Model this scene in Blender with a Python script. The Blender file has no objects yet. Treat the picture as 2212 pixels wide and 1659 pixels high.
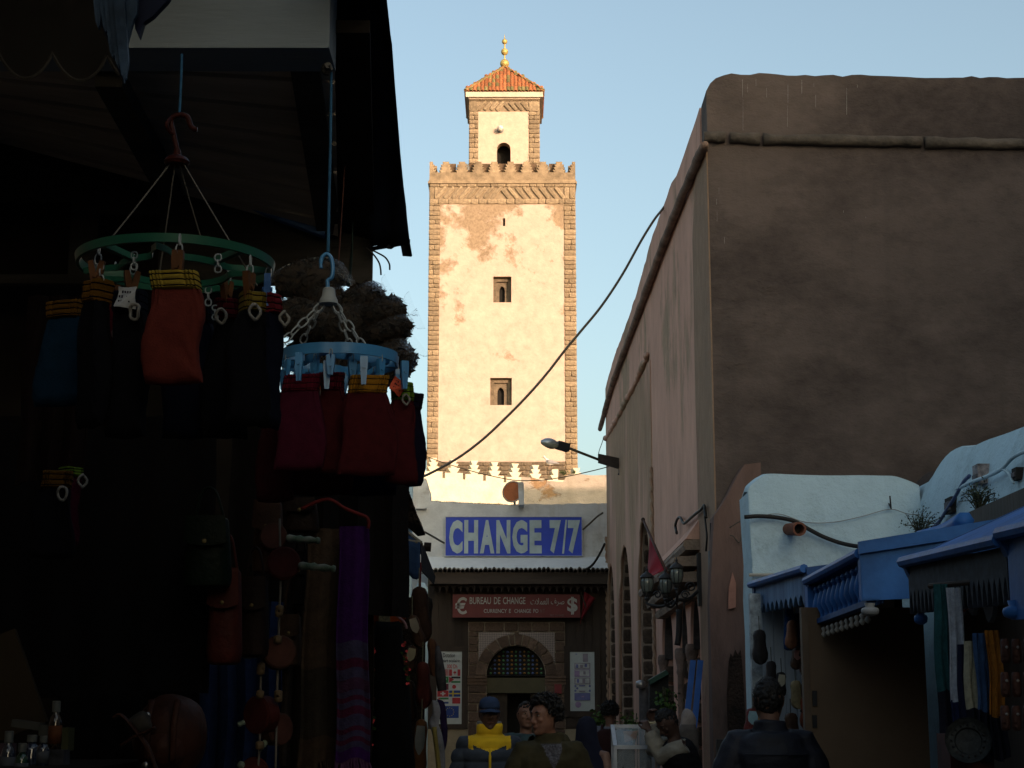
import bpy, bmesh, math, random
from mathutils import Vector, Matrix, noise
R = math.radians
rnd = random.Random(7)
SC = bpy.context.scene
COL = SC.collection
# camera, sky, sun, exposure
CAM = Vector((0, 0, 1.62)); PITCH = R(11.32); FOC = 3550.0
cd = bpy.data.cameras.new("camera"); cam = bpy.data.objects.new("camera", cd); COL.objects.link(cam)
cam.location = CAM; cam.rotation_euler = (R(90) + PITCH, 0, 0)
cd.sensor_width = 36; cd.lens = 36 * FOC / 2212; cd.clip_start = 0.05; cd.clip_end = 3000
SC.camera = cam
SUN_DIR = Vector((0.50, -0.85, 0.150)).normalized()
SUN_EL = math.asin(SUN_DIR.z); SUN_AZ = math.atan2(SUN_DIR.x, SUN_DIR.y)
w = bpy.data.worlds.new("World"); SC.world = w; w.use_nodes = True
nt = w.node_tree; nt.nodes.clear()
sky = nt.nodes.new("ShaderNodeTexSky"); sky.sky_type = 'NISHITA'; sky.sun_disc = False
sky.sun_elevation = SUN_EL; sky.sun_rotation = SUN_AZ
sky.altitude = 0; sky.air_density = 0.95; sky.dust_density = 4.0; sky.ozone_density = 0.9
bg = nt.nodes.new("ShaderNodeBackground"); bg.inputs[1].default_value = 0.15
out = nt.nodes.new("ShaderNodeOutputWorld")
hsv = nt.nodes.new("ShaderNodeHueSaturation"); hsv.inputs['Saturation'].default_value = 0.85
tint = nt.nodes.new("ShaderNodeMix"); tint.data_type = 'RGBA'; tint.blend_type = 'MULTIPLY'; tint.inputs[0].default_value = 1; tint.inputs[7].default_value = (0.945, 1.0, 0.975, 1)
nt.links.new(sky.outputs[0], hsv.inputs['Color']); nt.links.new(hsv.outputs[0], tint.inputs[6]); nt.links.new(tint.outputs[2], bg.inputs[0]); nt.links.new(bg.outputs[0], out.inputs[0])
sd = bpy.data.lights.new("sun", 'SUN'); sd.energy = 2.0; sd.angle = R(0.5); sd.color = (1.0, 0.665, 0.49)
so = bpy.data.objects.new("sun", sd); COL.objects.link(so); so.location = (20, -30, 30)
so.rotation_euler = SUN_DIR.to_track_quat('Z', 'Y').to_euler()
SC.view_settings.view_transform = 'Standard'; SC.view_settings.look = 'None'
SC.view_settings.gamma = 1; SC.view_settings.exposure = 1.08
SC.view_settings.use_curve_mapping = False
SC.render.engine = 'CYCLES'
SC.cycles.max_bounces = 6; SC.cycles.diffuse_bounces = 3; SC.cycles.transparent_max_bounces = 12
# picture point -> place
cp, sp = math.cos(PITCH), math.sin(PITCH)
def ray(x, y):
    a = (x - 1106) / FOC; b = -(y - 829.5) / FOC
    return Vector((a, cp - b * sp, sp + b * cp))
def at(x, y, Y):
    d = ray(x, y); return CAM + d * (Y / d.y)
def atX(x, y, X):
    d = ray(x, y); return CAM + d * (X / d.x)
def zat(y, Y): return at(1106, y, Y).z
def px(Y, n=1.0): return n * Y / FOC
# materials
MATS = {}; ALB = [1.0]
def mat(name, col, rough=0.8, var=0.15, scale=8.0, bump=0.0, bscale=None, spec=0.3, metal=0.0, col2=None,
        trans=0.0, alpha=1.0, stretch=None, ior=1.45, rand=0.0, sheen=0.0):
    """Plain surface: base colour broken up by two noises, optional bump, per-object variation."""
    if name in MATS: return MATS[name]
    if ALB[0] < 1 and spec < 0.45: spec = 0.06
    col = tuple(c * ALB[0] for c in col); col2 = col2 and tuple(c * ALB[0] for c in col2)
    m = bpy.data.materials.new(name); m.use_nodes = True; MATS[name] = m
    t = m.node_tree; N, L = t.nodes, t.links
    b = N['Principled BSDF']
    b.inputs['Roughness'].default_value = rough
    b.inputs['Metallic'].default_value = metal
    b.inputs['Specular IOR Level'].default_value = spec
    b.inputs['IOR'].default_value = ior
    if trans: b.inputs['Transmission Weight'].default_value = trans
    if alpha < 1: b.inputs['Alpha'].default_value = alpha
    if sheen: b.inputs['Sheen Weight'].default_value = sheen
    tc = N.new('ShaderNodeTexCoord'); mp = N.new('ShaderNodeMapping')
    L.new(tc.outputs['Object'], mp.inputs[0])
    if stretch: mp.inputs['Scale'].default_value = stretch
    n1 = N.new('ShaderNodeTexNoise'); n1.inputs['Scale'].default_value = scale; n1.inputs['Detail'].default_value = 6
    n1.inputs['Roughness'].default_value = 0.65
    L.new(mp.outputs[0], n1.inputs[0])
    c2 = col2 or tuple(c * (1 - 2.2 * var) if 1 - 2.2 * var > 0 else c * 0.1 for c in col)
    c1 = tuple(min(1, c * (1 + 0.6 * var)) for c in col)
    rp = N.new('ShaderNodeValToRGB')
    rp.color_ramp.elements[0].position = 0.3; rp.color_ramp.elements[0].color = (*c2, 1)
    rp.color_ramp.elements[1].position = 0.68; rp.color_ramp.elements[1].color = (*c1, 1)
    L.new(n1.outputs[0], rp.inputs[0])
    cur = rp.outputs[0]
    if rand:
        oi = N.new('ShaderNodeObjectInfo'); hs = N.new('ShaderNodeHueSaturation')
        mr = N.new('ShaderNodeMapRange'); mr.inputs[3].default_value = 1 - rand; mr.inputs[4].default_value = 1 + rand
        L.new(oi.outputs['Random'], mr.inputs[0]); L.new(mr.outputs[0], hs.inputs['Value']); L.new(cur, hs.inputs['Color'])
        cur = hs.outputs[0]
    L.new(cur, b.inputs['Base Color'])
    if bump:
        n2 = N.new('ShaderNodeTexNoise'); n2.inputs['Scale'].default_value = bscale or scale * 6; n2.inputs['Detail'].default_value = 8
        L.new(mp.outputs[0], n2.inputs[0])
        bn = N.new('ShaderNodeBump'); bn.inputs['Strength'].default_value = 1.0; bn.inputs['Distance'].default_value = bump
        L.new(n2.outputs[0], bn.inputs['Height']); L.new(bn.outputs[0], b.inputs['Normal'])
    return m
def nodes_of(m): return m.node_tree.nodes, m.node_tree.links, m.node_tree.nodes['Principled BSDF']
# mesh builder
class MB:
    def __init__(s): s.v = []; s.f = []; s.m = []
    def add(s, vs, fs, mi=0):
        o = len(s.v); s.v += [Vector(p) for p in vs]; s.f += [tuple(i + o for i in f) for f in fs]; s.m += [mi] * len(fs); return s
    def box(s, c, size, rot=None, mi=0):
        hx, hy, hz = (d / 2 for d in size); c = Vector(c)
        vs = [Vector((x, y, z)) for x in (-hx, hx) for y in (-hy, hy) for z in (-hz, hz)]
        if rot is not None: vs = [rot @ p for p in vs]
        return s.add([p + c for p in vs], [(0, 1, 3, 2), (4, 6, 7, 5), (0, 4, 5, 1), (2, 3, 7, 6), (0, 2, 6, 4), (1, 5, 7, 3)], mi)
    def span(s, a, b, mi=0):
        a, b = Vector(a), Vector(b)
        return s.box((a + b) / 2, [abs(b[i] - a[i]) for i in range(3)], None, mi)
    def bar(s, a, b, wd, ht, up=(0, 0, 1), mi=0):
        a, b = Vector(a), Vector(b); d = b - a; l = d.length; d = d.normalized(); up = Vector(up)
        sx = d.cross(up)
        if sx.length < 1e-5: sx = d.cross(Vector((1, 0, 0)))
        sx.normalize(); uz = sx.cross(d)
        return s.box((a + b) / 2, (wd, l, ht), Matrix((sx, d, uz)).transposed(), mi)
    def tube(s, pts, r, n=8, cap=True, closed=False, mi=0, flat=1.0):
        pts = [Vector(p) for p in pts]; k = len(pts)
        rs = r if isinstance(r, (list, tuple)) else [r] * k
        vs = []; prev = None
        for i, p in enumerate(pts):
            if closed: t = pts[(i + 1) % k] - pts[i - 1]
            else: t = pts[min(i + 1, k - 1)] - pts[max(i - 1, 0)]
            if t.length < 1e-9: t = Vector((0, 0, 1))
            t.normalize()
            if prev is None:
                u = t.cross(Vector((0, 0, 1)))
                if u.length < 1e-3: u = t.cross(Vector((0, 1, 0)))
            else:
                u = prev - t * prev.dot(t)
                if u.length < 1e-6: u = t.cross(Vector((0, 0, 1)))
            u.normalize(); prev = u; q = t.cross(u)
            for j in range(n):
                a = 2 * math.pi * j / n
                vs.append(p + (u * math.cos(a) + q * math.sin(a) * flat) * rs[i])
        fs = []
        for i in range(k if closed else k - 1):
            i2 = (i + 1) % k
            for j in range(n):
                fs.append((i * n + j, i * n + (j + 1) % n, i2 * n + (j + 1) % n, i2 * n + j))
        if cap and not closed:
            fs.append(tuple(range(n))[::-1]); fs.append(tuple((k - 1) * n + j for j in range(n)))
        return s.add(vs, fs, mi)
    def loft(s, rings, cap=True, mi=0, closed=True):
        n = len(rings[0]); vs = [p for r in rings for p in r]; fs = []
        for i in range(len(rings) - 1):
            for j in range(n if closed else n - 1):
                fs.append((i * n + j, i * n + (j + 1) % n, (i + 1) * n + (j + 1) % n, (i + 1) * n + j))
        if cap and closed:
            fs.append(tuple(range(n))[::-1]); fs.append(tuple((len(rings) - 1) * n + j for j in range(n)))
        return s.add(vs, fs, mi)
    def lathe(s, prof, c=(0, 0, 0), axis=(0, 0, 1), n=16, mi=0):
        q = Vector(axis).to_track_quat('Z', 'Y'); c = Vector(c)
        return s.loft([[c + q @ Vector((r * math.cos(2 * math.pi * j / n), r * math.sin(2 * math.pi * j / n), h)) for j in range(n)] for r, h in prof], True, mi)
    def ball(s, c, r, n=12, m=8, mi=0, rot=None):
        r = Vector(r) if isinstance(r, (tuple, list, Vector)) else Vector((r, r, r)); c = Vector(c)
        rings = []
        for i in range(m + 1):
            a = math.pi * (i / m) * 0.998 + 0.003; q = [Vector((math.sin(a) * math.cos(2 * math.pi * j / n) * r.x, math.sin(a) * math.sin(2 * math.pi * j / n) * r.y, -math.cos(a) * r.z)) for j in range(n)]
            rings.append([c + (rot @ p if rot is not None else p) for p in q])
        return s.loft(rings, True, mi)
    def prism(s, poly, f0, f1, mi=0):
        """poly in 2-D, f0/f1 map (u,v) to a point of the front and of the back face"""
        n = len(poly); vs = [f0(*p) for p in poly] + [f1(*p) for p in poly]
        fs = [tuple(range(n)), tuple(range(2 * n - 1, n - 1, -1))] + [(i, i + n, (i + 1) % n + n, (i + 1) % n) for i in range(n)]
        return s.add(vs, fs, mi)
    def sheet(s, rows, mi=0, thick=0.0):
        """rows of points; with thick, a closed slab"""
        n = len(rows[0]); m = len(rows); vs = [Vector(p) for r in rows for p in r]; fs = []
        for i in range(m - 1):
            for j in range(n - 1): fs.append((i * n + j, i * n + j + 1, (i + 1) * n + j + 1, (i + 1) * n + j))
        if thick:
            nv = [Vector((0, 0, 0)) for _ in vs]
            for f in fs:
                a = (vs[f[1]] - vs[f[0]]).cross(vs[f[3]] - vs[f[0]])
                for i in f: nv[i] = nv[i] + a
            k = len(vs); vs = vs + [p - (q.normalized() if q.length > 0 else q) * thick for p, q in zip(vs, nv)]
            fs = fs + [tuple(i + k for i in f[::-1]) for f in fs]
            ring = [j for j in range(n)] + [i * n + n - 1 for i in range(1, m)] + [(m - 1) * n + j for j in range(n - 2, -1, -1)] + [i * n for i in range(m - 2, 0, -1)]
            for a, b in zip(ring, ring[1:] + ring[:1]): fs.append((b, a, a + k, b + k))
        return s.add(vs, fs, mi)
    def plate(s, outer, holes, fn, thick, mi=0):
        """flat plate with holes: outlines in (u,v); fn(u,v,d) -> point, d from 0 to thick"""
        cu = bpy.data.curves.new("tmp", 'CURVE'); cu.dimensions = '2D'; cu.fill_mode = 'BOTH'; cu.extrude = 0.5
        for pl in [outer] + holes:
            sp_ = cu.splines.new('POLY'); sp_.points.add(len(pl) - 1); sp_.use_cyclic_u = True
            for p, q in zip(sp_.points, pl): p.co = (q[0], q[1], 0, 1)
        ob = bpy.data.objects.new("tmp", cu); me = bpy.data.meshes.new_from_object(ob)
        s.add([fn(v.co.x, v.co.y, (v.co.z + 0.5) * thick) for v in me.vertices], [tuple(p.vertices) for p in me.polygons], mi)
        bpy.data.objects.remove(ob); bpy.data.curves.remove(cu); bpy.data.meshes.remove(me); return s
    def text(s, body, box, fn, depth=0.004, bold=0.0, mi=0):
        """lettering fitted to box=(u0,v0,u1,v1); fn(u,v,d) -> point"""
        cu = bpy.data.curves.new("tmp", 'FONT'); cu.body = body; cu.size = 1; cu.extrude = 0.5; cu.offset = bold; cu.resolution_u = 3
        ob = bpy.data.objects.new("tmp", cu); me = bpy.data.meshes.new_from_object(ob)
        if me and len(me.vertices):
            xs = [v.co.x for v in me.vertices]; ys = [v.co.y for v in me.vertices]
            x0, x1, y0, y1 = min(xs), max(xs), min(ys), max(ys)
            fx = (box[2] - box[0]) / max(x1 - x0, 1e-6); fy = (box[3] - box[1]) / max(y1 - y0, 1e-6)
            s.add([fn(box[0] + (v.co.x - x0) * fx, box[1] + (v.co.y - y0) * fy, (v.co.z + 0.5) * depth) for v in me.vertices],
                  [tuple(p.vertices) for p in me.polygons], mi)
        bpy.data.objects.remove(ob); bpy.data.curves.remove(cu)
        if me: bpy.data.meshes.remove(me)
        return s
    def mesh(s, name, mats, origin=(0, 0, 0), smooth=False):
        me = bpy.data.meshes.new(name); o = Vector(origin)
        me.from_pydata([p - o for p in s.v], [], s.f)
        for m in (mats if isinstance(mats, (list, tuple)) else [mats]): me.materials.append(m)
        if isinstance(mats, (list, tuple)) and len(mats) > 1: me.polygons.foreach_set('material_index', s.m)
        bm = bmesh.new(); bm.from_mesh(me); bmesh.ops.recalc_face_normals(bm, faces=bm.faces); bm.to_mesh(me); bm.free()
        if smooth:
            me.polygons.foreach_set('use_smooth', [True] * len(me.polygons))
            if smooth is not True:
                try: me.set_sharp_from_angle(angle=R(smooth))
                except Exception: pass
        me.update(); return me
# things, parts, pieces
def link(name, data, loc=(0, 0, 0), parent=None):
    o = bpy.data.objects.new(name, data); COL.objects.link(o); o.location = loc
    if parent is not None: o.parent = parent
    return o
def tag(o, label, cat, group=None):
    o['label'] = label; o['category'] = cat
    if group: o['group'] = group
    return o
def thing(name, label, cat, loc=(0, 0, 0), group=None):
    o = link(name, None, loc); o.empty_display_size = 0.1
    return tag(o, label, cat, group)
def base_of(o):
    while o.parent is not None: o = o.parent
    return o.location.copy()
def part(name, mb, m, parent, smooth=False, label=None, stuff=False):
    o = link(name, mb.mesh(name, m, base_of(parent), smooth), (0, 0, 0), parent)
    if label: o['label'] = label
    if stuff: o['kind'] = 'stuff'
    return o
def single(name, mb, m, label, cat, group=None, smooth=False, loc=None):
    if loc is None:
        xs = [p.x for p in mb.v]; ys = [p.y for p in mb.v]; zs = [p.z for p in mb.v]
        loc = Vector(((min(xs) + max(xs)) / 2, (min(ys) + max(ys)) / 2, min(zs)))
    o = link(name, mb.mesh(name, m, loc, smooth), loc)
    return tag(o, label, cat, group)
def structure(name, mb, m, smooth=False, kind='structure'):
    o = link(name, mb.mesh(name, m, (0, 0, 0), smooth)); o['kind'] = kind; return o
def piece(name, me, loc, parent, rot=None, scale=None):
    """a copy of a shared piece mesh under parent; loc in world space"""
    o = bpy.data.objects.new(name, me); COL.objects.link(o); o.parent = parent
    o.location = Vector(loc) - base_of(parent)
    if rot is not None: o.rotation_euler = rot
    if scale is not None: o.scale = scale
    return o
def lump_mesh(name, m, seed, jit=0.06, bev=0.14):
    """unit block with worn edges (about 50 triangles)"""
    r = random.Random(seed); bm = bmesh.new(); bmesh.ops.create_cube(bm, size=1.0)
    bmesh.ops.bevel(bm, geom=list(bm.edges), offset=bev, segments=1, affect='EDGES', profile=0.5)
    for v in bm.verts: v.co += Vector((r.uniform(-jit, jit), r.uniform(-jit, jit), r.uniform(-jit, jit))) * 0.7
    me = bpy.data.meshes.new(name); bm.to_mesh(me); bm.free(); me.materials.append(m); return me
def smoothed(pts, n=6):
    """Catmull-Rom through points"""
    pts = [Vector(p) for p in pts]; P = [pts[0] * 2 - pts[1]] + pts + [pts[-1] * 2 - pts[-2]]; o = []
    for i in range(1, len(P) - 2):
        for k in range(n):
            t = k / n; a, b, c, d = P[i - 1:i + 3]
            o.append(0.5 * (2 * b + (c - a) * t + (2 * a - 5 * b + 4 * c - d) * t * t + (3 * b - a - 3 * c + d) * t ** 3))
    return o + [pts[-1]]
def sag(a, b, drop, n=14):
    a, b = Vector(a), Vector(b)
    return [a.lerp(b, i / n) - Vector((0, 0, drop * 4 * (i / n) * (1 - i / n))) for i in range(n + 1)]
def roughen(mb, amp, sc, seed=0):
    for p in mb.v:
        q = p * sc + Vector((seed, seed * 1.7, 0)); p += Vector((noise.noise(q), noise.noise(q + Vector((9, 0, 0))), noise.noise(q + Vector((0, 9, 0))))) * amp
    return mb
# wall materials
def worn(name, base, under, z0, z1, thr0, thr1, scale=0.5, stretch=(1, 1, 1), rough=0.9, bump=0.02, soft=0.03, fine=0.5, streak=0.0, streakcol=(0.1, 0.1, 0.1), basevar=0.12, loc=(0, 0, 0)):
    """plaster (base) that has come off to show `under`; the share of bare wall runs from thr0 at height z0 to thr1 at z1"""
    m = bpy.data.materials.new(name); m.use_nodes = True; N, L, b = nodes_of(m); MATS[name] = m
    b.inputs['Roughness'].default_value = rough; b.inputs['Specular IOR Level'].default_value = 0.15
    g = N.new('ShaderNodeNewGeometry'); mp = N.new('ShaderNodeMapping'); mp.inputs['Scale'].default_value = stretch; mp.inputs['Location'].default_value = loc
    L.new(g.outputs['Position'], mp.inputs[0])
    def nz(sc, det=8, rg=0.6, src=mp):
        n = N.new('ShaderNodeTexNoise'); n.inputs['Scale'].default_value = sc; n.inputs['Detail'].default_value = det; n.inputs['Roughness'].default_value = rg
        L.new(src.outputs[0], n.inputs[0]); return n
    def mth(op, a, b_):
        q = N.new('ShaderNodeMath'); q.operation = op
        for i, v in enumerate((a, b_)):
            if isinstance(v, (int, float)): q.inputs[i].default_value = v
            else: L.new(v, q.inputs[i])
        return q.outputs[0]
    sep = N.new('ShaderNodeSeparateXYZ'); L.new(g.outputs['Position'], sep.inputs[0])
    mr = N.new('ShaderNodeMapRange'); mr.inputs[1].default_value = z0; mr.inputs[2].default_value = z1
    mr.inputs[3].default_value = thr0; mr.inputs[4].default_value = thr1; L.new(sep.outputs[2], mr.inputs[0])
    n1 = nz(scale, 10, 0.62)
    k = mth('SUBTRACT', mr.outputs[0], n1.outputs[0])
    k = mth('DIVIDE', k, soft); cl = N.new('ShaderNodeClamp'); L.new(mth('ADD', k, 0.5), cl.inputs[0])
    n2 = nz(scale * 4, 8, 0.7); n3 = nz(scale * 14, 6, 0.7)
    def two(c, n, v):
        r_ = N.new('ShaderNodeValToRGB'); e = r_.color_ramp.elements
        e[0].position = 0.28; e[0].color = (*[x * (1 - 2 * v) for x in c], 1); e[1].position = 0.72; e[1].color = (*[min(1, x * (1 + v * 0.7)) for x in c], 1)
        L.new(n.outputs[0], r_.inputs[0]); return r_.outputs[0]
    cb = two(base, n2, basevar); cu = two(under, n3, 0.2)
    mx = N.new('ShaderNodeMix'); mx.data_type = 'RGBA'; L.new(cl.outputs[0], mx.inputs[0]); L.new(cb, mx.inputs[6]); L.new(cu, mx.inputs[7])
    cur = mx.outputs[2]
    if streak:
        mp2 = N.new('ShaderNodeMapping'); mp2.inputs['Scale'].default_value = (2.2, 2.2, 0.12); L.new(g.outputs['Position'], mp2.inputs[0])
        n4 = nz(1.0, 8, 0.7, mp2); r4 = N.new('ShaderNodeValToRGB'); r4.color_ramp.elements[0].position = 0.52; r4.color_ramp.elements[1].position = 0.72
        r4.color_ramp.elements[1].color = (streak,) * 3 + (1,); L.new(n4.outputs[0], r4.inputs[0])
        m2 = N.new('ShaderNodeMix'); m2.data_type = 'RGBA'; L.new(r4.outputs[0], m2.inputs[0]); L.new(cur, m2.inputs[6]); m2.inputs[7].default_value = (*streakcol, 1); cur = m2.outputs[2]
    L.new(cur, b.inputs['Base Color'])
    h = mth('ADD', mth('MULTIPLY', cl.outputs[0], -0.6), mth('MULTIPLY', n3.outputs[0], fine))
    bn = N.new('ShaderNodeBump'); bn.inputs['Distance'].default_value = bump; bn.inputs['Strength'].default_value = 1
    L.new(h, bn.inputs['Height']); L.new(bn.outputs[0], b.inputs['Normal'])
    return m
M_stone = mat('sandstone', (0.37, 0.275, 0.175), 0.9, 0.22, 3.0, 0.015, 14, rand=0.22)
M_stone_shade = mat('shaded_sandstone', (0.21, 0.16, 0.11), 0.9, 0.25, 3, 0.015, 14, rand=0.2)  # darker copy of the sandstone; shade of niches and foot band in its colour
M_mortar = mat('lime_mortar', (0.33, 0.25, 0.165), 0.95, 0.15, 5, 0.01)
M_white = mat('limewash_white', (0.70, 0.71, 0.70), 0.9, 0.06, 1.2, 0.012, 9)
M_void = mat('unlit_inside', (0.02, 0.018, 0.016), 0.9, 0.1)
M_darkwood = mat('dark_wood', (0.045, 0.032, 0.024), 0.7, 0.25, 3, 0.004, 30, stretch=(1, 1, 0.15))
M_gilt = mat('gilded_copper', (0.60, 0.46, 0.16), 0.5, 0.12, 4, metal=0.35)
M_iron = mat('black_iron', (0.02, 0.02, 0.022), 0.55, 0.2, 12)
M_galv = mat('grey_steel', (0.22, 0.22, 0.21), 0.5, 0.2, 10, metal=0.3)
M_cable = mat('black_cable', (0.018, 0.016, 0.014), 0.6, 0.1)
# ground
g = MB(); g.sheet([[(x, y, 0) for x in (-900, -60, -8, 0, 8, 60, 900)] for y in (-900, -60, 0, 12, 40, 90, 900)])
structure('ground', g, mat('packed_earth', (0.16, 0.13, 0.10), 0.95, 0.2, 0.6, 0.02))
g = MB(); g.sheet([[(x, y, 0.004) for x in (-2.0, 0, 1.9)] for y in (-14, 0, 12, 34)])
structure('street', g, mat('street_slabs', (0.11, 0.105, 0.10), 0.85, 0.25, 1.5, 0.01))
# minaret
YM = 70.0
def mz(y, Y=YM): return zat(y, Y)
mL, mR = at(925, 640, YM).x, at(1245, 640, YM).x
mC = (mL + mR) / 2; mW = (mR - mL) / 2; mD = mW * 2
minaret = thing('minaret', 'tall square sunlit minaret with peeling cream plaster and a tiled pyramid cap', 'minaret', (mC, YM + mW, 0))
M_mplaster = worn('minaret_plaster', (0.62, 0.475, 0.385), (0.385, 0.28, 0.185), mz(770), mz(440), 0.30, 0.56, 0.62, (1, 1, 1), 0.92, 0.03, 0.08, loc=(5.3, 0, 2.1))
M_tplaster = worn('turret_plaster', (0.66, 0.51, 0.40), (0.44, 0.31, 0.19), mz(345), mz(240), 0.33, 0.30, 0.9, (1, 1, 1), 0.92, 0.02, 0.03)
zT = mz(397)
# window openings of the front face (u = x - mC, v = z)
def mu(x, y=640, Y=YM): return at(x, y, Y).x - mC
def arch_outline(u0, u1, v0, v1, pointed=0.0, n=10):
    """doorway outline: straight jambs, round or pointed head reaching v1"""
    c = (u0 + u1) / 2; r = (u1 - u0) / 2; h = r * (1 + pointed); o = [(u0, v0), (u1, v0)]
    for i in range(n + 1):
        t = i / n
        if pointed: a = R(90) * t if False else t; o.append((u1 - r * (1 - math.cos(a * math.pi / 2)) if True else 0, v1 - h + h * math.sin(a * math.pi / 2) ** (1 - 0.25 * min(pointed, 1))))
        else: o.append((c + r * math.cos(t * math.pi), v1 - r + r * math.sin(t * math.pi)))
    if pointed: o += [(2 * c - u, v) for u, v in o[2:-1][::-1]]
    return o
pz0, pz1 = mz(997), mz(441)
pu0, pu1 = mu(949), mu(1219)
win = [(mu(1086.2), mu(1091.2), mz(488), mz(471)), (mu(1065.5), mu(1104.5), mz(653), mz(597)), (mu(1059.5), mu(1105.5), mz(875), mz(816))]
sh = MB()
F = lambda u, v, d: Vector((mC + u, YM + 0.05 + d, v))
sh.plate([(-mW, 0), (mW, 0), (mW, zT), (-mW, zT)], [[(a, c), (b, c), (b, d), (a, d)] for a, b, c, d in win], F, 0.6)
sh.span((mC - mW, YM + 0.65, 0), (mC - mW + 0.6, YM + mD, zT)); sh.span((mC + mW - 0.6, YM + 0.65, 0), (mC + mW, YM + mD, zT))
sh.span((mC - mW + 0.6, YM + mD - 0.6, 0), (mC + mW - 0.6, YM + mD, zT))
part('shaft', sh, M_mortar, minaret)
pl = MB(); pl.plate([(pu0, pz0), (pu1, pz0), (pu1, pz1), (pu0, pz1)], [[(a, c), (b, c), (b, d), (a, d)] for a, b, c, d in win], lambda u, v, d: Vector((mC + u, YM + 0.02 + d, v)), 0.027)
part('plaster_panel', pl, M_mplaster, minaret)
for i, (a, b, c, d) in enumerate(win):
    wd, hh = b - a, d - c
    f = MB(); cy = YM + 0.38
    if i == 0:
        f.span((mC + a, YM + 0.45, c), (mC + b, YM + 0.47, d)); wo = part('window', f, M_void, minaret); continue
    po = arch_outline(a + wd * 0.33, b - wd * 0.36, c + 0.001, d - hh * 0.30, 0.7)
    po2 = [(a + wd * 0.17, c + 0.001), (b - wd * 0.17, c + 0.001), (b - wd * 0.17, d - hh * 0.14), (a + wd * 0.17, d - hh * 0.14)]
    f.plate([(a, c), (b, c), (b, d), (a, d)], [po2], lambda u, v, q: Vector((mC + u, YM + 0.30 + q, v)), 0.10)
    wo = part('window', f, M_stone_shade, minaret)
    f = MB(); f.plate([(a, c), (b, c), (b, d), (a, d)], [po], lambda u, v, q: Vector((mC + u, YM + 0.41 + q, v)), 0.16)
    part('arched_frame', f, M_stone_shade, wo)
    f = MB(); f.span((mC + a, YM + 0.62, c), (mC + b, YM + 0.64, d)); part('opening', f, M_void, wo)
LUMP2 = [lump_mesh('dark_stone', mat('shaded_sandstone', (0.21, 0.16, 0.11), 0.9, 0.25, 3, 0.015, 14, rand=0.2), 9 + k) for k in range(3)]
LUMP = [lump_mesh('stone', M_stone, k) for k in range(4)]
def stone(x0, x1, z0, z1, y, parent, dep=0.12, proud=0.03, rz=0.0, name='stone'):
    g_ = 0.012
    return piece(name, rnd.choice(LUMP if name == 'stone' else LUMP2), ((x0 + x1) / 2, y + dep / 2 - proud + rnd.uniform(-0.008, 0.008), (z0 + z1) / 2), parent, (0, rz, 0), (max(x1 - x0 - 2 * g_, 0.02), dep, max(z1 - z0 - 2 * g_, 0.02)))
zz = mz(1046); ch = px(YM, 11.4)
while zz < pz1 - 0.05:
    h = min(ch * rnd.uniform(0.85, 1.15), pz1 - zz)
    for s_, e in ((-mW, pu0), (pu1, mW)):
        if rnd.random() < 0.42:
            c = s_ + (e - s_) * rnd.uniform(0.35, 0.65)
            stone(mC + s_, mC + c, zz, zz + h, YM, minaret); stone(mC + c, mC + e, zz, zz + h, YM, minaret)
        else: stone(mC + s_, mC + e, zz, zz + h, YM, minaret)
    zz += h
# lower bands of stone under the cornice: a course, a herring-bone band, a course
def course(z0, z1, u0, u1, y, parent, n, **k):
    cuts = [u0 + (u1 - u0) * (i + (rnd.uniform(-0.28, 0.28) if 0 < i < n else 0)) / n for i in range(n + 1)]
    for a, b in zip(cuts, cuts[1:]): stone(mC + a, mC + b, z0, z1, y, parent, **k)
course(pz1, mz(429), -mW, mW, YM, minaret, 15); course(mz(404), zT, -mW, mW, YM, minaret, 15)
u0, u1 = mu(943), mu(1220); course(mz(429), mz(404), -mW, u0, YM, minaret, 2); course(mz(429), mz(404), u1, mW, YM, minaret, 2)
for i in range(16):
    a = u0 + (u1 - u0) * (i + 0.5) / 16; dr = 1 if i < 8 else -1
    hh = mz(404) - mz(429)
    piece('stone', LUMP[i % 4], (mC + a, YM + 0.03, mz(416.5)), minaret, (0, dr * R(-52), 0), (hh * 1.25, 0.12, hh * 0.30))
for k in range(5): course(mz(1046) + (pz0 - mz(1046)) * k / 5, mz(1046) + (pz0 - mz(1046)) * (k + 1) / 5, pu0, pu1, YM, minaret, 12, name='dark_stone')
cn = MB(); cn.span((mC - mW - 0.06, YM - 0.07, zT), (mC + mW + 0.06, YM + mD + 0.07, zT + 0.10)); cn.span((mC - mW - 0.02, YM - 0.03, zT + 0.10), (mC + mW + 0.02, YM + mD + 0.03, zT + 0.18))
part('cornice', cn, M_stone, minaret)
zP = mz(372); pt = mz(349); y0p = YM + 0.02
pr = MB()
for a, b in (((-mW, y0p), (mW, y0p + 0.35)), ((-mW, YM + mD - 0.35), (mW, YM + mD))): pr.span((mC + a[0], a[1], zT + 0.18), (mC + b[0], b[1], zP))
for s_ in (-1, 1): pr.span((mC + s_ * mW, YM + 0.37, zT + 0.18), (mC + s_ * (mW - 0.35), YM + mD - 0.35, zP))
part('parapet', pr, M_stone, minaret)
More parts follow.
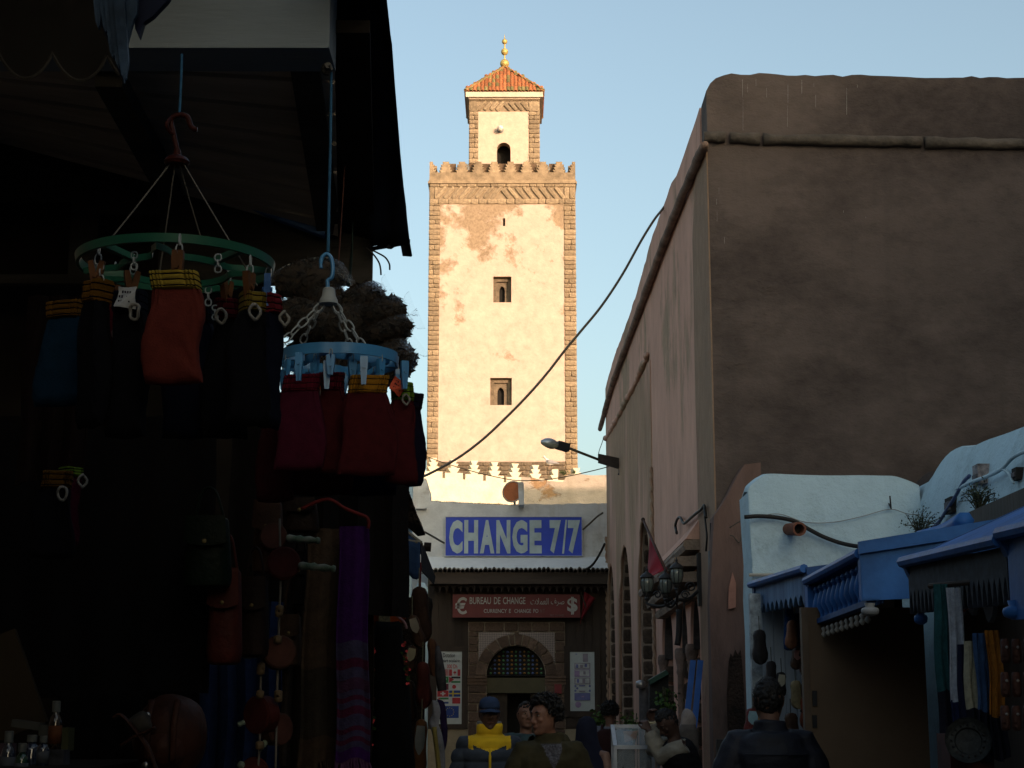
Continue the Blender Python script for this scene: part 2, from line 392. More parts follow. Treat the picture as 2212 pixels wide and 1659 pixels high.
# stepped (saw-edged) merlons
def saw_merlon(w0, w1, h, n=4):
    """outline from the base: each tooth widens to the side and is cut back"""
    o = [];
    for i in range(n):
        ww = w0 + (w1 - w0) * i / n; wn = w0 + (w1 - w0) * (i + 1) / n
        o += [(wn * 0.82, h * i / n), (ww, h * (i + 0.95) / n)]
    o[-1] = (w1, h)
    return [(u, v) for u, v in o] + [(-u, v) for u, v in o[::-1]]
spc = (mR - mL) / 9.0
for fy, ax in ((y0p, 0), (YM + mD - 0.33, 0), (mC - mW + 0.02, 1), (mC + mW - 0.3, 1)):
    for i in range(10):
        u = -mW + spc * i
        if abs(i - 2) < 0.1 or abs(i - 7) < 0.1: pass
        half = spc * 0.40
        poly = saw_merlon(half, half * 0.5, pt - zP)
        if i in (0, 9): poly = [((p[0] if (p[0] > 0) == (i == 0) else 0), p[1]) for p in poly]
        b = MB()
        if ax == 0: b.prism(poly, lambda p, q: Vector((mC + u + p, fy, zP + q)), lambda p, q: Vector((mC + u + p, fy + 0.3, zP + q)))
        else:
            if i in (0, 9): continue
            b.prism(poly, lambda p, q: Vector((fy, YM + mW + u + p, zP + q)), lambda p, q: Vector((fy + 0.28, YM + mW + u + p, zP + q)))
        part('merlon', b, M_stone, minaret)
bk = MB()
for a, c in ((1, 1.62), (2.38, 6.62), (7.38, 8)): bk.span((mC - mW + spc * a, y0p + 0.3, zP - 0.05), (mC - mW + spc * c, y0p + 0.36, pt + 0.01))
part('gap_backing', bk, mat('gap_shade_stone', (0.16, 0.105, 0.065), 0.95, 0.3, 3, 0.02), minaret)  # backing plate added; shade in the merlon gaps is put into its colour
# turret
YT = YM + mW * 0.5
tL, tR = at(1013, 290, YT).x, at(1166, 290, YT).x; tW = (tR - tL) / 2; tC = (tL + tR) / 2; YTc = YT + tW
def tu(x, y=290): return at(x, y, YT).x - tC
tz = lambda y: zat(y, YT)
zb, ze = zT, tz(214)
door = arch_outline(tu(1073.5), tu(1103), tz(362), tz(307.5))
tb = MB(); tb.plate([(-tW, zb), (tW, zb), (tW, ze), (-tW, ze)], [door], lambda u, v, d: Vector((tC + u, YT + 0.05 + d, v)), 0.45)
tb.span((tC - tW, YT + 0.5, zb), (tC - tW + 0.4, YT + 2 * tW, ze)); tb.span((tC + tW - 0.4, YT + 0.5, zb), (tC + tW, YT + 2 * tW, ze)); tb.span((tC - tW + .4, YT + 2 * tW - .4, zb), (tC + tW - .4, YT + 2 * tW, ze))
part('turret', tb, M_mortar, minaret)
f = MB(); f.span((tC + tu(1070), YT + 0.8, zb), (tC + tu(1107), YT + 0.82, tz(303))); part('doorway', f, M_void, minaret)
qu0, qu1 = tu(1033), tu(1142)
pl = MB(); pl.plate([(qu0, zb), (qu1, zb), (qu1, tz(241)), (qu0, tz(241))], [door], lambda u, v, d: Vector((tC + u, YT + 0.02 + d, v)), 0.027); part('plaster_panel', pl, M_tplaster, minaret)
mC_ = mC; mC = tC
zz = zb + 0.1
while zz < tz(241) - 0.05:
    h = min(ch * 1.05 * rnd.uniform(0.85, 1.15), tz(241) - zz)
    for s_, e in ((-tW, qu0), (qu1, tW)):
        if rnd.random() < 0.45:
            c = s_ + (e - s_) * rnd.uniform(0.35, 0.65); stone(mC + s_, mC + c, zz, zz + h, YT, minaret); stone(mC + c, mC + e, zz, zz + h, YT, minaret)
        else: stone(mC + s_, mC + e, zz, zz + h, YT, minaret)
    zz += h
course(tz(218), ze - 0.02, -tW, tW, YT, minaret, 8)
course(tz(241), tz(218), -tW, tu(1034), YT, minaret, 1); course(tz(241), tz(218), tu(1142), tW, YT, minaret, 1)
for i in range(8):
    a = tu(1034) + (tu(1142) - tu(1034)) * (i + 0.5) / 8
    piece('stone', LUMP[i % 4], (mC + a, YT + 0.03, tz(229)), minaret, (0, R(-50) * (1 if i < 4 else -1), 0), (0.5, 0.12, 0.17))
mC = mC_
ew = at(1173, 205, YT - 0.1).x - tC
cn = MB()
for k, (e, a, b) in enumerate(((0.03, ze, ze + 0.05), (ew - tW, ze + 0.05, tz(201)))): cn.span((tC - tW - e, YT - e, a), (tC + tW + e, YT + 2 * tW + e, b))
part('eaves', cn, mat('eaves_plaster', (0.66, 0.54, 0.43), 0.9, 0.1, 1.5, 0.01), minaret)
# tiled pyramid: rows of half-round tiles up each slope
zE = tz(201); ap = Vector((tC, YTc, zat(147, YTc))); hw = ew + 0.02; rise = ap.z - zE
rf = MB(); q = [Vector((tC + sx * hw, YTc + sy * hw, zE + 0.01)) for sx, sy in ((-1, -1), (1, -1), (1, 1), (-1, 1))]
rf.add(q + [ap], [(0, 1, 4), (1, 2, 4), (2, 3, 4), (3, 0, 4), (3, 2, 1, 0)]); roof = part('roof', rf, mat('roof_bed', (0.22, 0.10, 0.05), 0.9), minaret)
M_tile = mat('clay_roof_tile', (0.46, 0.135, 0.055), 0.75, 0.3, 2.2, 0.01, rand=0.3, col2=(0.30, 0.15, 0.06))
M_tile2 = mat('mossy_roof_tile', (0.30, 0.20, 0.08), 0.8, 0.3, 2.2, 0.01, rand=0.3, col2=(0.14, 0.15, 0.06))
def tile_mesh(name, m):
    b = MB(); n = 5
    b.sheet([[(math.cos(math.pi * j / n) * r, yy, math.sin(math.pi * j / n) * r) for j in range(n + 1)] for yy, r in ((-0.5, 0.5), (0.5, 0.42))], thick=0.08)
    return b.mesh(name, m)
TM = [tile_mesh('roof_tile', M_tile), tile_mesh('roof_tile', M_tile2)]
cols = 21; sl = math.atan2(rise, hw); slope_len = math.hypot(rise, hw); tlen = 0.42
back = MB()
for side in range(4):
    rotz = Matrix.Rotation(R(90) * side, 3, 'Z')
    for i in range(cols):
        u = (i + 0.5) / cols * 2 - 1; L_ = slope_len * (1 - abs(u)); k = 0
        while k * tlen < L_ - 0.1:
            t = (k + 0.5) * tlen / slope_len
            p = Vector((u * hw, -hw * (1 - t), zE + 0.03 + rise * t - ap.z))
            w_ = 2 * hw / cols * 0.98
            if side == 0:
                o = piece('roof_tile', TM[1 if rnd.random() < 0.3 else 0], Vector((ap.x, ap.y, ap.z)) + p, roof, (sl, 0, 0), (w_, tlen * 1.12, w_ * 0.8))
            else:
                M_ = rotz @ Matrix.Rotation(sl, 3, 'X'); c = rotz @ p + ap
                vs = [c + M_ @ Vector((math.cos(math.pi * j / 4) * w_ / 2, yy * tlen * 1.1, math.sin(math.pi * j / 4) * w_ * 0.4)) for yy in (-0.5, 0.5) for j in range(5)]
                back.add(vs, [(j, j + 1, j + 6, j + 5) for j in range(4)])
            k += 1
part('roof_tiles', back, M_tile, roof, stuff=True)
hp = MB()
for c in q: hp.tube([c + Vector((0, 0, 0.05)), ap + Vector((0, 0, 0.05))], 0.09, 8)
part('hip_ridge', hp, M_tile2, roof)
fin = MB(); zf = lambda y: zat(y, YTc)
fin.tube([ap, Vector((ap.x, ap.y, zf(84)))], 0.035, 8); fin.tube([Vector((ap.x, ap.y, zf(84))), Vector((ap.x, ap.y, zf(74)))], [0.03, 0.005], 6)
fo = part('finial', fin, M_gilt, minaret)
for yy, r_ in ((137.5, 10.2), (112, 8), (90, 6.2)):
    b = MB(); b.ball((ap.x, ap.y, zf(yy)), px(YTc, r_ * 1.03), 20, 14); part('gilt_ball', b, M_gilt, fo, True)
# lamp on the turret, loudspeakers in the parapet gaps
c = at(1081, 281, YT)
lm = thing('wall_lamp', 'small round bulkhead lamp high on the minaret turret above its doorway', 'lamp', (c.x, YT, c.z))
b = MB(); b.lathe([(0.02, 0), (0.14, 0.0), (0.15, 0.05), (0.06, 0.10), (0.05, 0.28)], (c.x, YT + 0.05, c.z), (0, -1, 0)); part('base', b, M_galv, lm, 30)
b = MB(); b.ball((c.x, YT - 0.26, c.z), 0.14, 14, 10); part('globe', b, mat('milky_glass', (0.75, 0.7, 0.6), 0.3, 0.05), lm, True)
for k, (x, y, lab) in enumerate(((1002.5, 363, 'grey horn loudspeaker in the left gap of the minaret parapet'), (1176, 365, 'grey horn loudspeaker in the right gap of the minaret parapet'))):
    c = at(x, y, YM + 0.15); t = thing('loudspeaker', lab, 'loudspeaker', (c.x, YM + 0.5, zP), 'horn loudspeakers on the minaret')
    b = MB(); b.lathe([(0.24, 0.0), (0.25, 0.03), (0.20, 0.06), (0.10, 0.22), (0.07, 0.35), (0.09, 0.37), (0.09, 0.5)], c, (0, 1, 0), 20); part('horn', b, M_galv, t, 30)
    b = MB(); b.lathe([(0.005, -0.02), (0.05, 0), (0.07, 0.08)], c + Vector((0, -0.02, 0)), (0, 1, 0), 12); part('throat', b, mat('dust_grey', (0.35, 0.33, 0.3), 0.6), t, True)
    b = MB(); b.span((c.x - 0.03, c.y + 0.3, zP - 0.02), (c.x + 0.03, c.y + 0.36, c.z)); part('bracket', b, M_iron, t)
# rampart with stepped merlons, lit by the sun
M_lime = worn('sunlit_limewash', (0.84, 0.74, 0.55), (0.50, 0.34, 0.20), 0, 12, 0.28, 0.30, 0.9, (1, 1, 1), 0.92, 0.02, 0.04)
A = at(885, 1040, 50.6); B = at(1300, 1040, 51.6); A.z = B.z = 0; dW = (B - A).normalized(); nW = Vector((dW.y, -dW.x, 0))
def onA(x, y):
    d = ray(x, y); k = (A - CAM).dot(nW) / d.dot(nW); return CAM + d * k
zRa = onA(934, 1031); zRb = onA(1150, 1046)
def zRx(X): return zRa.z + (zRb.z - zRa.z) * (X - zRa.x) / (zRb.x - zRa.x)
ramp = thing('rampart_wall', 'bright sunlit whitewashed rampart with a row of stepped merlons', 'wall', (A + B) / 2)
b = MB(); b.prism([(0, 0), ((B - A).length, 0), ((B - A).length, zRx(B.x)), (0, zRx(A.x))], lambda u, v: A + dW * u + Vector((0, 0, v)), lambda u, v: A + dW * u - nW * 0.5 + Vector((0, 0, v)))
part('wall', b, M_lime, ramp)
for i, x in enumerate([803.6 + 44.2 * k for k in range(11)][1:]):
    c = onA(x, 1040); c.z = 0; zR = zRx(c.x); s_ = px(51)
    bw, bh = 19.5 * s_, 13 * s_
    if c.x < A.x or c.x > B.x - 0.2: continue
    poly = [(-bw, -0.02), (bw, -0.02), (bw, bh), (6.5 * s_, bh), (13.2 * s_, bh + 10.5 * s_), (5.2 * s_, bh + 11 * s_), (10.2 * s_, bh + 20 * s_), (4.0 * s_, bh + 20.5 * s_), (8.0 * s_, bh + 30 * s_)]
    broken = abs(x - 1201) < 25
    left = [(-u, v) for u, v in poly[2:][::-1]]
    if broken: poly = poly[:3] + [(4 * s_, bh), (5 * s_, bh + 24 * s_), (-7 * s_, bh + 24 * s_)] + left[2:] + [(-bw, -0.02)]
    else: poly = poly + left + [(-bw, -0.02)]
    poly = poly[1:]
    b = MB(); b.prism(poly, lambda u, v: c + dW * u + nW * 0.002 + Vector((0, 0, zR + v)), lambda u, v: c + dW * u - nW * 0.42 + Vector((0, 0, zR + v)))
    part('merlon', b, M_lime, ramp)
gull_c = onA(1187, 1002); gull_c.z = zRx(gull_c.x) + px(51, 13 + 24)
# lower weathered wall on the right, in front of the rampart
YW = 43.0
M_weath = worn('weathered_limewash', (0.52, 0.44, 0.35), (0.44, 0.27, 0.14), 6, 9, 0.40, 0.44, 0.8, (1, 1, 1.3), 0.95, 0.03, 0.05, streak=0.45, streakcol=(0.32, 0.26, 0.18))
pts = [(1126, 1030), (1150, 1032), (1180, 1038), (1216, 1041), (1226, 1026), (1250, 1024), (1280, 1027), (1312, 1026)]
top = [at(x, y, YW) for x, y in pts]; poly = [(p.x, p.z) for p in top]
poly = [(poly[0][0], 0)] + poly + [(poly[-1][0], 0)]
b = MB(); b.prism(poly, lambda u, v: Vector((u, YW, v)), lambda u, v: Vector((u, YW + 0.6, v)))
low = single('old_wall', b, M_weath, 'stained old wall with an uneven top behind the right part of the parapet', 'wall')
# town houses behind the camera and beyond the right-hand row (they keep the lane in shade)
M_town = worn('town_plaster', (0.42, 0.33, 0.27), (0.28, 0.20, 0.15), 0, 10, 0.4, 0.4, 0.5)
def town_house(x0, x1, y0, y1, h, label):
    t = thing('town_house', label, 'house', ((x0 + x1) / 2, (y0 + y1) / 2, 0), 'town houses around the lane')
    b = MB(); b.span((x0, y0, 0), (x1, y1, h)); part('wall', b, M_town, t)
    b = MB();
    for a, c in (((x0, y0), (x1, y0 + 0.3)), ((x0, y1 - 0.3), (x1, y1)), ((x0, y0 + 0.3), (x0 + 0.3, y1 - 0.3)), ((x1 - 0.3, y0 + 0.3), (x1, y1 - 0.3))): b.span((a[0], a[1], h), (c[0], c[1], h + 0.5))
    part('parapet', b, M_town, t)
    for k in range(int((y1 - y0) / 3)):
        f = MB(); y = y0 + 1.5 + 3 * k
        for zz in (2.0, 5.2):
            if zz < h - 2: f.span((x0 - 0.05, y, zz), (x0 + 0.02, y + 1.0, zz + 1.4))
        part('shutter', f, mat('blue_shutter', (0.05, 0.12, 0.30), 0.6), t)
    return t
town_house(9.0, 18, -26, -2, 10.2, 'tall plastered house behind the right row of stalls, farther back')
town_house(9.0, 18, -1.9, 24.5, 10.2, 'tall plastered house behind the right row of stalls, nearer the square')
town_house(-7.5, 8.9, -26, -14, 4.5, 'plastered house closing the lane behind the viewer')
town_house(-9, -2.6, -13.9, 33, 4.0, 'long low house behind the left row of stalls')
aw_ = thing('shade_canopy', 'low dark board canopy added out of view behind the viewer to shade the left shop', 'canopy', (-1.5, -3, 0))  # canopy and stall front added out of view to cut skylight on the shop
b = MB(); b.span((-2.58, -9, 3.3), (-0.1, 0.2, 3.36)); part('boards', b, M_darkwood, aw_)
for y in (-8.9, 0.1): b = MB(); b.span((-0.2, y - 0.05, 0), (-0.1, y + 0.05, 3.29)); part('post', b, M_darkwood, aw_)
b = MB(); b.span((-1.5, -9, 0), (-1.45, 0.1, 3.29)); part('shade_front', b, M_darkwood, aw_)
town_house(3.6, 8.9, -13.9, -0.5, 3.6, 'low house on the right side of the lane behind the viewer')
# big brown building: street face x = BX, front face y = BY
BX, BY, BE = 1.95, 15.6, 33.7
hB = zat(188, BY)
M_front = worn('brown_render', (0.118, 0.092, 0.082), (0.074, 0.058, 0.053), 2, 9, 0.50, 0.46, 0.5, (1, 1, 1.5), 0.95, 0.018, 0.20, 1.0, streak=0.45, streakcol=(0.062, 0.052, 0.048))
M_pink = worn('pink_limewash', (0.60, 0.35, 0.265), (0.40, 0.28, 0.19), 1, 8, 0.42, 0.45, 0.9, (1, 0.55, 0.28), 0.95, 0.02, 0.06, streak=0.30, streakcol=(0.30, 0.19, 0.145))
M_ochre = worn('ochre_render', (0.31, 0.205, 0.14), (0.36, 0.21, 0.16), 1, 8, 0.40, 0.38, 2.2, (1, 0.6, 0.35), 0.95, 0.03, 0.06, streak=0.5, streakcol=(0.19, 0.13, 0.10))
M_moss = mat('mossy_mortar', (0.115, 0.094, 0.077), 0.95, 0.3, 2.5, 0.02, 16, col2=(0.055, 0.046, 0.038))
brown = thing('plaster_building', 'large brown and pink plastered building filling the right side, with a rounded parapet', 'building', (BX + 4, BY + 6, 0))
# front face with a rough top line, slightly rounded at the corner
XE = 9.0
tops = [(1528, 196), (1534, 180), (1546, 169), (1562, 163), (1580, 160), (1640, 159), (1700, 161), (1780, 164), (1860, 163), (1960, 166), (2080, 166), (2212, 168), (2500, 170)]
prof = [(at(x, y, BY).x, at(x, y, BY).z) for x, y in tops]; prof[0] = (BX, prof[0][1])
outp = []
for a, b_ in zip(prof, prof[1:]):
    n = max(1, int((b_[0] - a[0]) / 0.08))
    for k in range(n): outp.append((a[0] + (b_[0] - a[0]) * k / n, a[1] + (b_[1] - a[1]) * k / n + (rnd.uniform(-0.012, 0.012) if a[0] > BX + 0.2 else 0)))
outp.append((XE, prof[-1][1]))
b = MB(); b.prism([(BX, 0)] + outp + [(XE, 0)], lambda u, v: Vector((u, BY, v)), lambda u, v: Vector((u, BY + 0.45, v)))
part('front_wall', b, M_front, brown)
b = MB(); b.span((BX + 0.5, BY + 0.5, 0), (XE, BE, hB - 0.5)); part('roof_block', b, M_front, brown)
# roll moulding, front (three lengths with open joints)
zr = lambda x, y: at(x, y, BY)
rp = [zr(1520, 298), zr(1566, 299), zr(1576, 300), zr(1640, 302), zr(1648, 303), zr(1990, 309), zr(1996, 310), zr(2450, 318)]
for k, (a, c) in enumerate(((0, 1), (2, 3), (4, 5), (6, 7))):
    n = max(3, int((rp[c] - rp[a]).length / 0.12)); pp = [rp[a].lerp(rp[c], i / n) for i in range(n + 1)]
    for p in pp: p.y = BY - 0.03
    b = MB(); b.tube(pp, [0.055 + rnd.uniform(-0.007, 0.007) for _ in pp], 12); roughen(b, 0.012, 9, k); part('roll_moulding', b, M_moss, brown, True)
# bird droppings: thin pale runs
b = MB()
for x, y0, y1, w_ in ((1604, 172, 210, 1.6), (1615, 181, 200, 1.0), (1633, 168, 186, 1), (1656, 190, 210, 1), (1702, 183, 222, 1.2), (1732, 172, 202, 1.4), (1758, 180, 188, 1.0), (1762, 205, 232, 1), (1829, 190, 248, 1.4), (1852, 183, 189, 1.4), (1605, 215, 282, 0.8), (1701, 228, 275, 0.8), (1548, 430, 442, 1.4), (1549, 458, 478, .8), (1565, 512, 526, 1), (1822, 455, 460, 1.3), (1870, 468, 471, 1.6), (1553, 405, 418, 1)):
    c = at(x, y0, BY); e = at(x, y1, BY); r_ = px(BY, w_) * 0.55; n = 8
    pts_ = [c.lerp(e, i / n) for i in range(n + 1)]
    for p in pts_: p.y = BY - 0.001
    b.tube(pts_, [r_ * rnd.uniform(0.4, 1.1) for _ in pts_], 5, flat=0.3)
part('bird_droppings', b, mat('chalky_white', (0.5, 0.5, 0.48), 0.9), brown)
# a dark arched slab showing above the white wall, and patches of chipped render
b = MB(); c = at(2022, 1030, BY); r_ = px(BY, 52)
b.prism([(c.x + r_ * math.cos(a), c.z - 0.2 + 1.1 * r_ * math.sin(a)) for a in [math.pi * i / 14 for i in range(15)]] + [(c.x - r_, 2), (c.x + r_, 2)], lambda u, v: Vector((u, BY - 0.05, v)), lambda u, v: Vector((u, BY + 0.02, v)))
part('arched_slab', b, mat('dark_slab', (0.055, 0.05, 0.055), 0.9, 0.2, 4, 0.01), brown)
def chips(spots, seed, name, m):
    r = random.Random(seed); b = MB()
    for x, y, sx, sy, n in spots:
        for _ in range(n):
            c = at(x + r.gauss(0, sx), y + r.gauss(0, sy), BY); s_ = px(BY, r.uniform(1.5, 5)); k = 7; a0 = r.uniform(0, 6)
            poly = [(c.x + s_ * r.uniform(0.5, 1.2) * math.cos(a0 + 6.283 * i / k) * 1.6, c.z + s_ * r.uniform(0.4, 1.0) * math.sin(a0 + 6.283 * i / k) * 0.55) for i in range(k)]
            dd = r.uniform(0.002, 0.007)
            b.prism(poly, lambda u, v: Vector((u, BY - dd, v)), lambda u, v: Vector((u, BY + 0.01, v)))
    part(name, b, m, brown, stuff=True)
chips([(1655, 622, 14, 10, 14), (1660, 700, 18, 14, 10), (1590, 690, 14, 25, 8), (1595, 790, 18, 12, 8), (1625, 870, 30, 6, 5)], 3, 'chipped_render', M_front)
# ---- street face: skin in front of a dark core; bands and bays get their own plates
def SF(y_, v, d): return Vector((BX + d, y_, v))
def syx(x, y):
    p = atX(x, y, BX); return p.y, p.z
PT = sorted([(15.6, hB - 0.03), (15.75, hB + 0.0)] + [syx(x, y) for x, y in ((1511, 234), (1487.5, 305), (1466, 369), (1461, 382), (1449, 395), (1440, 426), (1427.5, 459), (1406.5, 518), (1377.5, 626), (1352.5, 701), (1327.5, 768), (1306.5, 843), (1301, 884))]); PT.append((max(33.9, PT[-1][0] + 0.1), PT[-1][1] - 0.15))
def par_top(Y_):
    for a, c in zip(PT, PT[1:]):
        if a[0] <= Y_ <= c[0]: return a[1] + (c[1] - a[1]) * (Y_ - a[0]) / max(c[0] - a[0], 1e-6)
    return PT[-1][1]
A3 = (22.9, 25.3, 4.42); A2 = (26.7, 29.9, 4.44); A1 = (31.2, 33.35, 4.46)
def ogive(y0, y1, top, spring=None):
    c = (y0 + y1) / 2; r = (y1 - y0) / 2; sp_ = spring or top - r * 2.0
    o = [(y0, 0.01), (y1, 0.01)]
    for i in range(9): t = i / 8; o.append((y1 - r * (1 - math.cos(t * math.pi / 2)), sp_ + (top - sp_) * math.sin(t * math.pi / 2) ** 0.85))
    return o + [(2 * c - u, v) for u, v in o[2:-1][::-1]]
small = [(20.15, 21.6, 2.95), (18.45, 19.35, 2.88), (17.25, 18.15, 2.86)]
ys = [15.6 + (33.7 - 15.6) * i / 60 for i in range(61)]
outer = [(y_, par_top(y_) + rnd.uniform(-0.015, 0.015)) for y_ in ys]
b = MB(); b.plate([(15.6 + 0.46, 0)] + [(max(p[0], 15.6 + 0.46), p[1]) for p in outer[2:]] + [(33.7, 0)], [ogive(*a) for a in (A1, A2, A3)] + [ogive(a[0], a[1], a[2], 2.3) for a in small], lambda u, v, d: SF(u, v, d), 0.42)
roughen(b, 0.006, 2.0); part('street_wall', b, M_pink, brown)
# corner strip (ochre) from the front edge
b = MB(); b.prism([(15.606, 0), (17.05, 0), (17.02, 3.2), (17.06, 5), (17.0, 6.6), (16.6, zr(1528, 310).z), (15.606, zr(1528, 310).z)], lambda u, v: SF(u, v, -0.014), lambda u, v: SF(u, v, 0.02)); roughen(b, 0.003, 3); part('corner_strip', b, M_ochre, brown)
# ochre bay between the pilaster and the far strip: the plaster there has fallen to a sloping line
b0 = [syx(1404, 782), syx(1310, 946)]
b = MB(); b.plate([(22.6, 0.02), (33.4, 0.02), (33.4, syx(1311, 946)[1]), (30, syx(1335, 905)[1]), (26.5, syx(1366, 850)[1]), (22.6, b0[0][1])], [ogive(*a) for a in (A1, A2, A3)], lambda u, v, d: SF(u, v, -0.012 + d), 0.02); roughen(b, 0.004, 2, 4)
part('render_bay', b, worn('bay_render', (0.50, 0.30, 0.225), (0.38, 0.25, 0.165), 2.5, 5.5, 0.38, 0.60, 0.9, (1, 0.5, 0.14), 0.95, 0.02, 0.08, streak=0.3, streakcol=(0.42, 0.27, 0.21)), brown)
edge_pts = [SF(syx(x, y)[0], syx(x, y)[1], -0.02) for x, y in ((1403, 764), (1395, 784), (1380, 820), (1360, 858), (1340, 898), (1324, 926), (1310, 948))]
b = MB(); ep = smoothed(edge_pts, 8); b.tube(ep, [0.045 + rnd.uniform(-0.02, 0.02) for _ in ep], 8); roughen(b, 0.03, 3); part('plaster_edge', b, M_pink, brown, True)
cpts = smoothed([atX(x, y, BX - 0.05) for x, y in ((1523, 312), (1494, 376), (1448, 489), (1394, 635), (1352.5, 747), (1319, 843), (1296, 927))], 8)
b = MB(); b.tube(cpts, [(0.035 if k_ == 0 else 0.052) + rnd.uniform(-0.006, 0.006) for k_ in range(len(cpts))], 10); roughen(b, 0.010, 2.5); part('roll_moulding', b, mat('street_moulding', (0.24, 0.16, 0.125), 0.95, 0.3, 3, 0.02, 16), brown, True)
# twisted corner cord at the far end and along the pilaster
for yy, z1 in ((33.55, 5.2), (22.5, 5.0)):
    b = MB()
    for k in range(2): b.tube([SF(yy + 0.03 * math.cos(i * 0.9 + k * math.pi), 0.3 + i * 0.05, -0.01 + 0.025 * math.sin(i * 0.9 + k * math.pi)) for i in range(int((z1 - 0.3) / 0.05))], 0.026, 5)
    part('twisted_cord', b, M_ochre, brown, True)
# stone jambs in the arches: every block its own piece
M_jamb = mat('jamb_stone', (0.085, 0.060, 0.045), 0.9, 0.25, 4, 0.02, 20, rand=0.25)
JL = [lump_mesh('jamb_block', M_jamb, 40 + k, 0.03, 0.09) for k in range(3)]
M_pale = mat('pale_mortar', (0.32, 0.25, 0.20), 0.95, 0.2, 6, 0.015)
for (y0, y1, top), hh in ((A3, 0.235), (A2, 0.24), (A1, 0.25)):
    sp_ = top - (y1 - y0)
    b = MB(); pr_ = [(y1 - 0.02, 0.01), (y1 - 0.02, sp_)]
    og = [p for p in ogive(y0, y1, top) if p[0] >= (y0 + y1) / 2 - 0.01][1:]
    b.loft([[Vector((BX + dx, p[0] - 0.03 + s_, p[1])) for dx, s_ in ((0.015, -0.05), (0.40, -0.05), (0.40, 0.25), (0.015, 0.25))] for p in og]); part('mortar_core', b, M_pale, brown)
    zz = 0.06
    while zz < top - 0.12:
        h = hh * rnd.uniform(0.88, 1.12); zm = zz + h / 2
        if zm < sp_: yf, ang = y1, 0
        else:
            f_ = min(1, (zm - sp_) / (top - sp_)); t = math.asin(min(1, f_ ** (1 / 0.85))); yf = y1 - (y1 - y0) / 2 * (1 - math.cos(t)); ang = math.atan2((y1 - y0) / 2 * math.sin(t), max(0.2, (top - sp_) * math.cos(t)))
        c = rnd.choice((0.5, 0.42, 0.58, 1.0, 1.0))
        for xa, xb in ((0.03, 0.40 * c), (0.40 * c, 0.40)):
            if xb - xa < 0.05: continue
            piece('jamb_block', rnd.choice(JL), (BX + (xa + xb) / 2 , yf - 0.03, zm), brown, (ang, 0, 0), (xb - xa - 0.012, 0.14, h - 0.032))
        zz += h
    # plaster lip along the opening's edge, chipped white
    b = MB(); lp = [SF(p[0] + 0.01, p[1], -0.012) for p in og]; b.tube(lp, [0.028 + rnd.uniform(-0.01, 0.012) for _ in lp], 6); roughen(b, 0.015, 6); part('arch_lip', b, M_ochre, brown, True)
# arcade behind: back wall of the passage, unlit
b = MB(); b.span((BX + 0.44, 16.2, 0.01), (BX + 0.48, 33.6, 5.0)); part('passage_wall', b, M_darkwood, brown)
# small triple window: jambs, columns with capitals
for k, (y0, y1, top) in enumerate(small):
    b = MB(); og = [p for p in ogive(y0, y1, top, 2.3) if p[0] >= (y0 + y1) / 2 - 0.01][1:]
    b.loft([[Vector((BX + dx, p[0] - 0.05 + s_, p[1])) for dx, s_ in ((0.03, 0), (0.38, 0), (0.38, 0.3), (0.03, 0.3))] for p in og]); part('window_jamb', b, mat('grey_reveal', (0.10, 0.085, 0.08), 0.9, 0.3, 5, 0.015), brown)
    for q in range(9):
        piece('jamb_block', JL[q % 3], (BX + 0.2, y1 - 0.06, 0.15 + q * 0.245), brown, None, (0.32, 0.1, 0.2))
    b = MB(); c = (BX + 0.02, y1 + 0.04, 0)
    b.lathe([(0.06, 0.3), (0.07, 0.36), (0.05, 0.42), (0.047, 2.05), (0.06, 2.08), (0.05, 2.13), (0.065, 2.22), (0.075, 2.25), (0.075, 2.33), (0.06, 2.36)], c, (0, 0, 1), 14); part('column', b, mat('worn_column', (0.24, 0.17, 0.14), 0.9, 0.25, 5, 0.015), brown, 40)
# hood of stepped ledges over the triple window
for k, (z_, o_, y0, y1) in enumerate(((2.80, 0.10, 17.1, 21.3), (2.95, 0.19, 17.05, 21.5), (3.11, 0.27, 17.0, 21.8), (3.27, 0.16, 16.95, 22.0))):
    b = MB(); n = 26
    b.loft([[Vector((BX - dx, y0 + (y1 - y0) * i / n, z_ + dz)) for dx, dz in ((-0.02, 0), (o_, 0.0), (o_ + 0.02, 0.05), (o_, 0.10), (-0.02, 0.115))] for i in range(n + 1)])
    roughen(b, 0.012, 4, k); part('hood_ledge', b, mat('hood_plaster', (0.27, 0.20, 0.15), 0.95, 0.25, 3, 0.02), brown)
b = MB(); b.prism([(BX - 0.16, 3.38), (BX + 0.05, 3.38), (BX + 0.05, 3.67)], lambda u, v: Vector((u, 16.95, v)), lambda u, v: Vector((u, 22.1, v))); part('hood_slope', b, M_pink, brown)
# low pink wall between the big building and the white stall wall
b = MB(); pts_ = [(1532, 1660), (1534, 1300), (1540, 1115), (1558, 1092), (1577, 1062), (1592, 1030), (1607, 1004), (1640, 1000), (1640, 1660)]
pp = [at(x, y, 15.3) for x, y in pts_]; poly = [(p.x, p.z) for p in pp]; poly[0] = (poly[1][0], 0); poly[-1] = (poly[-2][0], 0)
b.prism(poly, lambda u, v: Vector((u, 15.3, v)), lambda u, v: Vector((u, BY - 0.01, v)))
roughen(b, 0.02, 2.2)
lowp = thing('low_wall', 'low reddish plaster wall with a sloping top between the brown building and the white wall', 'wall', (2.0, 14.5, 0))
part('wall', b, worn('reddish_render', (0.165, 0.105, 0.088), (0.10, 0.07, 0.06), 1, 4, 0.52, 0.40, 1.2, (1, 1, 0.3), 0.95, 0.02, 0.2, streak=0.4, streakcol=(0.21, 0.145, 0.13)), lowp)
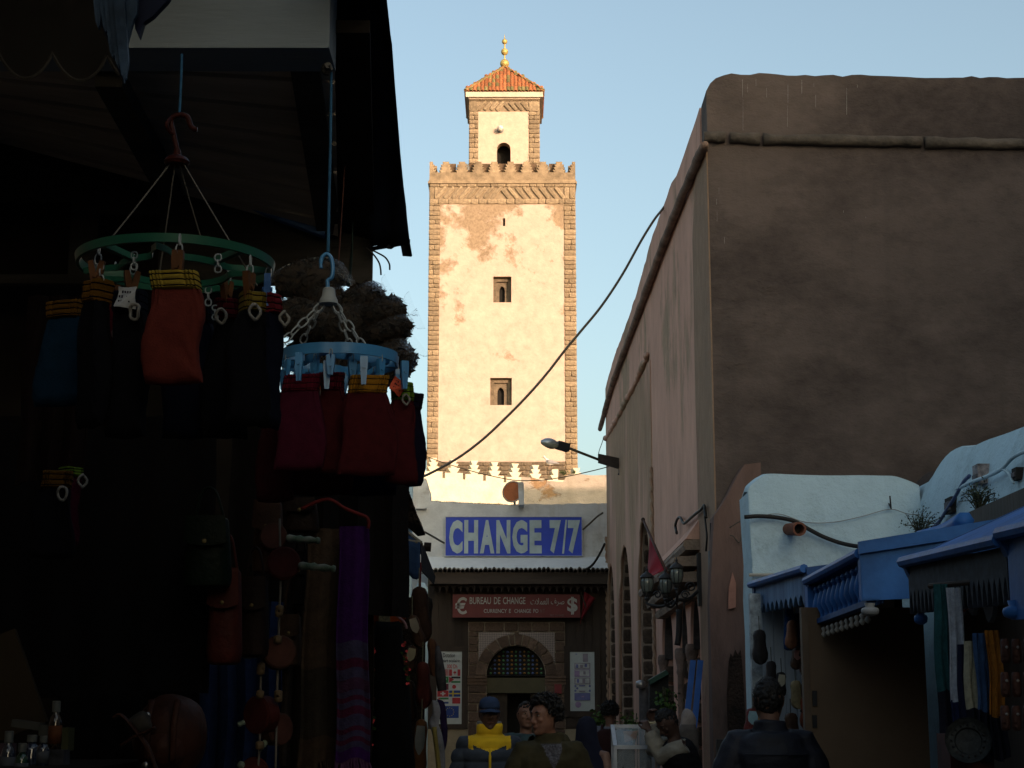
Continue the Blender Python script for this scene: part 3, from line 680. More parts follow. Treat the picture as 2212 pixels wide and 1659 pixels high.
b = MB(); r = random.Random(5); pts_ = [(1566, 1660), (1570, 1500), (1574, 1430), (1578, 1412), (1583, 1420), (1588, 1404), (1594, 1416), (1599, 1404), (1603, 1440), (1609, 1540), (1610, 1660)]
pp = [at(x, y, 15.3) for x, y in pts_]; poly = [(p.x, p.z) for p in pp]; poly[0] = (poly[1][0], 0); poly[-1] = (poly[-2][0], 0)
b.prism(poly, lambda u, v: Vector((u, 15.275, v)), lambda u, v: Vector((u, 15.35, v))); part('bare_patch', b, mat('bare_earth_wall', (0.045, 0.028, 0.02), 0.95, 0.35, 6, 0.03), lowp, label='dark ragged patch where the render is gone')
b = MB(); pp = [at(x, y, 15.28) for x, y in ((1573, 1316), (1574, 1270), (1582, 1236), (1590, 1262), (1589, 1312))]
b.prism([(p.x, p.z) for p in pp], lambda u, v: Vector((u, 15.27, v)), lambda u, v: Vector((u, 15.30, v)))
single('wall_plaque', b, mat('salmon_paint', (0.40, 0.20, 0.15), 0.9), 'small salmon pointed plaque on the reddish wall beside the white wall', 'plaque')
# exchange office at the end of the lane
YB = 33.9
bz = lambda y, Y=YB: zat(y, Y)
bx = lambda x, y=1300, Y=YB: at(x, y, Y).x
M_office = worn('office_limewash', (0.60, 0.61, 0.61), (0.40, 0.37, 0.33), 4.0, 6.3, 0.28, 0.40, 0.8, (1, 1, 1.2), 0.92, 0.012, 0.10, streak=0.35, streakcol=(0.33, 0.27, 0.19))
office = thing('exchange_office', 'white walled exchange office with a dark wooden shop front at the end of the lane', 'building', (0, YB + 2, 0))
tp = [(860, 1020), (896, 1026), (904, 1030), (921, 1034), (926, 1052), (929, 1060), (930, 1082), (960, 1083), (1000, 1085), (1040, 1088), (1085, 1090), (1100, 1090), (1130, 1089), (1180, 1089), (1240, 1088), (1320, 1087)]
prof = [(at(x, y, YB).x, at(x, y, YB).z) for x, y in tp]; o = []
for a, c in zip(prof, prof[1:]):
    n = max(1, int(abs(c[0] - a[0]) / 0.06))
    for k in range(n): o.append((a[0] + (c[0] - a[0]) * k / n, a[1] + (c[1] - a[1]) * k / n + rnd.uniform(-0.012, 0.012)))
o.append(prof[-1])
zl = bz(1340)
b = MB(); b.prism([(o[0][0], bz(1236))] + o + [(o[-1][0], bz(1236))], lambda u, v: Vector((u, YB, v)), lambda u, v: Vector((u, YB + 0.5, v))); part('upper_wall', b, M_office, office)
b = MB(); b.span((bx(860), YB + 1.4, 0), (bx(1340), YB + 5, bz(1110))); part('body', b, M_office, office)
b = MB(); b.span((bx(896), YB - 0.12, bz(1100)), (bx(920), YB + 0.02, bz(1096))); part('ledge', b, M_office, office)
b = MB(); b.loft([[Vector((x, YB - dy, z_)) for dy, z_ in ((-0.01, bz(1203)), (0.03, bz(1203)), (0.62, bz(1232)), (0.62, bz(1236)), (-0.01, bz(1236)))] for x in (bx(920), bx(1312))]); part('sloped_ledge', b, M_white, office)
# row of half-round tiles along the ledge
YE = YB - 0.66
M_oldtile = mat('old_dark_tile', (0.07, 0.055, 0.045), 0.8, 0.3, 5, 0.01, rand=0.3)
tb = MB(); n = 5; tb.sheet([[(math.cos(math.pi * j / n) * 0.5, yy, math.sin(math.pi * j / n) * 0.5) for j in range(n + 1)] for yy in (-0.5, 0.5)], thick=0.12)
tme = tb.mesh('eaves_tile', M_oldtile)
eave = MB(); xs0, xs1 = bx(930), bx(1312)
eave.span((xs0, YE - 0.10, bz(1262, YE)), (xs1, YB - 0.01, bz(1237, YE))); ev = part('eaves_board', eave, mat('weathered_board', (0.062, 0.046, 0.036), 0.8, 0.3, 2, 0.006, 20, stretch=(0.3, 1, 2)), office)
ntile = 40
for i in range(ntile):
    x = xs0 + (xs1 - xs0) * (i + 0.5) / ntile
    piece('eaves_tile', tme, (x, YE + 0.05, bz(1236.5, YE) - 0.005), ev, (R(8), rnd.uniform(-0.06, 0.06), 0), ((xs1 - xs0) / ntile * 0.94, 0.42, 0.17 * rnd.uniform(0.85, 1.2)))
# scalloped drop board
b = MB(); z0, z1 = bz(1264), bz(1283); nsc = 26; poly = [(xs0, z0), (xs1, z0)]
for i in range(nsc, 0, -1):
    xa = xs0 + (xs1 - xs0) * i / nsc; xb = xs0 + (xs1 - xs0) * (i - 1) / nsc
    for t in range(6): f_ = t / 6; poly.append((xa + (xb - xa) * f_, z1 + (z0 - z1) * 0.6 * abs(math.cos(math.pi * f_)) ** 0.6))
b.prism(poly, lambda u, v: Vector((u, YB - 0.5, v)), lambda u, v: Vector((u, YB - 0.46, v))); part('scalloped_board', b, mat('scallop_wood', (0.05, 0.04, 0.04), 0.7, 0.2), office)
b = MB(); b.span((xs0, YB - 0.44, bz(1262)), (xs1, YB - 0.02, bz(1264) + 0.01)); part('soffit', b, M_darkwood, office)
# shop front: boards either side, door opening in the middle
dx0, dx1 = bx(1051.5), bx(1177.5); dcx = (dx0 + dx1) / 2; dr = (dx1 - dx0) / 2; zsp = bz(1459); ztop = zsp + dr
fx0, fx1 = bx(1012), bx(1220); zf1 = bz(1344)
b = MB()
for a, c in ((bx(925), fx0), (fx1, bx(1312))): b.span((a, YB - 0.02, bz(1575)), (c, YB + 0.4, bz(1237)))
b.span((fx0, YB - 0.02, zf1), (fx1, YB + 0.4, bz(1237))); part('board_front', b, M_darkwood, office)
pw = 0.17
for a, c in ((bx(930), fx0 - 0.05), (fx1 + 0.05, bx(1308))):
    k = int((c - a) / pw)
    for i in range(k):
        m_ = MB(); m_.span((a + pw * i + 0.006, YB - 0.04, bz(1570)), (a + pw * (i + 1) - 0.006, YB - 0.022, bz(1300))); part('board', m_, M_darkwood, office)
for a, c in ((bx(925), fx0), (fx1, bx(1312))):
    b = MB(); b.span((a, YB - 0.035, 0), (c, YB + 0.4, bz(1575))); part('dado', b, mat('beige_dado', (0.30, 0.25, 0.17), 0.9, 0.12, 3, 0.01), office)
# door surround: mortar plate, stones, voussoirs, tile panels
arch = [(dx0, 0.0), (dx1, 0.0)] + [(dcx + dr * math.cos(t), zsp + dr * math.sin(t)) for t in [math.pi * i / 20 for i in range(21)]]
b = MB(); b.plate([(fx0, 0), (fx1, 0), (fx1, zf1), (fx0, zf1)], [[(u, max(v, 0.01)) for u, v in arch]], lambda u, v, d: Vector((u, YB - 0.03 + d, v)), 0.40)
sur = part('door_surround', b, mat('surround_mortar', (0.30, 0.25, 0.19), 0.95, 0.15, 8, 0.01), office)
M_sur = mat('surround_stone', (0.135, 0.09, 0.065), 0.9, 0.22, 6, 0.012, 25, rand=0.2)
SL = [lump_mesh('surround_stone', M_sur, 60 + k, 0.02, 0.07) for k in range(3)]
def sst(x0, x1, z0, z1, rot=0, dep=0.09): piece('surround_stone', rnd.choice(SL), ((x0 + x1) / 2, YB - 0.03, (z0 + z1) / 2), sur, (0, rot, 0), (abs(x1 - x0) - 0.022, dep, abs(z1 - z0) - 0.022))
jx0, jx1 = bx(1034.5), bx(1197.5)
cuts = [1012, 1047, 1089, 1119, 1149, 1186, 1220];
for a, c in zip(cuts, cuts[1:]): sst(bx(a), bx(c), bz(1365), zf1)
for xa, xb, ys_ in ((fx0, jx0, [1365, 1376, 1393, 1409, 1436, 1462]), (jx1, fx1, [1365, 1385, 1408, 1432, 1462])):
    for a, c in zip(ys_, ys_[1:]): sst(xa, xb, bz(c), bz(a))
for xa, xb, ys_ in ((fx0, dx0, [1479, 1497, 1520, 1537, 1560, 1590, 1615]), (dx1, fx1, [1479, 1500, 1528, 1550, 1575, 1600])):
    zs = [bz(a) for a in ys_] + [0.35, 0.02]
    for a, c in zip(zs, zs[1:]):
        if rnd.random() < 0.5: sst(xa, xb, c, a)
        else: m_ = xa + (xb - xa) * rnd.uniform(0.3, 0.7); sst(xa, m_, c, a); sst(m_, xb, c, a)
for xa, xb in ((fx0, dx0), (dx1, fx1)):
    b = MB()
    for z_, h_, o_ in ((bz(1479), 0.06, 0.05), (bz(1472), 0.06, 0.08), (bz(1465), 0.05, 0.11)): b.span((xa - 0.01, YB - 0.03 - o_, z_), (xb + 0.01, YB, z_ + h_))
    part('impost', b, M_sur, sur)
sst(bx(1110), bx(1122), bz(1374), bz(1365))
tiles = MB()
RO = dr + px(YB, 24); angs = [0, 19, 37, 55, 68, 80, 92, 101, 119, 137, 159, 180]
for a, c in zip(angs, angs[1:]):
    a1, c1 = R(a + 1.1), R(c - 1.1); k = 4; v = MB(); j0, j1 = dr + 0.012, RO - 0.008
    poly = [(dcx + j0 * math.cos(a1 + (c1 - a1) * i / k), zsp + j0 * math.sin(a1 + (c1 - a1) * i / k)) for i in range(k + 1)] + [(dcx + j1 * math.cos(c1 - (c1 - a1) * i / k), zsp + j1 * math.sin(c1 - (c1 - a1) * i / k)) for i in range(k + 1)]
    dd = rnd.uniform(0.05, 0.065); v.prism(poly, lambda u, w_: Vector((u, YB - 0.03 - dd, w_)), lambda u, w_: Vector((u, YB - 0.02, w_))); part('voussoir', v, M_sur, sur)
# mosaic spandrels: a flat field of tiny two-coloured tiles
M_mos = bpy.data.materials.new('mosaic_tile'); M_mos.use_nodes = True; N, L, B_ = nodes_of(M_mos); B_.inputs['Roughness'].default_value = 0.35
g = N.new('ShaderNodeNewGeometry'); mp = N.new('ShaderNodeMapping'); s_ = 1 / px(YB, 3.75); mp.inputs['Scale'].default_value = (s_, 0, s_); L.new(g.outputs['Position'], mp.inputs[0])
vo = N.new('ShaderNodeTexVoronoi'); vo.inputs['Randomness'].default_value = 0.12; vo.inputs['Scale'].default_value = 1.0; L.new(mp.outputs[0], vo.inputs[0])
r_ = N.new('ShaderNodeValToRGB'); e = r_.color_ramp.elements; e[0].position = 0.36; e[0].color = (0.012, 0.010, 0.016, 1); e[1].position = 0.44; e[1].color = (0.20, 0.15, 0.16, 1); L.new(vo.outputs['Distance'], r_.inputs[0]); L.new(r_.outputs[0], B_.inputs['Base Color'])
for xa, xb in ((jx0, bx(1109)), (bx(1123), jx1)):
    v = MB(); poly = []
    left = xa < dcx - 0.3
    if left: poly = [(xa, bz(1478)), (xa, bz(1366)), (xb, bz(1366))] + [(dcx + RO * math.cos(t), zsp + RO * math.sin(t)) for t in [R(100 + 76 * i / 14) for i in range(15)] if dcx + RO * math.cos(t) > xa]
    else: poly = [(xb, bz(1478)), (xb, bz(1366)), (xa, bz(1366))] + [(dcx + RO * math.cos(t), zsp + RO * math.sin(t)) for t in [R(94 - 76 * i / 14 * 1.2) for i in range(15)] if dcx + RO * math.cos(t) < xb]
    v.prism(poly, lambda u, w_: Vector((u, YB - 0.045, w_)), lambda u, w_: Vector((u, YB - 0.02, w_))); part('mosaic_panel', v, M_mos, sur)
# fanlight of coloured roundels, shutter box, door leaves
YD = YB + 0.20
fan = MB(); fan.prism([(dcx + dr * math.cos(math.pi * i / 20), zsp + dr * math.sin(math.pi * i / 20)) for i in range(21)], lambda u, v: Vector((u, YD, v)), lambda u, v: Vector((u, YD + 0.04, v))); fl = part('fanlight', fan, M_void, office)
gl = {k: mat('roundel_' + k, c, 0.15, 0.1, 3, spec=0.6) for k, c in (('green', (0.06, 0.17, 0.07)), ('blue', (0.07, 0.11, 0.26)), ('amber', (0.22, 0.11, 0.025)))}
rb = MB(); rb.lathe([(0.5, 0), (0.5, 0.2), (0.34, 0.42), (0.02, 0.5)], (0, 0, 0), (0, -1, 0), 10); rme = {k: rb.mesh('roundel', m_) for k, m_ in gl.items()}
step = px(YB, 9.0)
order = ['green', 'blue', 'amber', 'green', 'blue', 'amber', 'green', 'blue', 'amber', 'green', 'blue', 'amber', 'green']
for i in range(13):
    for j in range(7):
        x = dcx + (i - 6) * step; z_ = ztop - px(YB, 12.5) - j * step * 1.0
        if (x - dcx) ** 2 + (z_ - zsp) ** 2 > (dr - 0.05) ** 2 or z_ < zsp: continue
        piece('roundel', rme[order[i]], (x, YD, z_), fl, None, (step * 0.62, 0.05, step * 0.62))
b = MB(); b.span((dx0 - 0.02, YD - 0.08, bz(1495)), (dx1 + 0.02, YD + 0.1, bz(1464))); b.span((dx0 - 0.02, YD - 0.10, bz(1497)), (dx1 + 0.02, YD - 0.08, bz(1493))); part('shutter_box', b, mat('olive_paint', (0.085, 0.075, 0.04), 0.6, 0.1, 4), office)
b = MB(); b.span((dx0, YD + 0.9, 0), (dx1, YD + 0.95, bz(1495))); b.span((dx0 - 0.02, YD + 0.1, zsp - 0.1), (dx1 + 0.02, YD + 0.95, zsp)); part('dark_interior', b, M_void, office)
for xa, xb in ((dx0, dx0 + 0.42), (dx1 - 0.30, dx1)):
    b = MB(); b.span((xa, YD + 0.02, 0.02), (xb, YD + 0.08, bz(1498))); dl = part('door_leaf', b, mat('door_brown', (0.05, 0.035, 0.022), 0.6, 0.3, 4), office)
    m_ = MB(); m_.span((xa + 0.07, YD - 0.0, 0.3), (xb - 0.07, YD + 0.021, 1.0)); m_.span((xa + 0.07, YD - 0.0, 1.15), (xb - 0.07, YD + 0.021, 1.85)); part('door_panel', m_, M_darkwood, dl)
# signs and posters
def board(name, label, cat, x0, x1, y0, y1, Y, m, th=0.03, frame=None, fw=0.02):
    a = at(x0, y0, Y); c = at(x1, y1, Y); t = thing(name, label, cat, ((a.x + c.x) / 2, Y + th, c.z))
    b = MB(); b.span((a.x, Y, c.z), (c.x, Y + th, a.z)); part('panel', b, m, t)
    if frame:
        b = MB(); b.plate([(a.x - fw, c.z - fw), (c.x + fw, c.z - fw), (c.x + fw, a.z + fw), (a.x - fw, a.z + fw)], [[(a.x, c.z), (c.x, c.z), (c.x, a.z), (a.x, a.z)]], lambda u, v, d: Vector((u, Y - 0.015 + d, v)), th + 0.01); part('frame', b, frame, t)
    return t
def lettering(t, m, body, x0, x1, y0, y1, Y, bold=0.0, name='lettering'):
    b = MB(); a = at(x0, y1, Y); c = at(x1, y0, Y); b.text(body, (a.x, a.z, c.x, c.z), lambda u, v, d: Vector((u, Y - d, v)), 0.006, bold)
    if b.v: part(name, b, m, t)
Y1 = YB - 0.10
M_blue = mat('sign_blue', (0.030, 0.068, 0.50), 0.5, 0.14, 1.3); M_let = mat('letter_grey', (0.40, 0.49, 0.52), 0.6, 0.14, 3)
ch_ = board('shop_sign', 'wide blue sign reading CHANGE 7/7 in pale capitals above the exchange office', 'sign', 963, 1257, 1117, 1200.5, Y1, M_blue, 0.04, mat('sign_edge', (0.5, 0.52, 0.55), 0.6), 0.012)
for k, (s_, x0, x1) in enumerate((('C', 970, 999.5), ('H', 1002.5, 1033), ('A', 1036.5, 1068), ('N', 1072, 1102.5), ('G', 1106.5, 1139.5), ('E', 1144, 1170), ('7', 1187.5, 1211.5), ('7', 1227, 1253))):
    lettering(ch_, M_let, s_, x0, x1, 1123.5, 1195.5, Y1 - 0.003, 0.05)
b = MB(); p = [at(x, y, Y1 - 0.005) for x, y in ((1221.5, 1123), (1225, 1123), (1218.5, 1196), (1214, 1196))]; b.prism([(q.x, q.z) for q in p], lambda u, v: Vector((u, Y1 - 0.008, v)), lambda u, v: Vector((u, Y1 - 0.001, v))); part('lettering', b, M_let, ch_)
Y2 = YB - 0.32
M_red = mat('sign_red', (0.135, 0.022, 0.024), 0.5, 0.10, 2); M_pal = mat('letter_pale', (0.38, 0.38, 0.37), 0.6, 0.1, 8); M_fade = mat('letter_faded', (0.17, 0.10, 0.10), 0.7, 0.2, 12)
bu = board('shop_sign', 'dark red sign reading BUREAU DE CHANGE with euro and dollar marks over the arched door', 'sign', 978, 1253.5, 1284, 1334, Y2, M_red, 0.05, None)
for s_, x0, x1, y0, y1, bo in (('€', 983, 1009, 1290, 1327, 0.02), ('$', 1225.5, 1247.5, 1290.5, 1326, 0.03), ('BUREAU', 1014.5, 1060.5, 1290, 1305, 0.012), ('DE', 1067, 1081, 1290, 1305, 0.012), ('CHANGE', 1086.5, 1135, 1290, 1305, 0.012), ('CURRENCY', 1045, 1095, 1315.5, 1324, 0.012), ('E', 1099.5, 1103.5, 1315.5, 1324, 0.012), ('CHANGE', 1111, 1147, 1315.5, 1324, 0.012), ('PO', 1152, 1163, 1315.5, 1324, 0.012)):
    lettering(bu, M_pal, s_, x0, x1, y0, y1, Y2 - 0.002, bo)
for s_, x0, x1, y0, y1 in (('N', 1167, 1171, 1315.5, 1324), ('T', 1173, 1177, 1315.5, 1324), ('PRO CHANGE', 1188, 1218, 1327, 1331.5)): lettering(bu, M_fade, s_, x0, x1, y0, y1, Y2 - 0.002, 0.01)
b = MB()
for x0, x1 in ((1233.8, 1235.2), (1237, 1238.4)): a = at(x0, 1328, Y2); c = at(x1, 1289, Y2); b.span((a.x, Y2 - 0.009, a.z), (c.x, Y2 - 0.001, c.z))
part('lettering', b, M_pal, bu)
# Arabic wording with joined letter shapes, written right to left
lettering(bu, M_pal, '\uFE95\uFEFC\uFEE4\uFECC\uFEDF\u0627', 1146, 1185, 1292, 1306, Y2 - 0.002, 0.0)
lettering(bu, M_pal, '\uFED1\uFEAE\uFEBB', 1190, 1219, 1293, 1309, Y2 - 0.002, 0.0)
# poster of flags
Y3 = YB - 0.06
M_paper = mat('poster_paper', (0.42, 0.46, 0.46), 0.6, 0.08, 5); M_ink = mat('ink_black', (0.03, 0.03, 0.04), 0.7); M_inkr = mat('ink_red', (0.40, 0.05, 0.05), 0.7)
po = board('flag_poster', 'white poster with nine small national flags left of the arched door', 'poster', 944, 997, 1407, 1564, Y3, M_paper, 0.015, M_darkwood, 0.10)
lettering(po, M_ink, 'Dotation', 957, 983, 1411, 1420, Y3 - 0.002, 0.012); lettering(po, M_ink, 'Depart scolaire', 947, 993, 1423, 1433, Y3 - 0.002, 0.012); lettering(po, M_inkr, '25   000 Dh', 952, 988, 1435, 1444, Y3 - 0.002, 0.012)
fcol = {k: mat('print_' + k, c, 0.65) for k, c in (('red', (0.36, 0.03, 0.04)), ('white', (0.45, 0.47, 0.47)), ('green', (0.03, 0.18, 0.06)), ('black', (0.02, 0.02, 0.03)), ('navy', (0.02, 0.05, 0.22)), ('yellow', (0.5, 0.40, 0.04)), ('maroon', (0.13, 0.02, 0.04)), ('grey', (0.25, 0.22, 0.26)), ('dullblue', (0.15, 0.16, 0.34)), ('mauve', (0.30, 0.22, 0.36)))}
def rects(t, items, Y, name='print'):
    """flat print: (colour, x0, x1, y0, y1) in picture units on the plane Y, later items on top"""
    for k, (c, x0, x1, y0, y1) in enumerate(items):
        b = MB(); a = at(x0, y1, Y); e = at(x1, y0, Y); y_ = Y - 0.001 * (k + 1); b.add([(a.x, y_, a.z), (e.x, y_, a.z), (e.x, y_, e.z), (a.x, y_, e.z)], [(0, 1, 2, 3)]); part(name, b, fcol[c], t)
def flag(t, x0, x1, y0, y1, col, items=()):
    rects(t, [(col, x0, x1, y0, y1)] + [(c, x0 + (x1 - x0) * a, x0 + (x1 - x0) * b_, y0 + (y1 - y0) * d, y0 + (y1 - y0) * e) for c, a, b_, d, e in items], Y3, 'flag')
def disc(t, c, x, y, rr, Y, name='print', k=8):
    b = MB(); p = at(x, y, Y); q = px(Y, rr); b.add([(p.x + q * math.cos(6.2832 * i / 14), Y - 0.001 * k, p.z + q * math.sin(6.2832 * i / 14)) for i in range(14)], [tuple(range(14))]); part(name, b, fcol[c], t)
flag(po, 946, 969, 1446, 1460, 'white', [('red', 0, 1, i / 7, (i + 0.55) / 7) for i in range(7)] + [('navy', 0, .4, 0, .5)])
flag(po, 970, 994.5, 1446, 1460, 'white', [('red', 0, .27, 0, 1), ('red', .75, 1, 0, 1), ('red', .38, .64, .35, .6), ('red', .47, .55, .2, .8)])
flag(po, 947, 969, 1461.5, 1475, 'green', [('white', .15, .8, .3, .5)])
flag(po, 970, 994.5, 1461.5, 1475, 'white', [('black', .2, 1, 0, .3), ('green', .2, 1, .72, 1)])
b = MB(); p = [at(x, y, Y3) for x, y in ((970, 1461.5), (981, 1468), (970, 1475))]; b.add([(q.x, Y3 - 0.006, q.z) for q in p], [(0, 1, 2)]); part('flag', b, fcol['red'], po)
flag(po, 951, 969, 1477, 1490, 'maroon'); flag(po, 970, 994.5, 1477, 1490, 'white'); disc(po, 'red', 981, 1483.5, 4.3, Y3)
flag(po, 944.5, 969, 1491.5, 1505, 'red', [('white', .42, .58, .2, .8), ('white', .28, .72, .4, .6)])
flag(po, 970, 994.5, 1491.5, 1505, 'navy', [('yellow', .28, .42, 0, 1), ('yellow', 0, 1, .4, .6)])
flag(po, 947, 969, 1507, 1520, 'white', [('red', 0, .15, 0, .3), ('green', .15, 1, 0, .3), ('navy', 0, 1, .7, 1)])
flag(po, 970, 994.5, 1507, 1520, 'white', [('red', .28, 1, 0, 1)])
flag(po, 955, 991, 1525, 1551, 'navy');
for i in range(12): disc(po, 'yellow', 971.5 + 9 * math.sin(R(30) * i), 1538 - 9 * math.cos(R(30) * i), 0.9, Y3, 'flag_star')
# poster of banknotes
bn_ = board('banknote_poster', 'tall white poster with printed banknotes right of the arched door', 'poster', 1231, 1285, 1408, 1536, Y3, M_paper, 0.015, M_darkwood, 0.12)
items = [('dullblue', 1243, 1247, 1412, 1414), ('grey', 1259, 1270, 1412, 1430)]
for k, (y0, y1, c) in enumerate(((1432, 1445, 'mauve'), (1446, 1462, 'mauve'), (1464, 1478, 'grey'), (1480, 1495, 'white'), (1497, 1513, 'dullblue'), (1515, 1529, 'mauve'))):
    if c != 'white' and k < 5: items.append(('grey' if k in (0, 2) else c, 1241, 1275, y0, y1)); items.append(('white', 1243, 1273, y0 + 1.5, y1 - 1.5)) if k in (0, 1, 2) else None
    if k == 0: items += [('dullblue', 1244, 1249, y0 + 3, y1 - 2), ('dullblue', 1263, 1268, y0 + 2, y1 - 4), ('grey', 1253, 1259, y0 + 4, y1 - 2)]
    if k == 1: items += [('mauve', 1242, 1252, y0 + 3, y1 - 1), ('grey', 1260, 1265, y0 + 4, y1 - 5)]
    if k == 2: items += [('dullblue', 1246, 1251, y0 + 3, y1 - 3), ('grey', 1258, 1264, y0 + 2, y1 - 2)]
    if k == 3: items += [('dullblue', 1251, 1264, y0, y0 + 2.5), ('grey', 1251, 1264, y1 - 3, y1)]
    if k == 4: items += [('mauve', 1256, 1262, y0 + 6, y1 - 7)]
rects(bn_, items, Y3)
for x, y in ((1243, 1482), (1243, 1492), (1274, 1482), (1274, 1492), (1247, 1487), (1249, 1522)): disc(bn_, 'dullblue' if y < 1500 else 'mauve', x, y, 2.4 if y < 1500 else 6.5, Y3)
b = MB(); a = at(1198, 1498, YB - 0.12); c = at(1213, 1478, YB - 0.12); b.span((a.x, YB - 0.12, a.z), (c.x, YB - 0.075, c.z))
single('red_plate', b, mat('plate_red', (0.22, 0.03, 0.035), 0.5), 'small plain red plate on the stones right of the arched door', 'plate')
# red pennant beside the red sign
fg = thing('small_flag', 'limp dark red flag hanging at the right end of the red sign', 'flag', at(1258, 1300, Y2 - 0.1))
b = MB(); b.tube([at(1252, 1272, Y2 - 0.05), at(1266, 1312, Y2 - 0.30)], 0.012, 6); part('pole', b, M_darkwood, fg)
b = MB(); rows = []
for i in range(8):
    t = i / 7; xa = 1252 + 4 * t if i else 1258; rows.append([at(1262 - 10 * t + (24 - 16 * t) * s_ + 1.5 * math.sin(6 * s_ + t * 2) - 4 * (1 - t) * 0, 1292 + 56 * t * (1 - 0.3 * s_) - 14 * (1 - t) * (1 - s_), Y2 - 0.12 - 0.04 * math.sin(9 * s_ + 3 * t)) for s_ in [j / 6 for j in range(7)]])
b.sheet(rows, thick=0.006); part('cloth', b, mat('flag_red', (0.16, 0.012, 0.018), 0.85), fg, True)
# rusty dish on the parapet, and the pale block beside it
c = at(1107, 1062, YB - 0.1); r0 = px(YB, 22.5)
t = thing('round_dish', 'rusty orange round dish with a pale rim standing on the parapet', 'dish', (c.x, YB + 0.2, bz(1089)))
ax = Vector((-0.42, -1, 0.1)).normalized()
b = MB(); b.lathe([(r0, 0.0), (r0 * 0.99, 0.015), (r0 * 0.80, -0.045), (r0 * 0.45, -0.085), (0.01, -0.10), (0.01, -0.12), (r0 * 0.8, -0.065), (r0, -0.012)], c, ax, 28); part('bowl', b, worn('rusty_orange', (0.46, 0.15, 0.06), (0.42, 0.33, 0.26), 5.9, 6.5, 0.36, 0.52, 2.2, (1, 1, 1), 0.8, 0.01, 0.05), t, 40)
b = MB(); b.tube([c + ax.to_track_quat('Z', 'Y') @ Vector((r0 * math.cos(6.283 * i / 28), r0 * math.sin(6.283 * i / 28), 0)) for i in range(28)], 0.016, 6, closed=True); part('rim', b, mat('pale_rim', (0.45, 0.37, 0.30), 0.7, 0.3, 9), t, True)
b = MB(); b.tube([c - ax * 0.1, Vector((c.x + 0.05, YB + 0.15, bz(1100)))], 0.025, 6); part('stand', b, M_galv, t)
b = MB(); a = at(1120, 1092, YB - 0.3); c = at(1131, 1042, YB - 0.3); b.span((a.x, YB - 0.42, a.z), (c.x, YB - 0.01, c.z)); roughen(b, 0.02, 5)
single('chimney_block', b, M_office, 'narrow crumbling pier beside the rusty dish on the parapet', 'pier')
# white wall above the right-hand stalls (end wall and side wall)
YS, XS = 13.0, at(1985, 1200, 13.0).x
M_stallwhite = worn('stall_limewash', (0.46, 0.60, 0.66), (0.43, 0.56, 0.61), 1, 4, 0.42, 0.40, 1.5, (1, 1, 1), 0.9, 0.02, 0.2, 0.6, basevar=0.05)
M_stallblue = mat('stall_blue', (0.030, 0.125, 0.37), 0.5, 0.18, 4, 0.002, 25, spec=0.2)
M_stallblue2 = mat('stall_blue_matt', (0.022, 0.08, 0.23), 0.6, 0.2, 5, 0.004, 25)
ww = thing('stall_wall', 'rounded white limewashed wall rising above the blue roofed stalls', 'wall', (2.6, YS, 0))
tp = [(1619, 1060), (1621, 1050), (1628, 1042), (1640, 1032), (1652, 1025), (1668, 1020), (1720, 1022), (1800, 1024), (1860, 1024), (1905, 1025), (1935, 1026), (1960, 1033), (1980, 1041), (1990, 1046)]
prof = [(at(x, y, YS).x, at(x, y, YS).z) for x, y in tp]; xl = prof[0][0]
outl = smoothed([Vector((a, 0, c)) for a, c in prof], 4); nz_ = 12
rows = []
xr = XS + 0.25
for i in range(nz_ + 1):
    rows.append([])
    for p in outl:
        zt_ = p.z; v = zt_ * (i / nz_); dy = 0.03 * noise.noise(Vector((p.x * 1.6, 3, v * 1.6))) + (0.0 if i < nz_ else 0.07) + (0.02 if i == nz_ - 1 else 0)
        rows[-1].append(Vector((p.x + 0.012 * noise.noise(Vector((1, 7, v * 3))) * (p is outl[0]), YS + dy, v)))
b = MB(); b.sheet(rows); rows2 = [[q + Vector((0, 0.55, 0)) for q in rows[0]], [q + Vector((0, 0.5, -0.03)) for q in rows[-1]]]
b.sheet([rows[-1], [q + Vector((0, 0.22, 0.03)) for q in rows[-1]], [q + Vector((0, 0.5, -0.05)) for q in rows[-1]]]); b.sheet([[r[0] for r in rows], [r[0] + Vector((0, 0.5, 0)) for r in rows]])
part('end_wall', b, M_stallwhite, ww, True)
# side wall running towards the viewer, its top line uneven
tops = [(1978, 1040), (1985, 1030), (1996, 1012), (2010, 992), (2026, 975), (2042, 964), (2052, 963), (2062, 968), (2075, 962), (2100, 950), (2140, 935), (2175, 922), (2212, 906), (2300, 868), (2500, 780), (2800, 660)]
tl = []
for x, y in tops:
    p = atX(x, y, XS); tl.append((p.y, p.z))
rows = []; yy = [YS + 0.3] + [YS - (YS - 3.0) * (i / 70) for i in range(71)]
def ztop(y_):
    for a, c in zip(tl, tl[1:]):
        if c[0] <= y_ <= a[0]: return c[1] + (a[1] - c[1]) * (y_ - c[0]) / max(a[0] - c[0], 1e-6)
    return tl[0][1] if y_ > tl[0][0] else tl[-1][1]
for i in range(15):
    f_ = i / 14; r_ = []
    for y_ in yy:
        z_ = ztop(y_); v = z_ * min(1, f_ * 1.02) if i < 14 else z_; dx = 0.035 * noise.noise(Vector((2, y_ * 1.3, v * 1.6))) + (0.10 if i == 14 else 0.03 if i == 13 else 0)
        r_.append(Vector((XS + dx, y_, v)))
    rows.append(r_)
b = MB(); b.sheet(rows); b.sheet([rows[-1], [q + Vector((0.25, 0, 0.02)) for q in rows[-1]], [q + Vector((0.6, 0, -0.25)) for q in rows[-1]]]); part('side_wall', b, M_stallwhite, ww, True)
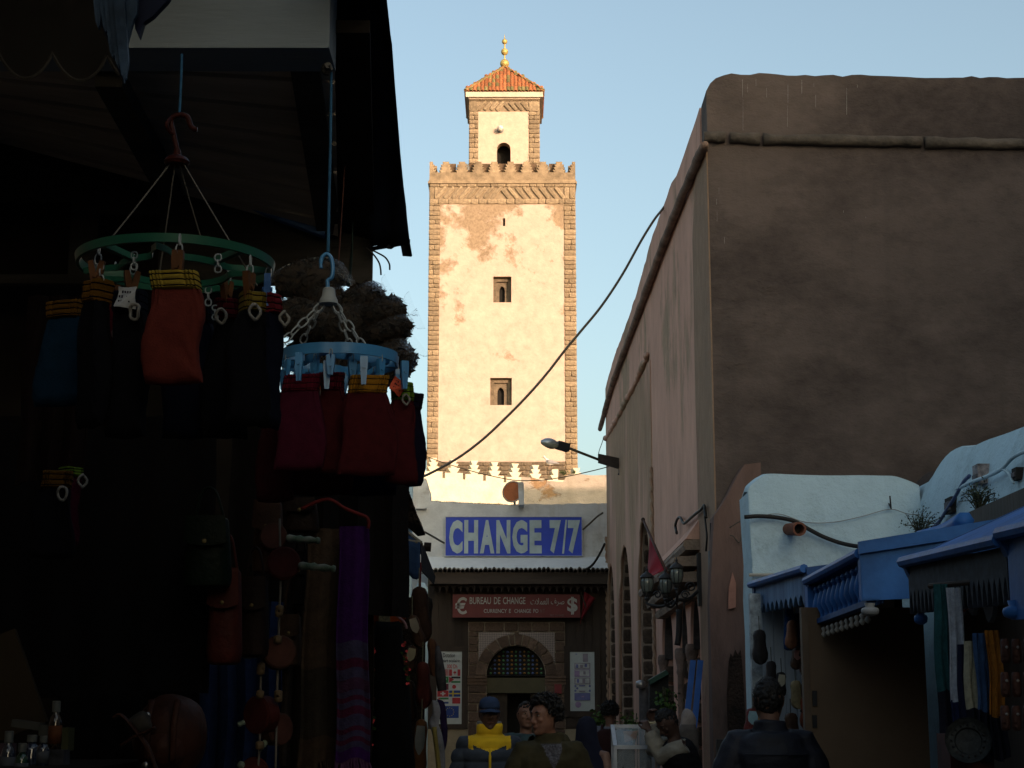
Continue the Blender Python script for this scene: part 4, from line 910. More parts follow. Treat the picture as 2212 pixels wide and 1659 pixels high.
# terracotta water spout
c = at(1715, 1143, YS - 0.15); t = thing('drain_pipe', 'terracotta drain spout sticking out of the white wall', 'drain pipe', (c.x, YS, c.z))
ax = Vector((0.12, -1, -0.10)).normalized(); r0 = px(YS, 15)
b = MB(); b.lathe([(r0 * 0.82, -0.25), (r0 * 0.92, 0.0), (r0, 0.13), (r0, 0.15), (r0 * 0.72, 0.15), (r0 * 0.70, -0.05), (0.005, -0.06)], c, ax, 24); part('pipe', b, mat('terracotta', (0.22, 0.085, 0.05), 0.8, 0.2, 8, 0.006), t, 40)
b = MB(); b.lathe([(0.005, 0.0), (r0 * 0.69, 0.0), (r0 * 0.69, 0.01), (0.005, 0.01)], c + ax * 0.05, ax, 18); part('mouth', b, M_void, t)
# coping of green glazed half-round tiles on the ledge under the side wall
XC = 2.78
q0, q1 = atX(1938, 1185, XC), atX(2212, 1070, XC); zc_ = (q0.z + q1.z) / 2
cop = thing('tile_coping', 'row of dark green glazed tiles along the ledge under the white side wall', 'tiles', (XC, 9, zc_))
b = MB(); b.span((XC + 0.02, 5.5, zc_ - 0.35), (XS + 0.05, q0.y, zc_ - 0.05)); part('ledge', b, M_stallwhite, cop)
M_green = mat('green_glaze', (0.018, 0.05, 0.035), 0.25, 0.5, 9, spec=0.6, rand=0.4)
tb = MB(); tb.sheet([[(xx * 1.0, math.cos(math.pi * j / 6) * 0.5, math.sin(math.pi * j / 6) * 0.5) for j in range(7)] for xx in (0.5, -0.5)], thick=0.14); gme = tb.mesh('coping_tile', M_green)
n = 62
for i in range(n):
    y_ = q0.y - 0.05 - 0.098 * i
    piece('coping_tile', gme, (XC + 0.20 + rnd.uniform(-0.01, 0.01), y_, zc_ - 0.06 + rnd.uniform(-0.008, 0.008)), cop, (rnd.uniform(-0.1, 0.1), R(-32) + rnd.uniform(-0.04, 0.04), rnd.uniform(-0.05, 0.05)), (0.5, 0.092, 0.10))
# vents (dark slots with pale rims) and conduits on the side wall
for k, (x0, x1, y0, y1, lab) in enumerate(((2113, 2125, 1000, 1044, 'narrow upright vent plate on the white side wall, left one'), (2198, 2208, 1008, 1035, 'narrow upright vent plate on the white side wall, near the right edge'), (2052, 2066, 1071, 1106, 'small dark vent on the white side wall just above the green tiles'))):
    p0, p1 = atX(x0, y1, XS), atX(x1, y0, XS); p2 = atX(x1, y1, XS)
    t = thing('wall_vent', lab, 'vent', (XS, p0.y, p0.z), 'vents on the white side wall')
    za, zb_ = min(p0.z, p2.z), p1.z
    b = MB(); b.span((XS - 0.035, p2.y, za), (XS + 0.05, p0.y, zb_)); part('frame', b, mat('chipped_frame', (0.30, 0.27, 0.27), 0.8, 0.4, 20, 0.006) if k == 0 else M_void, t)
    b = MB(); b.span((XS - 0.045, p2.y + 0.015, za + 0.02), (XS - 0.03, p0.y - 0.015, zb_ - 0.03 if k else za + (zb_ - za) * 0.5)); part('slot', b, mat('vent_grey', (0.12, 0.11, 0.12), 0.8, 0.3, 20), t)
def sidept(x, y, off=0.04): p = atX(x, y, XS - off); return p
def wire(name, label, cat, pts, r, m, sm=5, group=None):
    b = MB(); b.tube(smoothed(pts, sm), r, 6); return single(name, b, m, label, cat, group, True)
M_bluecable = mat('blue_painted_cable', (0.06, 0.09, 0.20), 0.5, 0.1)
wire('cable', 'blue-grey cable slanting down the white side wall to the tiles', 'cable', [sidept(2094, 1028), sidept(2082, 1040), sidept(2065, 1070), sidept(2046, 1100), sidept(2028, 1128), sidept(2012, 1144, 0.15)], 0.014, M_bluecable)
wire('cable', 'thick white painted cable sagging along the top of the white side wall', 'cable', [sidept(2066, 1058), sidept(2095, 1043), sidept(2135, 1028), sidept(2165, 1012), sidept(2186, 990), sidept(2212, 976), sidept(2260, 962)], 0.013, M_stallwhite)
wire('cable', 'short white cable loop peeling off the side wall near the right edge', 'cable', [sidept(2135, 1026), sidept(2160, 1014), sidept(2176, 1020), sidept(2186, 1038), sidept(2190, 1044)], 0.009, M_stallwhite)
E = lambda x, y, d=0.02: at(x, y, YS - d)
wire('wire', 'thin wire looping along the white end wall to a nail', 'wire', [E(1622, 1120), E(1680, 1110), E(1740, 1128), E(1800, 1128), E(1860, 1116), E(1922, 1100), E(1960, 1110), E(1990, 1112)], 0.0035, mat('thin_wire', (0.25, 0.25, 0.24), 0.6))
b = MB(); p = E(1925, 1099, 0.05); b.tube([Vector((p.x, YS + 0.02, p.z + 0.05)), p, p + Vector((-0.01, -0.02, 0.10))], 0.006, 6); single('wall_hook', b, M_iron, 'little iron hook on the white end wall', 'hook')
wire('cable', 'black cable curving along the white end wall down to the blue roof', 'cable', [E(1608, 1117, 0.06), E(1640, 1115, 0.06), E(1680, 1118, 0.06), E(1716, 1126, 0.10), E(1745, 1142, 0.08), E(1780, 1160, 0.08), E(1820, 1174, 0.1), E(1860, 1181, 0.2), E(1905, 1182, 0.3), E(1960, 1180, 0.4), E(2000, 1176, 0.6)], 0.018, M_cable)
b = MB(); b.tube([E(1618, 1222 + 20, 0.05), E(1690, 1242, 0.05)], 0.014, 6); b2 = E(1622, 1242); single('wooden_batten', b, mat('pale_batten', (0.40, 0.38, 0.33), 0.8), 'thin pale wooden batten across the foot of the white end wall', 'batten')
# weeds growing from the ledge
M_weed = mat('weed_leaf', (0.035, 0.055, 0.028), 0.7, 0.4, 14, rand=0.2); M_stem = mat('weed_stem', (0.05, 0.05, 0.03), 0.8)
def weed(c, w_, h, n, label, seed, group=None, m=None, leaf=0.02):
    r = random.Random(seed); t = thing('wild_plant', label, 'plant', c, group); st = MB(); lf = MB()
    for i in range(n):
        a = r.uniform(0, 6.283); q = r.uniform(0.2, 1.0); tip = c + Vector((math.cos(a) * w_ * q, math.sin(a) * w_ * q, h * r.uniform(0.45, 1.0) * (1.1 - 0.5 * q)))
        mid = c.lerp(tip, 0.5) + Vector((0, 0, h * 0.16)) + Vector((r.gauss(0, 1), r.gauss(0, 1), 0)) * w_ * 0.12
        path = smoothed([c, mid, tip], 4); st.tube(path, [0.004 * (1 - 0.6 * k / len(path)) for k in range(len(path))], 4)
        for k in range(16):
            p = path[r.randrange(2, len(path))] + Vector((r.gauss(0, 1), r.gauss(0, 1), r.gauss(0, 1))) * w_ * 0.10
            d = Vector((r.gauss(0, 1), r.gauss(0, 1), r.gauss(0, 0.7))).normalized(); sx = d.cross(Vector((r.gauss(0, 1), r.gauss(0, 1), 1))).normalized(); l = leaf * r.uniform(0.6, 1.5)
            lf.add([p, p + d * l * 0.5 + sx * l * 0.22, p + d * l, p + d * l * 0.5 - sx * l * 0.22], [(0, 1, 2, 3)])
    part('stems', st, M_stem, t); part('foliage', lf, m or M_weed, t); return t
weed(atX(1990, 1165, XC + 0.2), 0.16, 0.26, 26, 'straggly weed growing at the far end of the green tiles', 11, 'weeds on the tiled ledge')
weed(atX(2115, 1110, XC + 0.2), 0.14, 0.24, 34, 'bushy weed growing halfway along the green tiles', 12, 'weeds on the tiled ledge')
# blue roofed stalls
XF = 1.87
def stall_roof(label, x0, y0, x1, y1, zb_, slope_x, fascia):
    """sloping board roof, front edge from picture point 0 (far) to 1 (near) on the plane X = XF"""
    a, c = atX(x0, y0, XF), atX(x1, y1, XF)
    t = thing('stall_roof', label, 'roof', ((XF + slope_x) / 2, (a.y + c.y) / 2, a.z), 'blue roofs of the stalls on the right')
    nb = 7
    ya, yc = a.y, c.y
    def P(y_, f_):
        z_ = a.z + (c.z - a.z) * (y_ - ya) / (yc - ya); return Vector((XF + (slope_x - XF) * f_, y_, z_ + (zb_ - z_) * f_))
    for i in range(nb):
        u0 = ya + (yc - ya) * (i + 0.02) / nb; u1 = ya + (yc - ya) * (i + 0.98) / nb; dz = Vector((0, 0, -0.028))
        b = MB(); b.add([P(u0, 0), P(u1, 0), P(u1, 1), P(u0, 1)] + [p + dz for p in (P(u0, 0), P(u1, 0), P(u1, 1), P(u0, 1))], [(0, 1, 2, 3), (7, 6, 5, 4), (0, 4, 5, 1), (1, 5, 6, 2), (2, 6, 7, 3), (3, 7, 4, 0)]); part('roof_board', b, M_stallblue, t)
    b = MB(); b.tube([P(ya, 0) + Vector((-0.015, 0, -0.005)), P(yc, 0) + Vector((-0.015, 0, -0.005))], 0.028, 8); part('edge_rail', b, M_stallblue, t)
    b = MB()
    for s_ in (0, 1):
        y_ = (ya, yc)[s_]; b2 = MB(); b2.bar(P(y_, 0) + Vector((0, 0, -0.05)), P(y_, 1) + Vector((0, 0, -0.05)), 0.05, 0.10); part('rafter', b2, M_stallblue2, t)
    return t, P, ya, yc
t1, P1, a1, c1 = stall_roof('farthest small blue board roof, against the white end wall', 1625, 1262, 1742, 1226, 2.64, 2.75, 0)
t2, P2, a2, c2 = stall_roof('middle blue board roof with a row of turned spindles below it', 1746, 1254, 1862, 1193, 2.64, 2.75, 0)
t3, P3, a3, c3 = stall_roof('nearest blue board roof, its pale edge sweeping to the right border', 1956, 1212, 2166, 1163, 2.72, 2.75, 0)
t4, P4, a4, c4 = stall_roof('blue board roof cut off by the right border of the view', 2168, 1150, 2420, 1090, 2.76, 2.75, 0)
# drop boards: t1 notched and streaked, t2 spindles, t3 dark fretwork, t4 plain with a turned pendant
M_worn_blue = mat('worn_blue_board', (0.10, 0.19, 0.33), 0.7, 0.5, 6, 0.004, 30, stretch=(1, 1, 0.15), col2=(0.02, 0.05, 0.13))
def drop(P, ya, yc, h, m, t, teeth, name='drop_board', off=0.03, amp=0.35):
    b = MB(); n = teeth; lo = []; up = []
    for i in range(n * 4 + 1):
        y_ = ya + (yc - ya) * i / (n * 4); p = P(y_, 0) + Vector((off, 0, -0.03)); up.append(p); lo.append(p + Vector((0, 0, -h * (1 - amp * abs(math.sin(math.pi * i / 4))))))
    b.sheet([up, lo], thick=0.02); return part(name, b, m, t)
drop(P1, a1, c1, 0.20, M_worn_blue, t1, 12)
for f_ in (0.02, 0.97):
    b = MB(); p = P1(a1 + (c1 - a1) * f_, 0) + Vector((0.03, 0, 0)); b.span((p.x - 0.03, p.y - 0.04, p.z - 0.26), (p.x + 0.03, p.y + 0.04, p.z - 0.01)); part('bracket', b, M_stallblue2, t1)
nsp = 11
for i in range(nsp):
    y_ = a2 + (c2 - a2) * (i + 0.8) / (nsp + 0.6); p = P2(y_, 0) + Vector((0.04, 0, -0.05))
    b = MB(); b.lathe([(0.022, 0), (0.03, -0.02), (0.018, -0.04), (0.034, -0.09), (0.040, -0.13), (0.022, -0.17), (0.018, -0.19), (0.026, -0.21)], p, (0, 0, 1), 10); part('spindle', b, M_stallblue, t2, 40)
    b = MB(); q = p + Vector((0, 0, -0.255)); b.lathe([(0.006, 0.0), (0.017, -0.012), (0.008, -0.028), (0.019, -0.045), (0.009, -0.06), (0.003, -0.065)], q, (0, 0, 1), 8); part('bead_drop', b, mat('pale_bead', (0.30, 0.28, 0.25), 0.6), t2, True)
b = MB(); b.bar(P2(a2, 0) + Vector((0.04, 0, -0.265)), P2(c2, 0) + Vector((0.04, 0, -0.265)), 0.05, 0.03); part('lower_rail', b, M_stallblue2, t2)
b = MB(); b.bar(P2(a2, 0) + Vector((0.10, 0, -0.16)), P2(c2, 0) + Vector((0.10, 0, -0.16)), 0.012, 0.22); part('back_board', b, M_stallblue2, t2)
# board closing the near end of the middle roof
p = P2(c2, 0); b = MB(); b.add([p + Vector((dx, dy, dz)) for dy in (-0.04, -0.01) for dx, dz in ((-0.02, 0.03), (0.85, 0.17), (0.85, -0.22), (-0.02, -0.26))], [(0, 1, 2, 3), (7, 6, 5, 4), (0, 4, 5, 1), (1, 5, 6, 2), (2, 6, 7, 3), (3, 7, 4, 0)]); part('end_board', b, M_stallblue, t2)
b = MB(); b.add([p + Vector((dx, dy, dz)) for dy in (-0.07, -0.041) for dx, dz in ((-0.03, 0.05), (0.86, 0.195), (0.86, 0.12), (-0.03, -0.015))], [(0, 1, 2, 3), (7, 6, 5, 4), (0, 4, 5, 1), (1, 5, 6, 2), (2, 6, 7, 3), (3, 7, 4, 0)]); part('end_trim', b, M_stallblue, t2)
drop(P3, a3, c3, 0.22, mat('dark_fretwork', (0.03, 0.035, 0.05), 0.8, 0.4, 16), t3, 22, amp=0.5)
drop(P4, a4, c4, 0.30, M_stallblue, t4, 1, amp=0.0)
def pendant(c, r, m, label):
    b = MB(); b.lathe([(r * 0.6, 0.04), (r * 0.5, 0.02), (r * 0.92, 0.012), (r, 0), (r * 0.9, -0.018), (r * 0.45, -0.028), (0.004, -0.03)], c, (0, 0, 1), 18); return part('pendant', b, m, label, True)
M_pend = mat('pale_pendant', (0.24, 0.25, 0.26), 0.5, 0.1)
pendant(P2(a2, 0) + Vector((0.03, 0, -0.26)), 0.045, M_pend, t2); pendant(P2(c2, 0) + Vector((0.03, 0, -0.31)), 0.048, M_pend, t2)
pendant(P3(a3, 0) + Vector((0.06, 0, -0.27)), 0.032, M_stallblue, t3); pendant(P4(a4, 0) + Vector((0.02, -0.03, -0.30)), 0.05, M_stallblue, t4)
for P_, y_, t_ in ((P2, a2, t2), (P2, c2, t2)):
    b = MB(); p = P_(y_, 0) + Vector((0.03, 0, -0.14)); b.span((p.x - 0.045, p.y - 0.045, p.z - 0.11), (p.x + 0.045, p.y + 0.045, p.z + 0.10)); part('post_head', b, M_stallblue, t_)
b = MB(); p = P3(a3, 0) + Vector((0.06, 0, -0.12)); b.span((p.x - 0.03, p.y - 0.03, p.z - 0.12), (p.x + 0.03, p.y + 0.03, p.z + 0.08)); part('post_head', b, M_stallblue2, t3)
# blue pipe and clutter lying on the roofs
wire('roof_pipe', 'blue painted pipe stub lying where two blue roofs meet', 'pipe', [atX(1990, 1163, 2.45), atX(2040, 1150, 2.45), atX(2085, 1124, 2.45)], 0.05, M_stallblue, 4)
# slipper stall: white boards, hanging slippers and bags
xb0 = at(1624, 1400, 12.75).x; sl_ = thing('slipper_stall', 'white boarded side of the slipper stall under the farthest blue roof', 'stall', (2.1, 12.75, 0))
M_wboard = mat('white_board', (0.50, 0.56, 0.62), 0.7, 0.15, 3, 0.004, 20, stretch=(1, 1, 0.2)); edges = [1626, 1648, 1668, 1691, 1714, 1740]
for i, (xa, xb) in enumerate(zip(edges, edges[1:])):
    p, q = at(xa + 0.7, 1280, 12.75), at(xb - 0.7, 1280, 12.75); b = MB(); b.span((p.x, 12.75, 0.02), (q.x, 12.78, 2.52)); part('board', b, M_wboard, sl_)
b = MB(); p = at(1628, 1270, 12.4); b.span((p.x - 0.03, 12.40, 0), (p.x + 0.05, 12.48, 2.5)); part('post', b, mat('chipped_white_post', (0.42, 0.47, 0.50), 0.7, 0.4, 9, 0.006, 30), sl_)
b = MB(); b.span((2.45, 10.6, 0), (2.50, 12.74, 2.6)); part('back', b, M_darkwood, sl_)
def shoe(c, l, w_, col, name, label, tilt=0.0, lining=None, group=None, face=(0, -1, 0), toe_down=False):
    """a flat slipper hanging by its heel, sole outwards or opening outwards"""
    m = mat('leather_' + col[0], col[1], 0.6, 0.25, 12, 0.004, 60)
    t = thing(name, label, 'slipper', c, group); fy = Vector(face).normalized(); sx = fy.cross(Vector((0, 0, 1))).normalized()
    up = (Vector((0, 0, 1)) * math.cos(tilt) + sx * math.sin(tilt)).normalized(); s2 = up.cross(fy)
    pr_ = [(0.0, 0.25), (0.04, 0.62), (0.16, 0.80), (0.34, 0.74), (0.5, 0.80), (0.68, 0.98), (0.84, 0.92), (0.94, 0.62), (1.0, 0.15)]
    def ring(d, k): return [c + up * (-l * f_ if not toe_down else -l * f_) + s2 * (w_ / 2 * g_ * k) + fy * d for f_, g_ in pr_] + [c + up * (-l * f_) - s2 * (w_ / 2 * g_ * k) + fy * d for f_, g_ in pr_[::-1]]
    b = MB(); b.loft([ring(-0.022, 0.96), ring(-0.012, 1.0), ring(0.0, 1.0), ring(0.014, 0.97), ring(0.030, 0.80), ring(0.038, 0.5)]); part('upper', b, m, t, 50)
    b = MB(); b.loft([ring(-0.030, 0.97), ring(-0.022, 0.99)]); part('sole', b, mat('sole_tan', (0.10, 0.055, 0.03), 0.7), t)
    if lining:
        pr2 = [(0.10, 0.5), (0.3, 0.62), (0.45, 0.55), (0.56, 0.1)]; o_ = [c + up * (-l * f_) + s2 * (w_ / 2 * g_) + fy * 0.041 for f_, g_ in pr2] + [c + up * (-l * f_) - s2 * (w_ / 2 * g_) + fy * 0.041 for f_, g_ in pr2[::-1]]
        b = MB(); b.prism(list(range(len(o_))) and [(i, 0) for i in range(len(o_))], lambda i, _: o_[int(i)], lambda i, _: o_[int(i)] - fy * 0.02); part('lining', b, mat('lining_' + lining[0], lining[1], 0.8), t)
    b = MB(); b.tube([c + Vector((0, 0, 0.0)), c + Vector((0, 0.01, 0.10))], 0.003, 5); part('string', b, M_stem, t)
    return t
sc_ = [('black', (0.02, 0.018, 0.02)), ('tan', (0.22, 0.09, 0.045)), ('rust', (0.20, 0.045, 0.02)), ('brown', (0.07, 0.035, 0.02)), ('mustard', (0.40, 0.24, 0.04)), ('navy', (0.02, 0.03, 0.07)), ('straw', (0.38, 0.30, 0.16)), ('maroon', (0.12, 0.02, 0.02))]
G_ = 'slippers hanging on the right-hand slipper stall'
S_ = [(1640, 1360, 74, 34, 0, None, 'big black slipper hanging highest on the white boards'), (1666, 1428, 60, 26, 0, None, 'black slipper hanging right of and below the big black one'), (1688, 1452, 54, 26, 0, ('cream', (0.42, 0.38, 0.28)), 'black slipper with a cream lining on the white boards'), (1712, 1340, 62, 28, 1, None, 'tan slipper hanging right of the white boards, upper'), (1736, 1400, 58, 26, 2, None, 'rust slipper at the edge of the brown shutter'), (1722, 1400, 46, 24, 3, ('pink', (0.40, 0.20, 0.18)), 'brown slipper with a pink lining below the tan one'), (1641, 1500, 44, 30, 3, None, 'dark brown slipper low on the reddish wall side'), (1626, 1530, 60, 34, 7, ('sky', (0.25, 0.40, 0.45)), 'maroon slipper with a pale blue lining, lowest on the left'), (1652, 1520, 56, 36, 4, None, 'mustard yellow slipper behind the dark haired head'), (1718, 1470, 60, 28, 6, None, 'straw coloured slipper right of the dark haired head'), (1742, 1505, 70, 34, 2, None, 'rust slipper low beside the brown shutter'), (1708, 1540, 66, 34, 3, None, 'brown slipper right of the head, lowest'), (1728, 1610, 60, 34, 7, None, 'maroon slipper hanging low beside the man in the dark jacket'), (1660, 1590, 56, 30, 0, None, 'black slipper half hidden by the dark jacket')]
for i, (x, y, l, w_, k, lin, lab) in enumerate(S_):
    Y_ = 12.1 - 0.05 * (i % 4); shoe(at(x, y, Y_), px(Y_, l), px(Y_, w_), sc_[k], 'slipper', lab, rnd.uniform(-0.12, 0.12), lin, G_)
# blue fabric bag and dark bag hanging under the far roof, with a pale cord
for x0, x1, y0, y1, Y_, col, nm, lab in ((1690, 1722, 1316, 1405, 12.2, (0.025, 0.08, 0.24), 'cloth_bag', 'blue cloth bag hanging under the farthest blue roof'), (1710, 1738, 1325, 1430, 12.1, (0.02, 0.025, 0.05), 'cloth_bag', 'dark navy cloth bag hanging right of the blue one')):
    a = at(x0, y0, Y_); c = at(x1, y1, Y_); t = thing(nm, lab, 'bag', ((a.x + c.x) / 2, Y_, c.z), 'cloth bags under the farthest blue roof'); W_ = (c.x - a.x) / 2; cx_ = (a.x + c.x) / 2; H_ = a.z - c.z
    b = MB(); b.loft([[Vector((cx_ + W_ * k_ * math.cos(q) * (1 + 0.1 * math.sin(5 * q + f_ * 4)), Y_ + W_ * 0.45 * k_ * math.sin(q), a.z - H_ * f_)) for q in [6.283 * j / 16 for j in range(16)]] for f_, k_ in ((0, 0.55), (0.06, 0.62), (0.4, 0.8), (0.8, 1.0), (0.96, 0.9), (1, 0.5))]); part('body', b, mat('cloth_' + nm + str(x0), col, 0.9, 0.3, 10, 0.01), t, True)
    b = MB(); b.tube(smoothed([Vector((cx_ - W_ * 0.5, Y_, a.z)), Vector((cx_ - W_ * 0.3, Y_, a.z + 0.14)), Vector((cx_ + W_ * 0.3, Y_, a.z + 0.14)), Vector((cx_ + W_ * 0.5, Y_, a.z))]), 0.006, 6); part('strap', b, mat('pale_cord', (0.42, 0.38, 0.30), 0.8), t)
for k in range(2):
    b = MB(); pts_ = [at(1740, 1330 + 14 * i, 12.0) + Vector((0.02 * math.sin(i * 2 + k), 0, 0)) for i in range(16)]; b.tube(pts_, [0.028 + 0.012 * math.sin(i * 2.5) for i in range(16)], 7); roughen(b, 0.012, 30, k)
    if k == 0: single('shoe_garland', b, mat('garland_brown', (0.06, 0.035, 0.025), 0.8, 0.5, 30, 0.01), 'long dark garland of small leather pieces hanging by the shutter edge', 'garland', None, True)
# brown shutter facing the viewer, scalloped pelmet above it
YSh = 10.25; a = at(1737, 1312, YSh); c = at(2010, 1660, YSh)
sh_ = thing('wooden_shutter', 'plain brown wooden shutter closing the stall under the middle blue roof', 'shutter', ((a.x + c.x) / 2, YSh, 0))
M_ply = mat('brown_plywood', (0.15, 0.10, 0.062), 0.75, 0.12, 1.2, 0.002, 40)
b = MB(); b.span((a.x, YSh, 0.02), (c.x, YSh + 0.04, a.z)); part('panel', b, M_ply, sh_)
b = MB(); b.span((a.x - 0.02, YSh - 0.01, 0.02), (a.x + 0.02, YSh + 0.06, a.z)); part('edge_batten', b, mat('brown_batten', (0.13, 0.09, 0.06), 0.7, 0.15, 5), sh_)
for y0, y1 in ((1492, 1525), (1545, 1572)):
    p, q = at(1754, y0, YSh), at(1765, y1, YSh); b = MB(); b.span((p.x, YSh - 0.012, q.z), (q.x, YSh + 0.005, p.z)); part('hinge', b, M_iron, sh_)
st_ = thing('scarf_stall', 'dark open stall behind the scarves on the right', 'stall', (2.64, 8, 0)); b = MB(); b.span((2.62, 6.2, 0.02), (2.66, 10.2, 2.75)); part('back_wall', b, M_darkwood, st_)
# scarf stall
def scarf(name, label, x0, x1, y0, y1, Y_, col, col2=None, split=None, group=None, ruf=0.018, fr=True, seed=0, n=26, m=22, wv=5.0, bands=None, lean=0.0, fringe=None, amp2=0.0):
    """cloth hanging from y0 down to y1, pleated; bands = [(f0, f1, colour name, colour)] along its length"""
    r = random.Random(seed); a = at(x0, y0, Y_); c = at(x1, y0, Y_); zb_ = at(x0, y1, Y_).z; t = thing(name, label, 'scarf', ((a.x + c.x) / 2, Y_, zb_), group)
    ph = r.uniform(0, 6); W_ = c.x - a.x; H_ = a.z - zb_; segs = bands or [(0, 1, 'plain', col)]
    def P_(u, f_):
        w_ = W_ * (1 + lean * f_); x = a.x + W_ / 2 + (u - 0.5) * w_ + amp2 * f_ * W_
        return Vector((x + 0.004 * math.sin(9 * f_ + ph), Y_ + ruf * math.sin(wv * 2 * math.pi * u + ph + 0.5 * math.sin(3 * f_)) * (0.6 + 0.5 * f_) + ruf * 0.5 * math.sin(13 * u * wv + 2 * ph) * 0.5, a.z - H_ * f_ - 0.01 * math.sin(7 * u + ph) * f_))
    for f0, f1, nm, cc in segs:
        k = max(2, int(m * (f1 - f0)) + 1); rows = [[P_(i / n, f0 + (f1 - f0) * j / k) for i in range(n + 1)] for j in range(k + 1)]
        b = MB(); b.sheet(rows, thick=0.006); part('cloth' if len(segs) == 1 else 'cloth_band', b, mat('scarf_%s_%s' % (nm, '_'.join('%d' % (v * 1000) for v in cc)), cc, 0.9, 0.18, 30, 0.003, 120, spec=0.1), t, 60)
    if fringe:
        b = MB()
        for i in range(int(fringe)):
            p = P_((i + 0.5) / fringe, 1.0); b.tube(smoothed([p, p + Vector((r.gauss(0, .006), r.gauss(0, .006), -0.03)), p + Vector((r.gauss(0, .01), r.gauss(0, .01), -0.065))], 2), 0.004, 4)
        part('fringe', b, mat('scarf_fringe_%d' % int(col[0] * 1000), col, 0.9), t)
    return t
GS = 'scarves hanging in the right-hand stall'
dk = (0.012, 0.012, 0.02)
scarf('scarf', 'dark teal scarf with a black foot, leftmost in the right stall', 2016, 2044, 1262, 1612, 6.9, (0.02, 0.075, 0.085), group=GS, seed=1, wv=2, bands=[(0, .66, 'teal', (0.02, 0.075, 0.085)), (.66, 1, 'dark', dk)])
scarf('scarf', 'white scarf with a navy foot beside the teal one', 2043, 2072, 1270, 1660, 6.85, (0.34, 0.38, 0.45), group=GS, seed=2, wv=2, bands=[(0, .63, 'white', (0.34, 0.38, 0.45)), (.63, 1, 'navy', (0.01, 0.015, 0.05))])
scarf('scarf', 'black-navy scarf between the white and the cream one', 2070, 2088, 1392, 1640, 6.8, (0.012, 0.014, 0.035), group=GS, seed=3, wv=2)
scarf('scarf', 'cream scarf with a black foot under the lettered board', 2084, 2108, 1385, 1640, 6.75, (0.34, 0.32, 0.23), group=GS, seed=4, wv=2, bands=[(0, .57, 'cream', (0.34, 0.32, 0.23)), (.57, 1, 'dark', dk)])
scarf('scarf', 'mid blue scarf with a black foot under the lettered board', 2104, 2130, 1368, 1640, 6.7, (0.04, 0.085, 0.19), group=GS, seed=5, wv=2, bands=[(0, .62, 'blue', (0.04, 0.085, 0.19)), (.62, 1, 'dark', dk)], lean=0.1)
scarf('scarf', 'orange scarf with a black foot, rightmost under the lettered board', 2128, 2160, 1362, 1640, 6.65, (0.30, 0.12, 0.02), group=GS, seed=6, wv=2.5, bands=[(0, .67, 'orange', (0.30, 0.12, 0.02)), (.67, 1, 'dark', dk)], lean=0.25, amp2=0.1)
b = MB(); p, q = at(2008, 1266, 7.0), at(2180, 1250, 6.6); b.tube([p, q], 0.012, 8); single('hanging_rail', b, M_darkwood, 'dark rail carrying the scarves in the right stall', 'rail')
# lettered board with a hand shaped lower edge
XB = 1.98; cr = [(2056, 1330), (2145, 1278)];
def onX(x, y): return atX(x, y, XB)
sg = thing('stall_sign', 'pale stall board with red capitals and two rounded arches cut from its lower edge', 'sign', onX(2100, 1390), None)
# outline in (Y, z) built from picture points
ol = [(2054, 1336), (2062, 1260), (2150, 1222), (2147, 1300), (2143, 1330), (2136, 1345), (2131, 1338), (2128, 1326), (2120, 1306), (2112, 1300), (2104, 1312), (2100, 1330), (2094, 1322), (2086, 1310), (2078, 1318), (2070, 1340), (2056, 1358)]
pp = [onX(x, y) for x, y in ol]
b = MB(); b.prism([(p.y, p.z) for p in pp], lambda u, v: Vector((XB, u, v)), lambda u, v: Vector((XB + 0.02, u, v))); part('panel', b, mat('pale_sign_board', (0.13, 0.135, 0.15), 0.8, 0.15, 6), sg)
p0, p1 = onX(2060, 1334), onX(2143, 1292); hh = onX(2060, 1298).z - p0.z
b = MB(); b.text('LA MAIN DE FATMA', (0, 0, abs(p1.y - p0.y), hh), lambda u, v, d: Vector((XB - 0.002 - d, p0.y - u, p0.z + (p1.z - p0.z) * u / abs(p1.y - p0.y) + v)), 0.004, 0.02); part('lettering', b, mat('brick_red_paint', (0.20, 0.045, 0.03), 0.7), sg)
# round metal tray and reddish goods at the foot of the stall
c = at(2085, 1640 - 45, 6.6); c.z = at(2100, 1600, 6.6).z; c = at(2092, 1602 + 0, 6.6)
t = thing('metal_plate', 'round dark embossed metal plate standing at the foot of the scarf stall', 'plate', c); r0 = px(6.6, 48)
b = MB(); b.lathe([(0.004, 0.0), (r0 * 0.55, 0.004), (r0 * 0.6, 0.014), (r0 * 0.8, 0.016), (r0, 0.03), (r0, 0.022), (r0 * 0.8, 0.006), (0.004, -0.008)], c, (-0.3, -1, 0.25), 32); part('dish', b, mat('engraved_pewter', (0.022, 0.026, 0.026), 0.6, 0.5, 40, 0.004, 60, metal=0.2), t, 40)
b = MB();
for k in range(16): q = Vector((-0.3, -1, 0.25)).to_track_quat('Z', 'Y'); b.ball(c + q @ Vector((r0 * 0.7 * math.cos(k * 0.3927), r0 * 0.7 * math.sin(k * 0.3927), 0.016)), 0.006, 6, 4)
part('boss_ring', b, M_iron, t, stuff=True)
b = MB(); p, q = at(2050, 1585, 6.75), at(2150, 1700, 6.75); b.span((p.x, 6.75, q.z), (q.x, 6.95, p.z)); single('red_box', b, mat('maroon_box', (0.07, 0.02, 0.018), 0.8, 0.3, 8), 'reddish brown box behind the round metal plate', 'box')
M_leath = mat('dark_red_leather', (0.055, 0.022, 0.016), 0.7, 0.5, 9, 0.01)
rr = random.Random(9)
